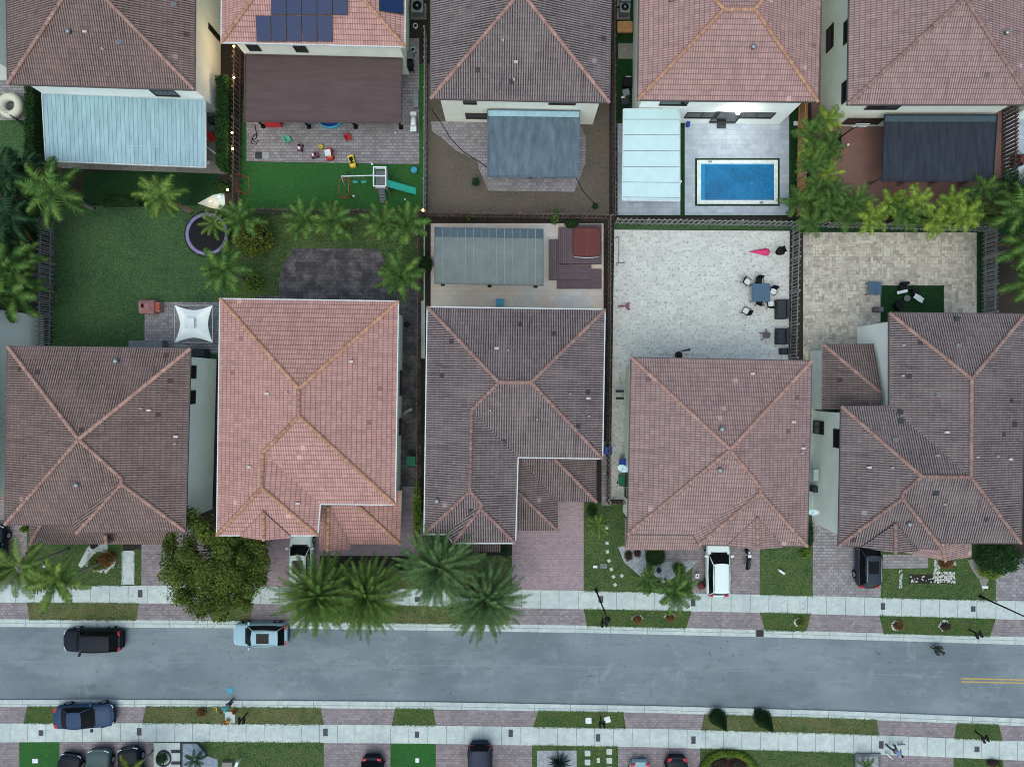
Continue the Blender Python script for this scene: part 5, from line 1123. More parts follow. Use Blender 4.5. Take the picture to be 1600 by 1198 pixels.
# motorcycle
t = thing('motorcycle', 'small black and white motorcycle parked right of the white car', 'motorcycle', W(1165, 870), R(92)); 
for xx in (.68, -.68):
    b = MB(); b.tube([(xx, -.06, .3), (xx, .06, .3)], .3, 16); b.build('wheel', M_['rubber'], t)
b = MB(); b.tube([(-.6, 0, .55), (-.2, 0, .62), (.1, 0, .78), (.35, 0, .8), (.45, 0, .7)], [.1, .15, .2, .2, .08], 10); b.build('body', M_['black'], t)
b = MB(); b.tube([(-.75, 0, .8), (-.4, 0, .82), (-.05, 0, .8)], [.08, .14, .1], 8); b.build('seat', M_['char'], t)
b = MB(); b.tube([(.38, -.36, .98), (.46, -.1, 1.0), (.46, .1, 1.0), (.38, .36, .98)], .022, 6); b.tube([(.46, 0, 1.0), (.68, 0, .3)], .035, 6); b.build('handlebar', M_['steel'], t)
b = MB(); b.tube([(.5, 0, .95), (.62, 0, .9)], [.05, .1], 10); b.build('headlight', M_['headl'], t)
b = MB(); b.box((.3, 0, .98), (.22, .26, .05)); b.build('fairing', M_['white'], t)
b = MB(); b.tube([(-.1, .17, .35), (-.7, .2, .42)], .05, 8); b.build('exhaust', M_['steel'], t)
# ---------------------------------------------------------------- street furniture
def lamp(label, x, y, ax, ay):
    c = W(x, y); t = thing('street_lamp', label, 'street lamp', c, group='black street lamps')
    b = MB(); b.tube([(0, 0, 0), (0, 0, .5), (0, 0, .55), (0, 0, 5.6)], [.12, .12, .07, .05], 10); b.build('pole', M_['blackm'], t)
    b = MB(); b.tube([(0, 0, 5.5), (ax * .2, ay * .2, 5.8), (ax, ay, 5.9)], .035, 6); b.build('arm', M_['blackm'], t)
    b = MB(); b.lathe((ax, ay, 5.62), [(.05, 0), (.22, .05), (.24, .16), (.1, .3), (.03, .34)], 14); b.build('lamp_head', M_['blackm'], t); b = MB(); b.lathe((ax, ay, 5.56), [(.04, 0), (.14, .04), (.16, .08)], 12); b.build('lens', M_['white'], t)
lamp('street lamp beside the pink driveway in the middle of the north pavement', 931, 921, .15, -.45)
lamp('street lamp leaning out of the right edge over the north pavement', 1531, 931, .3, -.4)
def mailbox(label, x, y, rz):
    t = thing('mailbox_pair', label, 'mailbox', W(x, y), rz, group='paired mailboxes on one post')
    b = MB(); b.box((0, 0, .55), (.09, .09, 1.1)); b.box((0, 0, 1.08), (.62, .1, .07)); b.build('post', M_['black'], t)
    for sx in (-.17, .17):
        b = MB(); prof = [(-.09, 0), (.09, 0), (.09, .12), (.06, .18), (0, .21), (-.06, .18), (-.09, .12)]; rws = [[(sx + p, yy, 1.12 + q) for p, q in prof] for yy in (-.25, .25)]; n0 = b.grid(rws, True, False); b.cap([n0 + j for j in range(7)]); b.cap([n0 + 7 + j for j in range(7)][::-1]); bx_ = b.build('mailbox', M_['black'], t)
        b = MB(); b.box((sx + .1, .1, 1.3), (.015, .03, .14)); b.build('flag', M_['char'], bx_)
for lab, x, y, rz in (('mailbox pair on the north kerb under the leafy tree', 357, 958, .1), ('mailbox pair on the north verge by the middle street lamp', 941, 966, .1), ('mailbox pair on the north verge at the right', 1514, 983, .4),
                      ('mailbox pair on the south verge beside the person in teal', 386, 1114, .1), ('mailbox pair on the south verge between two white slabs', 938, 1120, .0), ('mailbox pair on the south verge at the far right', 1524, 1142, .4)):
    mailbox(lab, x, y, rz)
def flat(name, label, cat, x, y, w, d, h, mk, rz=0, z=0, group=None, r=None):
    """low block with softened edge; w, d in photo pixels at ground"""
    k = H / F; t = MB(); rbox(t, 0, 0, w * k, d * k, 0, h, r or min(w, d) * k * .12); o = t.build(name, M_[mk], None); c = W(x, y, z); o.location = c; o.rotation_euler = (0, 0, rz); tag(o, label, cat, group); return o
M_['iron'] = mat('cast_cover_dark', (74, 74, 78), .7, .15, 20, .3)
for x, y, w, d, lab in ((76, 928, 8, 8, 'under the fronds of the second left palm'), (219, 927, 7.5, 12, 'by the first driveway next to a pale square'), (652, 936, 8, 8, 'hidden beside the grey green date palm'), (939, 936, 7.5, 11, 'at the foot of the middle street lamp'), (1083, 941, 7.5, 12, 'between the medium palm and the white car'),
                        (1379.5, 947, 7, 11, 'in front of the dark grey car'), (1520.5, 951, 7.5, 9, 'left of the right hand street lamp pole'), (64, 1144.5, 7.5, 9, 'south pavement left of the blue saloon'), (217.5, 1142.5, 7.5, 12, 'south pavement above the gravel garden'), (508.5, 1143.5, 7.5, 12, 'south pavement at the end of the long verge'),
                        (651.5, 1147, 7, 10, 'south pavement left of the large navy off roader'), (798, 1145, 7, 12, 'south pavement right of the large navy off roader'), (934.5, 1152, 7, 12, 'south pavement below the mailboxes and white slabs'), (1083.5, 1155.5, 7, 12, 'south pavement left of the pointed conical trees'), (1377, 1163, 7.5, 12, 'beside the person with the dogs'), (1526.5, 1170, 8, 9, 'south pavement at the far right')):
    flat('utility_cover', 'dark pavement cover ' + lab, 'cover', x, y, w, d, .012, 'iron', 0, .019, 'dark covers set in the pavements', .02)
for x, y, lab in ((1187.5, 989, 'north kerb by the end of the second driveway apron'), (1184, 1111, 'south kerb above the pointed conical tree')):
    t = thing('kerb_drain', 'dark drain grate in the ' + lab, 'drain', W(x, y, 0), group='kerb drains'); b = MB(); b.box((0, 0, -.04), (.62, .58, .06)); b.build('frame', M_['iron'], t)
    b = MB()
    for i in range(9): b.box((-.26 + i * .065, 0, -.005), (.025, .5, .02))
    b.build('grate', M_['black'], t)
for x, y, w, d, lab in ((930, 885, 7, 4, 'mint green lid left of the grey box on the lawn'), (55, 1188, 9, 7, 'pale lid in the bright turf at the bottom left'), (652, 1187, 6, 7, 'pale lid in the bright turf at the bottom'), (1539, 917, 10, 4, 'pale lid on the lawn by the right street lamp'), (1246, 193, 12, 7, 'pale lid on the turf beside the pool house wall')):
    flat('access_cover', lab, 'cover', x, y, w, d, .03, 'white', 0, .005, 'small pale lids set in grass', .03)
flat('meter_box', 'dark grey meter box lid on the lawn beside the stepping stones', 'box', 943, 884, 11, 8, .05, 'grey', 0, .005)
for i, (x, y) in enumerate(((948, 824), (948.5, 848), (949, 861.5), (951.5, 875.5), (955, 889), (958.5, 900.5), (961, 913), (971.5, 899))):
    flat('stepping_stone', '%s square stepping stone %s' % (words[i], 'down the lawn from the small bright palm' if i < 7 else 'standing apart to the right of the line'), 'stepping stone', x, y, 5, 5, .04, 'rock', .1 * i, .004, 'square stepping stones on the lawn')
for x, y, lab in ((919.5, 1125, 'square white slab on the south verge left of the mailboxes'), (949, 1123.5, 'tilted white slab on the south verge right of the mailboxes')):
    flat('paving_slab', lab, 'slab', x, y, 9.5, 9.5, .05, 'white', 0 if x < 930 else .25, .004, 'white slabs on the south verge')
flat('paving_slab', 'pale slab path under the person in teal on the south verge', 'slab', 359.5, 1120, 16, 18, .04, 'conc', 0, .003)
for x, y, lab in ((918, 1176, 'upper left'), (918, 1190, 'middle left'), (935, 1187, 'small centre'), (952, 1173.5, 'upper right'), (952, 1187.5, 'middle right'), (918, 1202, 'lower left'), (952, 1201, 'lower right')):
    flat('stepping_stone', lab + ' pale stone of the stepping group right of the agave', 'stepping stone', x, y, 9 if 'small' not in lab else 5, 9 if 'small' not in lab else 8, .04, 'rock', 0, .004, 'pale stepping stones beside the agave')
# pebbles
def pebbles(label, pts, size, seed=0):
    b = MB(); r = random.Random(seed)
    for x, y in pts:
        c = W(x, y, .03); s_ = size * r.uniform(.6, 1.3); rws = [[(c.x + s_ * q * math.cos(a_ * 1.0472) * (1 + .2 * math.sin(a_ + x)), c.y + s_ * q * math.sin(a_ * 1.0472), zz) for a_ in range(6)] for q, zz in ((.8, 0), (1, s_ * .5), (.6, s_ * .9))]; n0 = b.grid(rws, True); b.cap([n0 + 12 + j for j in range(6)])
    o = b.build('pebbles', M_['rock']); tag(o, label, 'pebbles', kind='stuff'); return o
r = random.Random(11)
def ringpts(cx, cy, rx, ry, n, a0=0, a1=6.28, jit=.8): return [(cx + rx * math.cos(a0 + (a1 - a0) * i / n) + r.uniform(-jit, jit), cy + ry * math.sin(a0 + (a1 - a0) * i / n) + r.uniform(-jit, jit)) for i in range(n)]
pebbles('ring of white pebbles round the two shrubs on the first front lawn', ringpts(157, 876, 22, 17, 90, jit=1.6) + ringpts(157, 876, 20, 15, 60, jit=1), .08, 1)
pebbles('white pebbles heaped in an L shape beside the pink porch roof', [(r.uniform(1458, 1492), r.uniform(893, 910)) for _ in range(210)] + [(r.uniform(1460, 1468), r.uniform(872, 895)) for _ in range(80)] + [(r.uniform(1484, 1493), r.uniform(872, 884)) for _ in range(20)] + [(r.uniform(1420, 1458), r.uniform(898, 909)) for _ in range(22)], .07, 2)
pebbles('line of white pebbles on the lawn right of the dark grey car', [(1407 + r.uniform(-2, 3), 890 + i * .95) for i in range(30)], .07, 3)
pebbles('arc of white pebbles left of the first long verge shrub', ringpts(1402, 977, 8, 7, 26, 1.7, 5.2, 1.2), .08, 4); pebbles('arc of white pebbles left of the middle verge shrub', ringpts(1476, 977, 7, 7, 22, 1.9, 5.5, 1.8), .08, 5)
pebbles('arc of white pebbles beside the yellow brown verge shrub', ringpts(1249, 972, 7, 6, 18, 2.2, 4.9, .8), .08, 6); pebbles('pale pebbles above the flat brown shrubs', ringpts(996, 968, 9, 7, 18, 3.3, 6.1, .6) + ringpts(1047, 965, 9, 7, 18, 3.3, 6.1, .6), .06, 7)
pebbles('white edging stones on both sides of the slab path', [(191 + r.uniform(-.6, .6), 862 + i * 1.7) for i in range(30)] + [(209 + r.uniform(-.6, .6), 862 + i * 1.7) for i in range(30)], .07, 8)
pebbles('small dark debris scattered over the road', [(r.uniform(150, 1560), r.uniform(1000, 1090)) for _ in range(90)], .035, 9).data.materials[0] = M_['black']
def fronds_litter(): pass
# ---------------------------------------------------------------- yard objects
def grp(name, label, cat, x, y, rz=0, z=0, group=None): return thing(name, label, cat, W(x, y, z) if z == 0 else W(x, y, z), rz, group)
def part(t, name, mk, fn):
    b = MB(); fn(b); return b.build(name, M_[mk], t)
# trampoline
t = grp('trampoline', 'round trampoline with black mat and lilac rim on the big lawn', 'trampoline', 330, 369)
M_['lilac'] = mat('lilac_pad', (136, 122, 166), .6, .15, 2); rt = 1.72
part(t, 'jump_mat', 'black', lambda b: b.lathe((0, 0, .78), [(rt * .86, 0), (rt * .86, .015)], 40))
def _pad(b):
    rws = [[(rt * q * math.cos(2 * math.pi * j / 44), rt * q * math.sin(2 * math.pi * j / 44), z) for j in range(44)] for q, z in ((.85, .8), (.87, .85), (.99, .85), (1.01, .78), (.85, .78))]; b.grid(rws, True)
part(t, 'rim_pad', 'lilac', _pad)
part(t, 'net_ring', 'black', lambda b: b.tube([(1.86 * math.cos(a * .2618), 1.86 * math.sin(a * .2618), .7) for a in range(25)], .03, 5))
for k in range(6): part(t, 'leg', 'grey', lambda b: b.tube([(1.84 * math.cos(k * 1.047), 1.84 * math.sin(k * 1.047), 0), (1.84 * math.cos(k * 1.047), 1.84 * math.sin(k * 1.047), .8)], .03, 6))
# brick oven / grill
M_['pinkbrick'] = paver_mat('pink_brick', (206, 140, 136), (190, 124, 120), (150, 110, 106), .2, .08, .01)
t = grp('brick_barbecue', 'pink brick barbecue at the corner of the paver patio', 'barbecue', 241, 481)
part(t, 'base', 'pinkbrick', lambda b: (b.box((-.15, 0, .45), (1.15, 1.05, .9)), b.box((.6, .0, .35), (.4, .75, .7))))
part(t, 'hood', 'pinkbrick', lambda b: b.grid([[(-.75, -.55, .9), (.4, -.5, .9), (.4, .5, .9), (-.75, .55, .9)], [(-.6, -.35, 1.25), (.2, -.3, 1.25), (.2, .3, 1.25), (-.6, .35, 1.25)], [(-.3, -.15, 1.5), (-.05, -.15, 1.5), (-.05, .15, 1.5), (-.3, .15, 1.5)]], True, False))
part(t, 'grate', 'rust', lambda b: b.box((.6, 0, .73), (.36, .6, .04)))
flat('storage_shed', 'low grey blue shed top behind the leftmost roof', 'shed', 236, 540, 52, 14, .9, 'grey'); flat('storage_box', 'black storage box by the canopy tent and the roof edge', 'box', 313, 552, 32, 12, 1.3, 'char')
# G yard
def chair_toy(label, x, y, mk, rz=.3, s=1.0, name='toy_chair'):
    t = grp(name, label, 'toy chair', x, y, rz)
    part(t, 'seat', mk, lambda b: b.box((0, 0, .28 * s), (.36 * s, .36 * s, .04)))
    part(t, 'backrest', mk, lambda b: b.box((-.17 * s, 0, .45 * s), (.04, .36 * s, .34 * s)))
    for sx in (-1, 1):
        for sy in (-1, 1): part(t, 'leg', mk, lambda b: b.box((sx * .15 * s, sy * .15 * s, .13 * s), (.04, .04, .26 * s)))
        part(t, 'armrest', mk, lambda b: b.box((0, sx * .19 * s, .42 * s), (.3 * s, .04, .04)))
    return t
chair_toy('mint green toy chair on the paver patio', 451, 220, 'greenl', .6, 1.3); chair_toy('red toy chair on the paver patio', 545, 217, 'red', .4, 1.3); chair_toy('tiny yellow toy chair on the paver patio', 503, 231, 'yellow', .8, .8)
def ride(label, x, y, body, top_, rz, L=.75, w=.42, roof=False, h=.4, name='ride_on_toy'):
    t = grp(name, label, 'toy car', x, y, rz)
    part(t, 'body', body, lambda b: rbox(b, 0, 0, L, w, .1, h, .1))
    part(t, 'seat', top_, lambda b: b.box((-L * .15, 0, h + .03), (L * .3, w * .6, .06)))
    part(t, 'windscreen', 'black', lambda b: b.box((L * .18, 0, h + .08), (.03, w * .8, .16)))
    part(t, 'steering_wheel', 'black', lambda b: b.lathe((L * .1, 0, h + .1), [(.08, 0), (.08, .02)], 10))
    for sx in (-1, 1):
        for sy in (-1, 1): part(t, 'wheel', 'black', lambda b: b.tube([(sx * L * .32, sy * (w / 2 - .03), .1), (sx * L * .32, sy * (w / 2 + .04), .1)], .1, 10))
    if roof: part(t, 'roof', roof, lambda b: (rbox(b, -.05, 0, L * .55, w * .9, .78, .84, .08), b.box((.15, .15, .6), (.03, .03, .36)), b.box((.15, -.15, .6), (.03, .03, .36)), b.box((-.25, .15, .6), (.03, .03, .36)), b.box((-.25, -.15, .6), (.03, .03, .36))))
ride('upper mauve ride on toy on the paver patio', 470, 232, 'mauve', 'white', 1.4, .6, .35); ride('lower mauve ride on toy beside the red toy car', 493, 244, 'mauve', 'white', .2, .6, .35)
ride('red toy car with cream roof on the paver patio', 516, 243, 'red', 'yellow', 1.75, .95, .55, roof='cushion'); ride('yellow toy truck at the edge of the bright turf', 551, 254, 'yellow', 'black', -1.3, 1.05, .5)
flat('toy_bench', 'red bench at the edge of the brown patio roof', 'bench', 429, 194, 25, 11, .5, 'red'); flat('floor_mat', 'dark square floor mat on the paver patio', 'mat', 404, 243, 11, 11, .02, 'char', 0, .004); flat('floor_mat', 'pale grey square floor mat beside the dark one', 'mat', 415.5, 243, 11, 11, .02, 'steel', 0, .004)
t = grp('paddling_pool', 'round blue paddling pool peeping from under the brown patio roof', 'paddling pool', 517, 178); rp = 1.25
part(t, 'wall', 'sky', lambda b: b.grid([[(rp * q * math.cos(2 * math.pi * j / 32), rp * q * math.sin(2 * math.pi * j / 32), z) for j in range(32)] for q, z in ((1, 0), (1.04, .2), (1, .42), (.94, .42), (.92, .1))], True))
part(t, 'water', 'blue', lambda b: b.lathe((0, 0, .3), [(rp * .92, 0), (rp * .92, .02)], 32))
b = MB(); path_ = [(398, 195), (400, 205), (401, 215), (398, 218), (393, 216), (398, 222), (404, 219), (400, 226), (392, 224), (396, 212), (402, 210)]; b.tube([W(x, y, .03) for x, y in path_], .035, 5); tag(b.build('garden_hose', M_['black']), 'black garden hose looped on the left of the paver patio', 'hose')
# barbecue + bench right
t = grp('gas_barbecue', 'steel gas barbecue at the right edge of the paver patio', 'barbecue', 648, 196, R(90))
part(t, 'cart', 'steel', lambda b: b.box((0, 0, .42), (1.25, .5, .8))); part(t, 'lid', 'white', lambda b: b.tube([(-.38, 0, .88), (.38, 0, .88)], .22, 12)); part(t, 'shelf', 'white', lambda b: b.box((-.62, 0, .84), (.4, .5, .05))); part(t, 'shelf', 'white', lambda b: b.box((.62, 0, .84), (.3, .5, .05))); part(t, 'handle', 'black', lambda b: b.tube([(-.3, .24, .95), (.3, .24, .95)], .02, 6))
def bench(label, x, y, w, d, mk, rz=0, h=.45, name='bench', group=None):
    t = grp(name, label, 'bench', x, y, rz, group=group); k = H / F; w *= k; d *= k
    for i in range(3): part(t, 'seat_plank', mk, lambda b: b.box((0, (i - 1) * d / 3, h), (w, d / 3 - .02, .04)))
    for sx in (-1, 1): part(t, 'leg', mk, lambda b: b.box((sx * (w / 2 - .08), 0, h / 2), (.06, d * .8, h - .02)))
    return t
bench('pale narrow bench above the gas barbecue', 651, 157, 28, 7, 'steel', R(90))
# playset
t = grp('climbing_frame', 'small climbing tower with teal slide and swing beam on the bright turf', 'climbing frame', 601, 288)
for sx in (-.45, .45):
    for sy in (-.75, .75): part(t, 'leg', 'trunk', lambda b: b.box((sx, sy, 1.05), (.1, .1, 2.1)))
part(t, 'platform', 'grey', lambda b: b.box((0, 0, 1.2), (.95, 1.5, .06)))
for y_, z_ in ((-.75, 1.75), (.75, 1.75), (0.05, 2.08), (.75, 2.08), (-.75, 2.08)): part(t, 'rail', 'white', lambda b: b.box((0, y_, z_), (1.0, .09, .09)))
for x_ in (-.48, .48): part(t, 'rail', 'white', lambda b: b.box((x_, 0, 2.1), (.09, 1.55, .09)))
part(t, 'slide', 'teal', lambda b: b.grid([[(.45 + u * 2.15, -.32 - .3 * u + dy * 1.0, 1.2 * (1 - u) ** 1.15 + .1 + zz) for dy, zz in ((-.3, .14), (-.27, 0), (.27, 0), (.3, .14))] for u in (0, .15, .3, .45, .6, .75, .9, 1)], False, False))
part(t, 'ladder', 'grey', lambda b: [b.box((-.05, -.85 - i * .16, 1.1 - i * .22), (.5, .16, .03)) for i in range(5)])
part(t, 'swing_beam', 'white', lambda b: b.tube([(-.45, .1, 2.05), (-3.05, .05, 2.0)], .05, 8)); part(t, 'swing_leg', 'steel', lambda b: b.tube([(-3.05, .05, 2.0), (-3.0, 1.0, 0)], .04, 6)); part(t, 'swing_leg', 'steel', lambda b: b.tube([(-3.05, .05, 2.0), (-3.0, -1.0, 0)], .04, 6))
for x_ in (-2.3, -1.6):
    part(t, 'swing_seat', 'teal', lambda b: b.box((x_, .05, .5), (.4, .16, .03)))
    for dx in (-.18, .18): part(t, 'swing_rope', 'white', lambda b: b.tube([(x_ + dx, .05, .5), (x_ + dx, .07, 2.02)], .008, 4))
def goal(label, x, y, rz, w, d, h=1.0):
    t = grp('football_goal', label, 'goal', x, y, rz, group='rust red football goals'); a = w / 2
    part(t, 'frame', 'rust', lambda b: (b.tube([(0, -a, 0), (0, -a, h), (0, a, h), (0, a, 0)], .035, 6), b.tube([(0, -a, h), (d, -a, 0), (d, a, 0), (0, a, h)], .03, 6), b.tube([(0, -a, 0), (d, -a, 0)], .025, 5), b.tube([(0, a, 0), (d, a, 0)], .025, 5)))
goal('rust red goal frame in the middle of the bright turf', 549, 295, R(180), 1.5, 1.0); goal('rust red goal frame against the left fence of the bright turf', 377, 290, R(0), 1.4, .6)
def stool(label, x, y, mk, rad=.27, h=.45, cat='stool'):
    t = grp('stool', label, cat, x, y); part(t, 'seat', mk, lambda b: b.lathe((0, 0, h - .06), [(rad, 0), (rad, .05), (rad * .85, .07)], 14))
    for a in range(4): part(t, 'leg', mk, lambda b: b.tube([(rad * .7 * math.cos(a * 1.57 + .78), rad * .7 * math.sin(a * 1.57 + .78), h - .05), (rad * .85 * math.cos(a * 1.57 + .78), rad * .85 * math.sin(a * 1.57 + .78), 0)], .03, 5))
stool('sky blue stool in the top right corner of the bright turf', 648, 268, 'sky')
def ball(label, x, y, rad, mk='white'):
    b = MB(); b.lathe((0, 0, 0), [(rad * math.sin(math.pi * (i + .4) / 8.8), rad - rad * math.cos(math.pi * (i + .4) / 8.8)) for i in range(9)], 14); o = b.build('ball', M_[mk]); o.location = W(x, y, .02); tag(o, label, 'ball', 'white balls in the back yards')
ball('white ball at the edge of the patio right of the yellow truck', 582, 257, .11); ball('white ball beside the goal in the middle of the turf', 553, 307, .11); ball('white ball below the teal slide', 633, 312, .08); ball('white ball on the patio under the brown roof edge', 618, 208, .08); ball('white football under the basketball hoop', 1324, 227, .12)
# AC units
def ac(label, x, y, s=.9, cat='air conditioner'):
    t = grp('air_conditioner', label, cat, x, y, group='air conditioner units'); part(t, 'casing', 'steel', lambda b: rbox(b, 0, 0, s, s, .08, .85, .08)); part(t, 'pad', 'concd', lambda b: b.box((0, 0, .04), (s + .3, s + .3, .08)))
    part(t, 'fan_guard', 'black', lambda b: b.lathe((0, .05, .85), [(s * .38, 0), (s * .38, .02), (.05, .04)], 18)); part(t, 'fan_hub', 'steel', lambda b: b.lathe((0, .05, .88), [(.1, 0), (.1, .02)], 10))
ac('air conditioner in the side yard right of the solar panel house', 654, 19, 1.0); ac('air conditioner at the top edge left of the pool house', 975, 3, .85); ac('lower air conditioner left of the pool house by the timber screen', 974, 21, .8)
def bin_(label, x, y, mk, s=.55, h=1.0, rz=0, name='wheelie_bin'):
    t = grp(name, label, 'bin', x, y, rz, group='wheeled bins'); part(t, 'tub', mk, lambda b: b.grid([[(px * s * .42, py * s * .45, 0) for px, py in ((-1, -1), (1, -1), (1, 1), (-1, 1))], [(px * s * .55, py * s * .6, h) for px, py in ((-1, -1), (1, -1), (1, 1), (-1, 1))]], True, False))
    part(t, 'lid', mk, lambda b: rbox(b, 0, 0, s * 1.2, s * 1.3, h, h + .07, .08)); part(t, 'handle', 'black', lambda b: b.tube([(-s * .4, -s * .72, h + .02), (s * .4, -s * .72, h + .02)], .02, 6))
    for sx in (-1, 1): part(t, 'wheel', 'rubber', lambda b: b.tube([(sx * s * .5, -s * .5, .1), (sx * s * .58, -s * .5, .1)], .1, 10))
bin_('green wheelie bin in the side yard right of the salmon house', 645, 718, 'green', .62); bin_('green wheelie bin left of the dusty pink house', 971, 748, 'green', .62); bin_('blue wheelie bin under the satellite dish', 972, 722, 'blue', .6); bin_('blue wheelie bin in the gap right of the black roofed house', 948, 702, 'blue', .5)
bin_('blue grey wheelie bin in the side yard above the gas barbecue', 641, 97, 'grey', .6); bin_('black wheelie bin behind the blue grey one', 642, 108, 'black', .5)
def pot(label, x, y, rad, mk='cushion', inner='soil', h=.4):
    t = grp('plant_pot', label, 'pot', x, y, group='round pots'); part(t, 'rim', mk, lambda b: b.lathe((0, 0, 0), [(rad * .7, 0), (rad, h), (rad * .75, h), (rad * .7, h * .8)], 16)); part(t, 'earth', inner, lambda b: b.lathe((0, 0, h * .8), [(rad * .7, 0), (rad * .7, .03)], 14))
pot('round pale pot beside the bins on the right of the brown roofed patio', 646, 81, .2); pot('round pale pot below the upper air conditioner', 650, 44, .2); pot('black round pot behind the salmon house corner', 637, 508, .22, 'black'); pot('dark pot on the gravel by the pebble ring', 150, 851, .26, 'char')
flat('timber_screen', 'orange brown slatted screen beside the air conditioners', 'screen', 976, 44, 24, 17, .25, 'wood_t', 0, .3)
t = grp('loose_plank', 'pale plank lying across the dark side yard', 'plank', 638, 642, .55); part(t, 'board', 'steel', lambda b: b.box((0, 0, .3), (.8, .16, .04))); part(t, 'block', 'conc', lambda b: b.box((.2, 0, .14), (.2, .2, .26)))
# clutter beside pool house
def crate(label, x, y, mk, w=.5, d=.4, h=.35, rz=0):
    t = grp('storage_crate', label, 'crate', x, y, rz, group='things stored beside the pool house'); part(t, 'tub', mk, lambda b: rbox(b, 0, 0, w, d, 0, h, .05)); part(t, 'lid', mk, lambda b: rbox(b, 0, 0, w * 1.08, d * 1.08, h, h + .05, .06))
crate('black crate in the clutter under the pool house wall', 979, 132, 'black', .7, .7, .5); crate('grey crate below the black one beside the pool house', 977, 148, 'steel', .5, .5, .4, .3); crate('pale crate at the top of the clutter beside the pool house', 981, 124, 'white', .45, .2, .3); crate('dark crate next to the white panel roof', 975, 162, 'char', .6, .5, .45, .2); crate('small white crate in the middle of the clutter', 973, 156, 'white', .3, .3, .3, .5)
# clutter under F cover right
crate('dark red crate in the clutter right of the pale blue roof', 333, 216, 'red', .5, .6, .4, .4); crate('dark crate in the clutter right of the pale blue roof', 336, 190, 'char', .7, .5, .5, .2); crate('blue grey crate in the clutter right of the pale blue roof', 334, 204, 'steel', .4, .4, .4, .5)
t = grp('side_steps', 'pale timber handrail at the corner of the pale blue roof', 'handrail', 326, 232); part(t, 'rail', 'white', lambda b: (b.tube([(0, 0, 1.0), (0, -1.4, 1.0)], .05, 6), b.tube([(0, 0, 1.0), (1.2, -.9, .9)], .06, 6))); [part(t, 'post', 'white', lambda b: b.tube([(p[0], p[1], 0), (p[0], p[1], 1.0)], .04, 6)) for p in ((0, 0), (0, -1.4), (1.2, -.9))]
# cream inflatable ring
b = MB(); rws = []
for i in range(25):
    a = 2 * math.pi * i / 25; rws.append([((.72 + .33 * math.cos(q * .785)) * math.cos(a), (.72 + .33 * math.cos(q * .785)) * math.sin(a), .33 + .33 * math.sin(q * .785)) for q in range(8)])
rws.append(rws[0]); b.grid(rws, True); o = b.build('inflatable_ring', mat('cream_vinyl', (210, 204, 184), .5, .06, 1)); o.location = W(21, 168, .3); tag(o, 'big cream inflatable ring at the left edge above the railing', 'inflatable ring')
# I yard
t = grp('door_mat', 'black door mat outside the pool house door', 'mat', 1127, 197, 0); part(t, 'mat', 'char', lambda b: b.box((0, 0, .03), (.75, .45, .03)))
flat('fence_planter', 'dark blue planter box at the left corner of the pool deck', 'planter', 1074, 196, 5, 7, .4, 'blue')
# basketball hoop
t = grp('basketball_hoop', 'basketball hoop with white backboard over the brown patio', 'basketball hoop', 1311, 219)
part(t, 'base', 'black', lambda b: b.box((-.2, 0, .1), (.6, .9, .2))); part(t, 'pole', 'black', lambda b: b.tube([(-.2, 0, 0), (-.1, .05, 2.2), (.35, .2, 2.5)], .05, 8)); part(t, 'backboard', 'white', lambda b: b.box((.45, .2, 2.6), (1.1, .05, .7))); part(t, 'board_frame', 'black', lambda b: [b.box((.45, .17, z), (1.14, .03, .04)) for z in (2.26, 2.94)])
part(t, 'rim', 'red', lambda b: b.tube([(.45 + .22 * math.cos(a * .4488), -.12 + .22 * math.sin(a * .4488), 2.4) for a in range(15)], .018, 5))
t = grp('patio_grill', 'brown and black grill on the pale deck at the right edge', 'barbecue', 1583, 254); part(t, 'cart', 'black', lambda b: b.box((0, 0, .4), (.55, .9, .8))); part(t, 'lid', 'maroon', lambda b: b.tube([(0, -.3, .88), (0, .3, .88)], .2, 12)); part(t, 'shelf', 'steel', lambda b: b.box((.0, .5, .8), (.3, .25, .04)))
t = grp('wall_fan', 'pale blue round tarp covered tank in the corner beside the areca palms', 'tank', 1303, 188); part(t, 'tank', 'pale', lambda b: b.lathe((0, 0, 0), [(.45, 0), (.46, .8), (.3, .95), (.06, 1.0)], 18)); part(t, 'cap', 'grey', lambda b: b.lathe((0, 0, 1.0), [(.1, 0), (.1, .06)], 12))
# C yard
t = grp('patio_lounger', 'pale cyan folding chair at the roof edge of the black roofed house', 'chair', 781, 473); part(t, 'seat', 'sky', lambda b: b.box((0, 0, .4), (.6, .55, .05))); part(t, 'backrest', 'sky', lambda b: b.box((0, -.32, .6), (.55, .05, .45))); [part(t, 'leg', 'steel', lambda b: b.tube([(p[0], p[1], 0), (p[0], p[1], .4)], .02, 5)) for p in ((-.27, -.25), (.27, -.25), (.27, .25), (-.27, .25))]
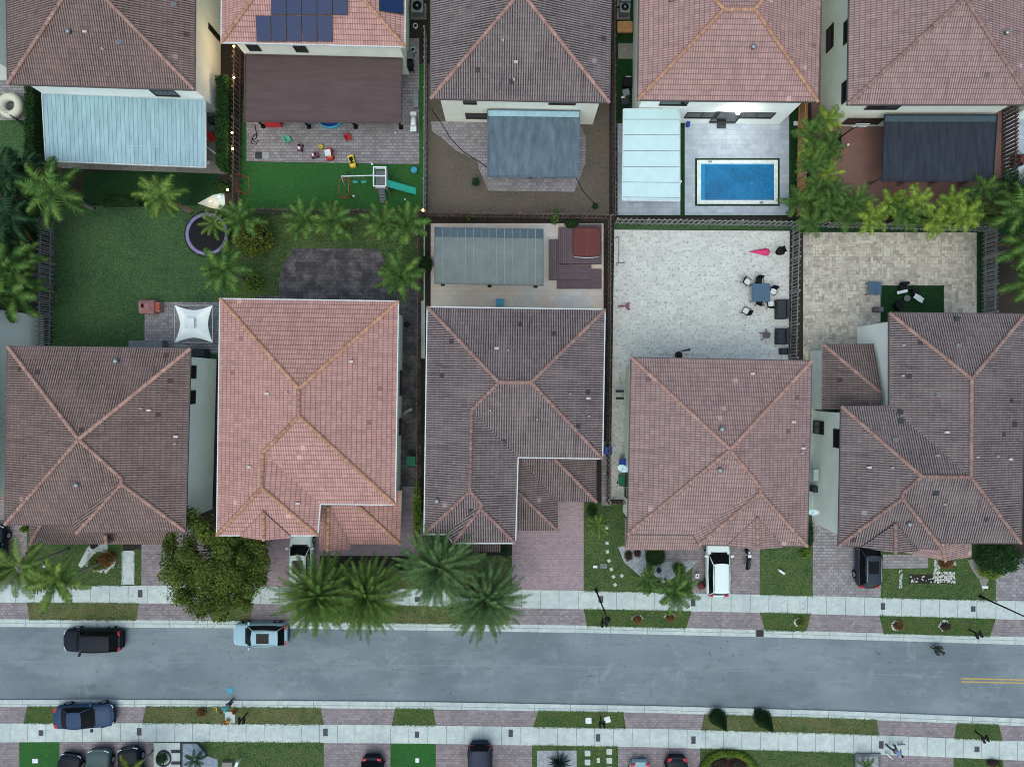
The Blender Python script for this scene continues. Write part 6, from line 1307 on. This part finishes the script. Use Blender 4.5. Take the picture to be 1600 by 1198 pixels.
# D yard furniture
def pchair(label, x, y, rz, cush='cushion', group='patio chairs round the blue grey table'):
    t = grp('patio_chair', label, 'chair', x, y, R(rz), group=group)
    part(t, 'seat', 'black', lambda b: rbox(b, 0, 0, .52, .52, .38, .43, .08))
    if cush: part(t, 'cushion', cush, lambda b: rbox(b, .03, 0, .44, .44, .43, .5, .1))
    part(t, 'backrest', 'black', lambda b: b.grid([[(-.24 - .03 * (1 - abs(v)), v * .26, .42) for v in (-1, -.5, 0, .5, 1)], [(-.38 - .04 * (1 - abs(v)), v * .25, .92) for v in (-1, -.5, 0, .5, 1)], [(-.35 - .04 * (1 - abs(v)), v * .24, .92) for v in (-1, -.5, 0, .5, 1)], [(-.21 - .03 * (1 - abs(v)), v * .25, .42) for v in (-1, -.5, 0, .5, 1)]]))
    for sy in (-1, 1):
        part(t, 'armrest', 'black', lambda b: b.tube([(-.28, sy * .28, .6), (.2, sy * .29, .62), (.24, sy * .28, 0)], .022, 6)); part(t, 'leg', 'black', lambda b: b.tube([(-.24, sy * .24, .4), (-.32, sy * .27, 0)], .02, 6))
    return t
pchair('patio chair with white cushion at the top left of the blue grey table', 1164, 441, -35); pchair('black patio chair pushed under the top edge of the table', 1183, 440, -100, None); pchair('patio chair with white cushion at the right of the table near its top corner', 1205, 456, -110)
pchair('patio chair with white cushion at the lower right corner of the table', 1201, 476, 95); pchair('black patio chair pushed under the bottom edge of the table', 1184, 472, 85, None); pchair('patio chair with white cushion standing off at the lower left of the table', 1163, 487, 150)
t = grp('patio_table', 'square blue grey patio table on the pale stone yard', 'table', 1184, 459); M_['slate'] = mat('slate_blue_top', (74, 98, 122), .4, .05, 1)
part(t, 'tabletop', 'slate', lambda b: rbox(b, 0, 0, 1.48, 1.48, .7, .75, .04))
for sx in (-1, 1):
    for sy in (-1, 1): part(t, 'leg', 'black', lambda b: b.box((sx * .66, sy * .66, .35), (.06, .06, .7)))
t = grp('beach_umbrella', 'closed pink beach umbrella lying on the pale stone yard', 'umbrella', 1187, 394, R(180)); M_['pinkf'] = mat('hot_pink_fabric', (222, 50, 110), .7, .15, 2)
part(t, 'canopy', 'pinkf', lambda b: b.tube([(-.62, .05, .2), (-.4, .03, .22), (.2, .0, .16), (.85, -.02, .06)], [.28, .3, .16, .03], 7)); part(t, 'pole', 'steel', lambda b: b.tube([(-1.2, .05, .1), (.95, -.03, .08)], .02, 6))
t = grp('swivel_seat', 'black swivel seat beside the pink umbrella', 'chair', 1216, 394); part(t, 'seat', 'black', lambda b: b.lathe((0, 0, .5), [(.3, 0), (.38, .08), (.34, .12)], 7)); part(t, 'backrest', 'black', lambda b: b.box((.22, .12, .72), (.12, .5, .35), .4)); part(t, 'pedestal', 'black', lambda b: (b.tube([(0, 0, 0), (0, 0, .5)], .04, 6), b.lathe((0, 0, 0), [(.25, 0), (.2, .04)], 10)))
def chest(label, x, y, w, d, h, mk, rz=0):
    t = grp('covered_sofa', label, 'sofa', x, y, rz); k = H / F; w *= k; d *= k
    part(t, 'seat_block', mk, lambda b: rbox(b, -.08, 0, w, d, 0, h * .6, .08)); part(t, 'backrest', mk, lambda b: rbox(b, w / 2 - .1, 0, .22, d, h * .55, h, .06)); part(t, 'cushion', mk, lambda b: rbox(b, -.12, 0, w * .72, d * .9, h * .6, h * .72, .1))
chest('dark wicker sofa against the slatted fence beside the patio table', 1220, 484, 17, 30, .75, 'char'); chest('charcoal covered armchair against the slatted fence', 1219, 526, 15, 25, .9, 'char'); chest('small dark seat at the bottom of the slatted fence', 1225, 549, 13, 10, .5, 'char')
t = grp('folding_stool', 'mauve grey three legged stool near the covered armchair', 'stool', 1195, 524); part(t, 'seat', 'deckw', lambda b: rbox(b, 0, 0, .6, .52, .42, .48, .18)); [part(t, 'leg', 'black', lambda b: b.tube([(.15 * math.cos(a), .15 * math.sin(a), .44), (.55 * math.cos(a), .55 * math.sin(a), 0)], .025, 5)) for a in (.2, 1.4, 2.7, 4.1)]
t = grp('fire_bowl', 'black round fire bowl at the roof edge of the dusty pink house', 'fire bowl', 1059, 555); part(t, 'bowl', 'black', lambda b: b.lathe((0, 0, .1), [(.15, 0), (.3, .2), (.3, .26), (.25, .22)], 16)); part(t, 'lid', 'char', lambda b: b.tube([(.15, .35, .4), (.9, .45, .45)], [.03, .1], 6))
t = grp('toy_tricycle', 'mauve tricycle near the left side of the pale stone yard', 'tricycle', 977, 479); part(t, 'frame', 'mauve', lambda b: b.tube([(-.5, 0, .2), (-.1, 0, .4), (.25, 0, .35)], .05, 6)); part(t, 'seat', 'mauve', lambda b: rbox(b, .1, 0, .3, .4, .4, .5, .08)); part(t, 'handlebar', 'black', lambda b: b.tube([(-.35, -.22, .5), (-.35, .22, .5)], .02, 5)); [part(t, 'wheel', 'mauve', lambda b: b.tube([(p[0], p[1] - .03, .14), (p[0], p[1] + .03, .14)], .14, 12)) for p in ((-.5, 0), (.25, .25), (.25, -.25))]
t = grp('metal_rack', 'thin dark metal frame standing at the left edge of the pale stone yard', 'frame', 964, 393); part(t, 'upright', 'blackm', lambda b: (b.tube([(-.1, 1.1, 0), (.0, 1.0, 1.0), (0, -1.0, 1.0), (-.05, -1.1, 0)], .03, 5))); part(t, 'crossbar', 'blackm', lambda b: b.tube([(-.25, -1.1, .9), (.5, -1.1, .9)], .025, 5))
def wallac(label, x, y, w=12, d=4):
    flat('wall_shelf', label, 'shelf', x, y, w, d, .3, 'char', 0, 1.2)
wallac('upper dark bracket sticking out of the wall left of the dusty pink house', 968, 611); wallac('lower dark bracket sticking out of the wall left of the dusty pink house', 968, 622)
def dish(label, x, y, z, fx, fy):
    c = W(x, y, z); t = thing('satellite_dish', label, 'satellite dish', c, group='satellite dishes on the house walls'); n = Vector((fx, fy, .75)).normalized(); a = n.orthogonal().normalized(); e = n.cross(a)
    part(t, 'reflector', 'aqua', lambda b: b.grid([[tuple((a * math.cos(j * .3927) + e * math.sin(j * .3927)) * .42 * q + n * (.12 * q * q)) for j in range(16)] for q in (.02, .35, .7, 1.0)], True))
    part(t, 'arm', 'steel', lambda b: b.tube([(0, 0, -.05), tuple(n * .45 + Vector((0, 0, -.2)))], .02, 5)); part(t, 'receiver', 'white', lambda b: b.box(tuple(n * .47 + Vector((0, 0, -.2))), (.08, .08, .08))); part(t, 'bracket', 'steel', lambda b: b.tube([(0, 0, -.05), (.25 * (1 if x < 1100 else 1), 0, -.45)], .025, 5))
dish('satellite dish on the left wall of the dusty pink house over the blue bin', 974, 730, 4.6, -.4, -.7); dish('satellite dish in the gap between the two right hand houses', 1271, 798, 4.6, -.2, -.9)
flat('wall_meter', 'pale meter box on the wall between the two right hand houses', 'box', 1271, 741, 8, 18, .5, 'conc', 0, 1.0); flat('wall_cabinet', 'dark cabinet on the wall below the pale meter box', 'cabinet', 1269, 762, 12, 9, .9, 'char', 0, .1)
# E yard
t = grp('garden_table', 'dark square side table with plants left of the turf mat', 'table', 1361, 452); part(t, 'tabletop', 'slate', lambda b: rbox(b, 0, 0, 1.05, 1.05, .6, .65, .05)); [part(t, 'leg', 'black', lambda b: b.box((p[0] * .45, p[1] * .45, .3), (.05, .05, .6))) for p in ((-1, -1), (1, -1), (1, 1), (-1, 1))]; part(t, 'centre_seam', 'black', lambda b: b.box((.05, 0, .655), (.02, 1.0, .01)))
def lounge(label, x, y, rz, mk):
    t = grp('lounge_chair', label, 'chair', x, y, R(rz), group='lounge chairs on the turf mat'); part(t, 'seat', mk, lambda b: rbox(b, 0, 0, .6, .6, .3, .4, .12)); part(t, 'backrest', 'black' if mk != 'cushion' else 'cushion', lambda b: rbox(b, -.32, 0, .2, .62, .3, .75, .08)); [part(t, 'leg', 'black', lambda b: b.tube([(p[0] * .25, p[1] * .25, .3), (p[0] * .3, p[1] * .3, 0)], .02, 5)) for p in ((-1, -1), (1, -1), (1, 1), (-1, 1))]
lounge('black lounge chair at the right of the turf mat group', 1427, 458, -60, 'black'); lounge('small black lounge chair at the bottom of the turf mat group', 1401, 477, 40, 'black'); lounge('small dark lounge chair at the top of the turf mat group', 1408, 450, -90, 'black')
t = grp('cushion_sheet', 'white towel draped on the right of the turf mat group', 'towel', 1430, 467, R(-32)); part(t, 'cloth', 'cushion', lambda b: b.grid([[(-.42 + .14 * i, -.22 + .11 * j, .5 + .05 * math.sin(i * 1.3 + j)) for j in range(5)] for i in range(7)]))
t = grp('cushion_sheet', 'cream folded towel at the top left of the turf mat group', 'towel', 1405, 457, R(12)); part(t, 'cloth', 'cushion', lambda b: b.grid([[(-.45 + .15 * i, -.12 + .08 * j, .45 + .04 * math.sin(i * 1.7 + j)) for j in range(4)] for i in range(7)]))
t = grp('round_table', 'small round grey table in the middle of the turf mat', 'table', 1413, 467); part(t, 'tabletop', 'grey', lambda b: b.lathe((0, 0, .4), [(.26, 0), (.26, .03)], 18)); part(t, 'pedestal', 'black', lambda b: b.tube([(0, 0, 0), (0, 0, .4)], .05, 8))
flat('storage_cube', 'dark brown cube at the lower left corner of the turf mat', 'cube', 1366, 484, 7, 8, .45, 'deckw'); flat('storage_cube', 'grey brown cube touching the turf mat edge', 'cube', 1373, 484, 7, 8, .4, 'grey')
# H yard
b = MB(); b.tube([W(x, y, .03) for x, y in ((675, 172), (692, 196), (705, 218), (725, 238), (748, 252), (762, 262))], .03, 5); tag(b.build('drain_hose', M_['black']), 'thin black hose curving from the cream house over the dirt to the patio', 'hose')
b = MB(); b.tube([W(x, y, .03) for x, y in ((900, 278), (912, 300), (935, 325))], .025, 5); tag(b.build('ground_cable', M_['black']), 'thin dark cable running over the dirt to the corner shrub', 'cable')
# front D
t = grp('yard_sign', 'small square white sign board left of the white car', 'sign', 1088, 898); part(t, 'board', 'white', lambda b: b.box((0, 0, .3), (.3, .36, .05))); part(t, 'mark', 'black', lambda b: b.box((0, 0, .33), (.12, .14, .01))); part(t, 'stake', 'steel', lambda b: b.box((0, 0, .14), (.03, .03, .28)))
t = grp('refuse_bag', 'dark red lumpy bag on the driveway beside the white car', 'bag', 1094, 913); part(t, 'sack', 'maroon', lambda b: blob(b, (0, 0, .25), (.28, .32, .28), 7, 3, .5)); part(t, 'knot', 'maroon', lambda b: b.lathe((0, 0, .45), [(.05, 0), (.03, .06), (.07, .12)], 8))
t = grp('garden_ornament', 'white bird shaped ornament on the lawn right of the motorcycle', 'ornament', 1220, 892, -.6); part(t, 'figure', 'white', lambda b: (b.tube([(-.35, 0, .1), (-.1, 0, .16), (.1, 0, .14), (.3, .0, .12)], [.05, .12, .1, .13], 8),))
t = grp('watering_can', 'grey watering can hanging by the first palm bed', 'watering can', 73, 883); part(t, 'body', 'steel', lambda b: b.lathe((0, 0, 0), [(.18, 0), (.2, .2), (.14, .3)], 12)); part(t, 'spout', 'steel', lambda b: b.tube([(.15, 0, .12), (.5, .15, .35)], [.04, .03], 6))
t = grp('letter_stone', 'pale box on a stand beside the gravel garden at the bottom', 'box', 377, 1184, -.35); part(t, 'box', 'white', lambda b: b.box((0, 0, .9), (.22, .5, .3))); part(t, 'post', 'white', lambda b: b.box((0, 0, .38), (.08, .08, .75)))
flat('low_planter', 'grey green low planter at the bottom edge', 'planter', 357, 1192, 16, 10, .35, 'concd')
t = grp('square_planter', 'square planter edged in dark blocks at the bottom right', 'planter', 1355, 1200); k = H / F
part(t, 'edging', 'grey', lambda b: [b.box(c_, d_) for c_, d_ in (((0, 1.2, .1), (2.1, .2, .2)), ((.98, 0, .1), (.16, 2.2, .2)), ((-.98, 0, .1), (.16, 2.2, .2)))]); part(t, 'gravel', 'gravelw', lambda b: b.box((0, 0, .04), (1.8, 2.2, .06)))
flat('cyan_board', 'bright cyan square board lying on the road by the kerb', 'board', 359.5, 1078, 9, 9, .04, 'sky', .78, -.12)
t = grp('flower_pot', 'red flowering pot with yellow blooms on the pale slab', 'flower pot', 356.5, 1125); part(t, 'pot', 'maroon', lambda b: b.lathe((0, 0, 0), [(.14, 0), (.2, .28), (.17, .28)], 12)); part(t, 'blooms', 'yellow', lambda b: leaves(b, [Vector((r.uniform(-.05, .25), r.uniform(-.1, .2), r.uniform(.28, .4))) for _ in range(50)], .05, r)); part(t, 'red_blooms', 'red', lambda b: leaves(b, [Vector((r.uniform(-.25, .1), r.uniform(-.22, .05), r.uniform(.28, .4))) for _ in range(50)], .05, r))
# ---------------------------------------------------------------- lit garden lamps
def glamp(label, x, y, z, mk, watt, rad=.09):
    t = thing('garden_lamp', label, 'lamp', W(x, y, z) * Vector((1, 1, 0)), group='lit garden lamps'); part(t, 'stake', 'blackm', lambda b: b.tube([(0, 0, 0), (0, 0, z)], .02, 6)); part(t, 'bulb', mk, lambda b: b.lathe((0, 0, z), [(rad * .5, 0), (rad, rad * .6), (rad * .5, rad * 1.2)], 10))
    l = bpy.data.lights.new('bulb_light', 'POINT'); l.energy = watt; l.color = (1, .62, .28) if mk == 'warm' else (.8, .9, 1); l.shadow_soft_size = .1; o = bpy.data.objects.new('bulb_light', l); COL.objects.link(o); o.parent = t; o.location = (0, 0, z + rad * 1.2 + .12)
for lab, x, y, z, mk, w in (('warm lamp at the top of the dark fence under the salmon eave', 366, 73, 1.9, 'warm', 45), ('warm lamp on the dark fence above the hedge end', 366, 122, 1.9, 'warm', 45), ('warm lamp halfway down the hedge beside the dark fence', 363, 208, 2.0, 'warm', 14), ('brightest lamp low down the hedge beside the dark fence', 364, 233, 2.0, 'warm', 22), ('yellow lamp at the bottom corner of the hedge', 356, 297, 1.2, 'warm', 30),
                            ('lamp on the pale corner slab above the trampoline', 329, 315, .3, 'warm', 12), ('small white lamp on the pale corner slab', 343, 308, .3, 'cool', 5), ('warm lamp among the fronds of the large drooping palm', 116, 305, 3.2, 'warm', 12), ('violet white lamp at the corner of the pale blue roof', 81, 266, 2.0, 'cool', 12), ('warm lamp beside the violet white one', 85, 271, 1.8, 'warm', 12),
                            ('small warm lamp at the corner post of the bright turf', 661, 329, 1.9, 'warm', 8)):
    glamp(lab, x, y, z, mk, w)
h = HOUSES['I']; yw = h['ins']['c'].y; zz = 2.6; d = H - zz
t = thing('wall_lamp', 'bright white wall lamp on the pool house beside the door', 'lamp', ((1152 - 800) / F * d, yw - .12, zz)); part(t, 'bulb', 'cool', lambda b: b.lathe((0, 0, 0), [(.12, 0), (.2, .1), (.12, .24)], 12)); part(t, 'bracket', 'white', lambda b: b.box((0, .07, .05), (.06, .12, .06)))
l = bpy.data.lights.new('wall_light', 'POINT'); l.energy = 160; l.color = (1, .98, .92); l.shadow_soft_size = .15; o = bpy.data.objects.new('wall_light', l); COL.objects.link(o); o.parent = t; o.location = (0, -.3, .1)
# ---------------------------------------------------------------- people and animals
M_['skin'] = mat('tan_skin', (186, 140, 116), .6, .05, 3); M_['hair'] = mat('dark_hair', (34, 28, 26), .7); M_['tealcloth'] = mat('teal_cotton', (60, 176, 186), .9, .2, 6); M_['navyc'] = mat('navy_cotton', (30, 46, 78), .9, .15, 6); M_['bluec'] = mat('light_blue_cotton', (136, 170, 214), .9, .15, 6); M_['jean'] = mat('blue_denim', (40, 62, 104), .9, .15, 6)
def skin(name, m_, parent, verts, edges, root=0, sub=2):
    me = bpy.data.meshes.new(name); me.from_pydata([v[:3] for v in verts], edges, []); o = bpy.data.objects.new(name, me); COL.objects.link(o); o.parent = parent
    o.modifiers.new('skin', 'SKIN').use_smooth_shade = True
    lay = me.skin_vertices[0] if me.skin_vertices else None
    if lay is None:
        bm = bmesh.new(); bm.from_mesh(me); bm.verts.layers.skin.verify(); bm.to_mesh(me); bm.free(); lay = me.skin_vertices[0]
    for i, v in enumerate(verts): lay.data[i].radius = (v[3], v[4] if len(v) > 4 else v[3]); lay.data[i].use_root = (i == root)
    s_ = o.modifiers.new('sub', 'SUBSURF'); s_.levels = sub; s_.render_levels = sub; me.materials.append(m_); return o
def person(label, x, y, rz, z0, shirt, trousers, stride=.25, lean=.12, lhand=None, rhand=None, hold=None):
    t = thing('person', label, 'person', W(x, y, z0) , rz)
    lh = Vector(lhand or (.18, .3, .85)); rh = Vector(rhand or (.18, -.3, .85))
    V = [(0, 0, .95, .13, .16), (lean * .4, 0, 1.15, .12, .15), (lean, 0, 1.38, .12, .17), (lean * 1.15, 0, 1.5, .055), (lean * 1.4, 0, 1.58, .075), (lean * 1.55, 0, 1.68, .095)]
    E = [(0, 1), (1, 2), (2, 3), (3, 4), (4, 5)]
    def add(par, *pts):
        for p in pts: V.append(p); E.append((par, len(V) - 1)); par = len(V) - 1
        return par
    for sg, hd, st in ((1, lh, stride), (-1, rh, -stride)):
        sh = Vector((lean, sg * .19, 1.4)); el_ = sh.lerp(hd, .5) + Vector((-.06, sg * .06, -.03)); wr = el_.lerp(hd, .9)
        w = add(2, (*sh, .055), (*el_, .04), (*wr, .027), (*hd, .032)); dr = (hd - el_).normalized(); sd = Vector((0, 0, 1)).cross(dr).normalized()
        for k in range(4): q = hd + sd * (k - 1.5) * .022 + dr * .03; add(w, (*q, .010), (*(q + dr * (.045 + .01 * (k in (1, 2))) - Vector((0, 0, .012))), .009), (*(q + dr * .06 - Vector((0, 0, .04))), .008))
        add(w, (*(hd + sd * .045 * sg - dr * .02), .011), (*(hd + sd * .06 * sg + dr * .02), .009))
        hp = Vector((0, sg * .09, .9)); kn = Vector((st * .55 + .05, sg * .1, .5)); an = Vector((st - .02, sg * .1, .09))
        add(0, (*hp, .09), (*kn, .06), (*an, .04), (an.x + .14, an.y, .035, .035))
    skin('body', M_['skin'], t, V, E)
    sv = [(0, 0, 1.0, .145, .17), (lean * .5, 0, 1.18, .135, .165), (lean, 0, 1.38, .13, .18), (lean * 1.1, 0, 1.46, .08)]; se = [(0, 1), (1, 2), (2, 3)]
    for sg, hd in ((1, lh), (-1, rh)):
        sh = Vector((lean, sg * .19, 1.41)); el_ = sh.lerp(hd, .5) + Vector((-.06, sg * .06, -.03)); n0 = len(sv); sv.append((*sh, .075)); sv.append((*sh.lerp(el_, .8), .062)); se += [(2, n0), (n0, n0 + 1)]
    skin('shirt', shirt, t, sv, se)
    tv = [(0, 0, .97, .145, .17)]; te = []
    for sg, st in ((1, stride), (-1, -stride)):
        n0 = len(tv); tv += [(0, sg * .09, .86, .105), (st * .55 + .05, sg * .1, .5, .078), (st - .01, sg * .1, .16, .06)]; te += [(0, n0), (n0, n0 + 1), (n0 + 1, n0 + 2)]
    skin('trousers', trousers, t, tv, te)
    skin('hair', M_['hair'], t, [(lean * 1.5 - .03, 0, 1.66, .1), (lean * 1.5 - .01, 0, 1.74, .09), (lean * 1.5 + .03, 0, 1.77, .07)], [(0, 1), (1, 2)])
    for sg, st in ((1, stride), (-1, -stride)): part(t, 'shoe', 'black', lambda b: rbox(b, st + .06, sg * .1, .28, .1, 0, .09, .04))
    hx = lean * 1.55
    part(t, 'face', 'black', lambda b: [b.box((hx + .088, s_ * .035, 1.69), (.012, .02, .012)) for s_ in (-1, 1)]); part(t, 'nose', 'skin', lambda b: b.box((hx + .1, 0, 1.66), (.03, .02, .04)))
    for sg in (-1, 1): part(t, 'ear', 'skin', lambda b: b.box((hx, sg * .098, 1.67), (.03, .02, .055)))
    return t
person('person in a teal shirt and navy trousers raking the south verge by the kerb', 364, 1094, R(215), -.02, M_['tealcloth'], M_['navyc'], .12, .22, (.55, .12, .95), (.6, -.1, .8))
t = thing('garden_rake', 'yellow headed rake held by the person in teal', 'rake', W(364, 1094), R(215)); part(t, 'handle', 'black', lambda b: b.tube([(.35, .2, 1.35), (.55, .1, .98), (1.35, -.3, .1)], .02, 6)); part(t, 'tines', 'yellow', lambda b: [b.tube([(1.3, -.28, .14), (1.55 + .04 * abs(3 - k), -.55 + .1 * k, .04)], .014, 4) for k in range(7)])
person('person in a light blue shirt and jeans walking dogs on the south pavement', 1390, 1163, R(-20), .02, M_['bluec'], M_['jean'], .3, .08, (.35, .28, .9), (.3, -.3, .85))
def dog(label, x, y, rz, s, fur, fur2):
    t = grp('dog', label, 'dog', x, y, R(rz), group='dogs on the south pavement'); t.scale = (s * .62,) * 3
    V = [(-.3, 0, .42, .1), (-.05, 0, .43, .1), (.2, 0, .42, .125), (.36, 0, .52, .075), (.46, 0, .62, .075), (.56, 0, .6, .045), (.63, 0, .58, .032)]; E = [(i, i + 1) for i in range(6)]
    def add(par, *pts):
        for p in pts: V.append(p); E.append((par, len(V) - 1)); par = len(V) - 1
    for sg in (-1, 1):
        add(0, (-.3, sg * .08, .34, .06), (-.24, sg * .09, .24, .035), (-.36, sg * .09, .13, .022), (-.33, sg * .09, .02, .024)); add(2, (.22, sg * .08, .32, .045), (.22, sg * .09, .16, .025), (.24, sg * .09, .02, .024)); add(4, (.44, sg * .06, .72, .02))
    add(0, (-.42, 0, .5, .03), (-.55, 0, .62, .018)); skin('body', fur, t, V, E, 1)
    skin('head_patch', fur2, t, [(.4, 0, .64, .085), (.52, 0, .66, .075)], [(0, 1)])
dog('white dog with a black head just below the person in light blue', 1386, 1177, -45, 1.0, M_['cushion'], M_['black']); dog('small grey brown dog ahead of the person in light blue', 1405, 1160, 10, .9, mat('grey_brown_fur', (120, 112, 100), .9), M_['char'])
# long necked dark bird on the road
t = thing('large_bird', 'large dark long necked bird standing on the road by the north kerb', 'bird', W(1459, 1011, -.12), R(152)); t.scale = (1.15, 1.3, 1.1); M_['feather'] = mat('dark_olive_feather', (40, 46, 40), .7, .3, 8)
V = [(-.42, 0, .42, .05, .1), (-.2, 0, .45, .13, .17), (0, 0, .48, .16, .19), (.2, 0, .52, .12, .15), (.32, .02, .62, .06), (.5, .04, .72, .04), (.66, .05, .8, .038), (.76, .05, .84, .052), (.86, .03, .83, .022)]; E = [(i, i + 1) for i in range(8)]
for sg in (-1, 1): n0 = len(V); V += [(.02, sg * .09, .34, .05), (.04, sg * .09, .18, .018), (.02, sg * .09, .02, .016), (.12, sg * .09, .012, .014)]; E += [(2, n0), (n0, n0 + 1), (n0 + 1, n0 + 2), (n0 + 2, n0 + 3)]
skin('body', M_['feather'], t, V, E, 2)
for sg in (-1, 1): part(t, 'wing', 'feather', lambda b: b.tube([(.18, sg * .17, .56), (-.1, sg * .24, .52), (-.38, sg * .2, .44)], [.05, .09, .02], 8))
part(t, 'tail', 'feather', lambda b: [b.face([(-.36, -.02 + .03 * k, .44), (-.36, .02 + .03 * k, .44), (-.62, .05 * k + .05, .4), (-.64, .05 * k, .4)]) for k in (-2, -1, 0, 1, 2)])

# ---------------------------------------------------------------- litter and ragged grass edges
r = random.Random(21)
def scatter(name, label, cat, pts, size, mk):
    b = MB(); leaves(b, [W(x, y, 0) + Vector((0, 0, z)) for x, y, z in pts], size, r, 1.2); o = b.build(name, M_[mk]); tag(o, label, cat, kind='stuff'); return o
pts = []
for pa, dz, runs in ((SN2, .01, ((42, 217), (318, 397), (473, 798), (912, 1081), (1187, 1267), (1374, 1556))), (KN1, .0, ((46, 213), (332, 390), (478, 793), (917, 1072), (1195, 1260), (1381, 1547))), (SN1, .02, ((42, 192), (352, 402), (493, 800), (912, 1082), (1187, 1270), (1376, 1558))),
                     (KS2, .0, ((42, 95), (228, 501), (617, 677), (841, 974), (1100, 1370), (1495, 1561))), (SS1, .01, ((37, 95), (222, 506), (612, 681), (833, 978), (1096, 1374), (1491, 1567))), (SS2, .02, ((320, 506), (831, 966), (1094, 1333)))):
    for x0, x1 in runs:
        for _ in range(int((x1 - x0) * 1.8)):
            x = r.uniform(x0, x1); d = abs(r.gauss(0, .9)) * (1 if noise.noise(Vector((x * .06, at(pa, x), 0))) > -.15 else .3)
            out = -d if pa in (SN2, KS2, SS2) and False else (d if pa in (KN1, SN1, SS1) else -d)
            pts.append((x, at(pa, x) + out, .03))
scatter('grass_edge', 'ragged grass tufts creeping over the edges of the pavements and kerbs', 'grass', pts, .05, 'l_fox')
pts = []
for _ in range(420):
    a = r.uniform(0, 6.28); q = 60 + abs(r.gauss(0, 45)); pts.append((333 + q * math.cos(a), 885 + q * .75 * math.sin(a), .05))
pts = [p for p in pts if p[1] > 850]
for _ in range(420): pts.append((r.uniform(0, 1600), r.uniform(865, 985), .05))
for _ in range(160): pts.append((r.uniform(0, 1600), r.choice((KN2, KS1)) and at(KN2, 800) + r.uniform(-8, 4), .03))
for _ in range(120): pts.append((r.uniform(960, 1230), r.uniform(360, 560), .03))
for _ in range(120): pts.append((r.uniform(675, 950), r.uniform(200, 335), .03))
scatter('fallen_leaves', 'small dry leaves scattered over the driveways, pavements and yards', 'leaves', pts, .05, 'l_dead')
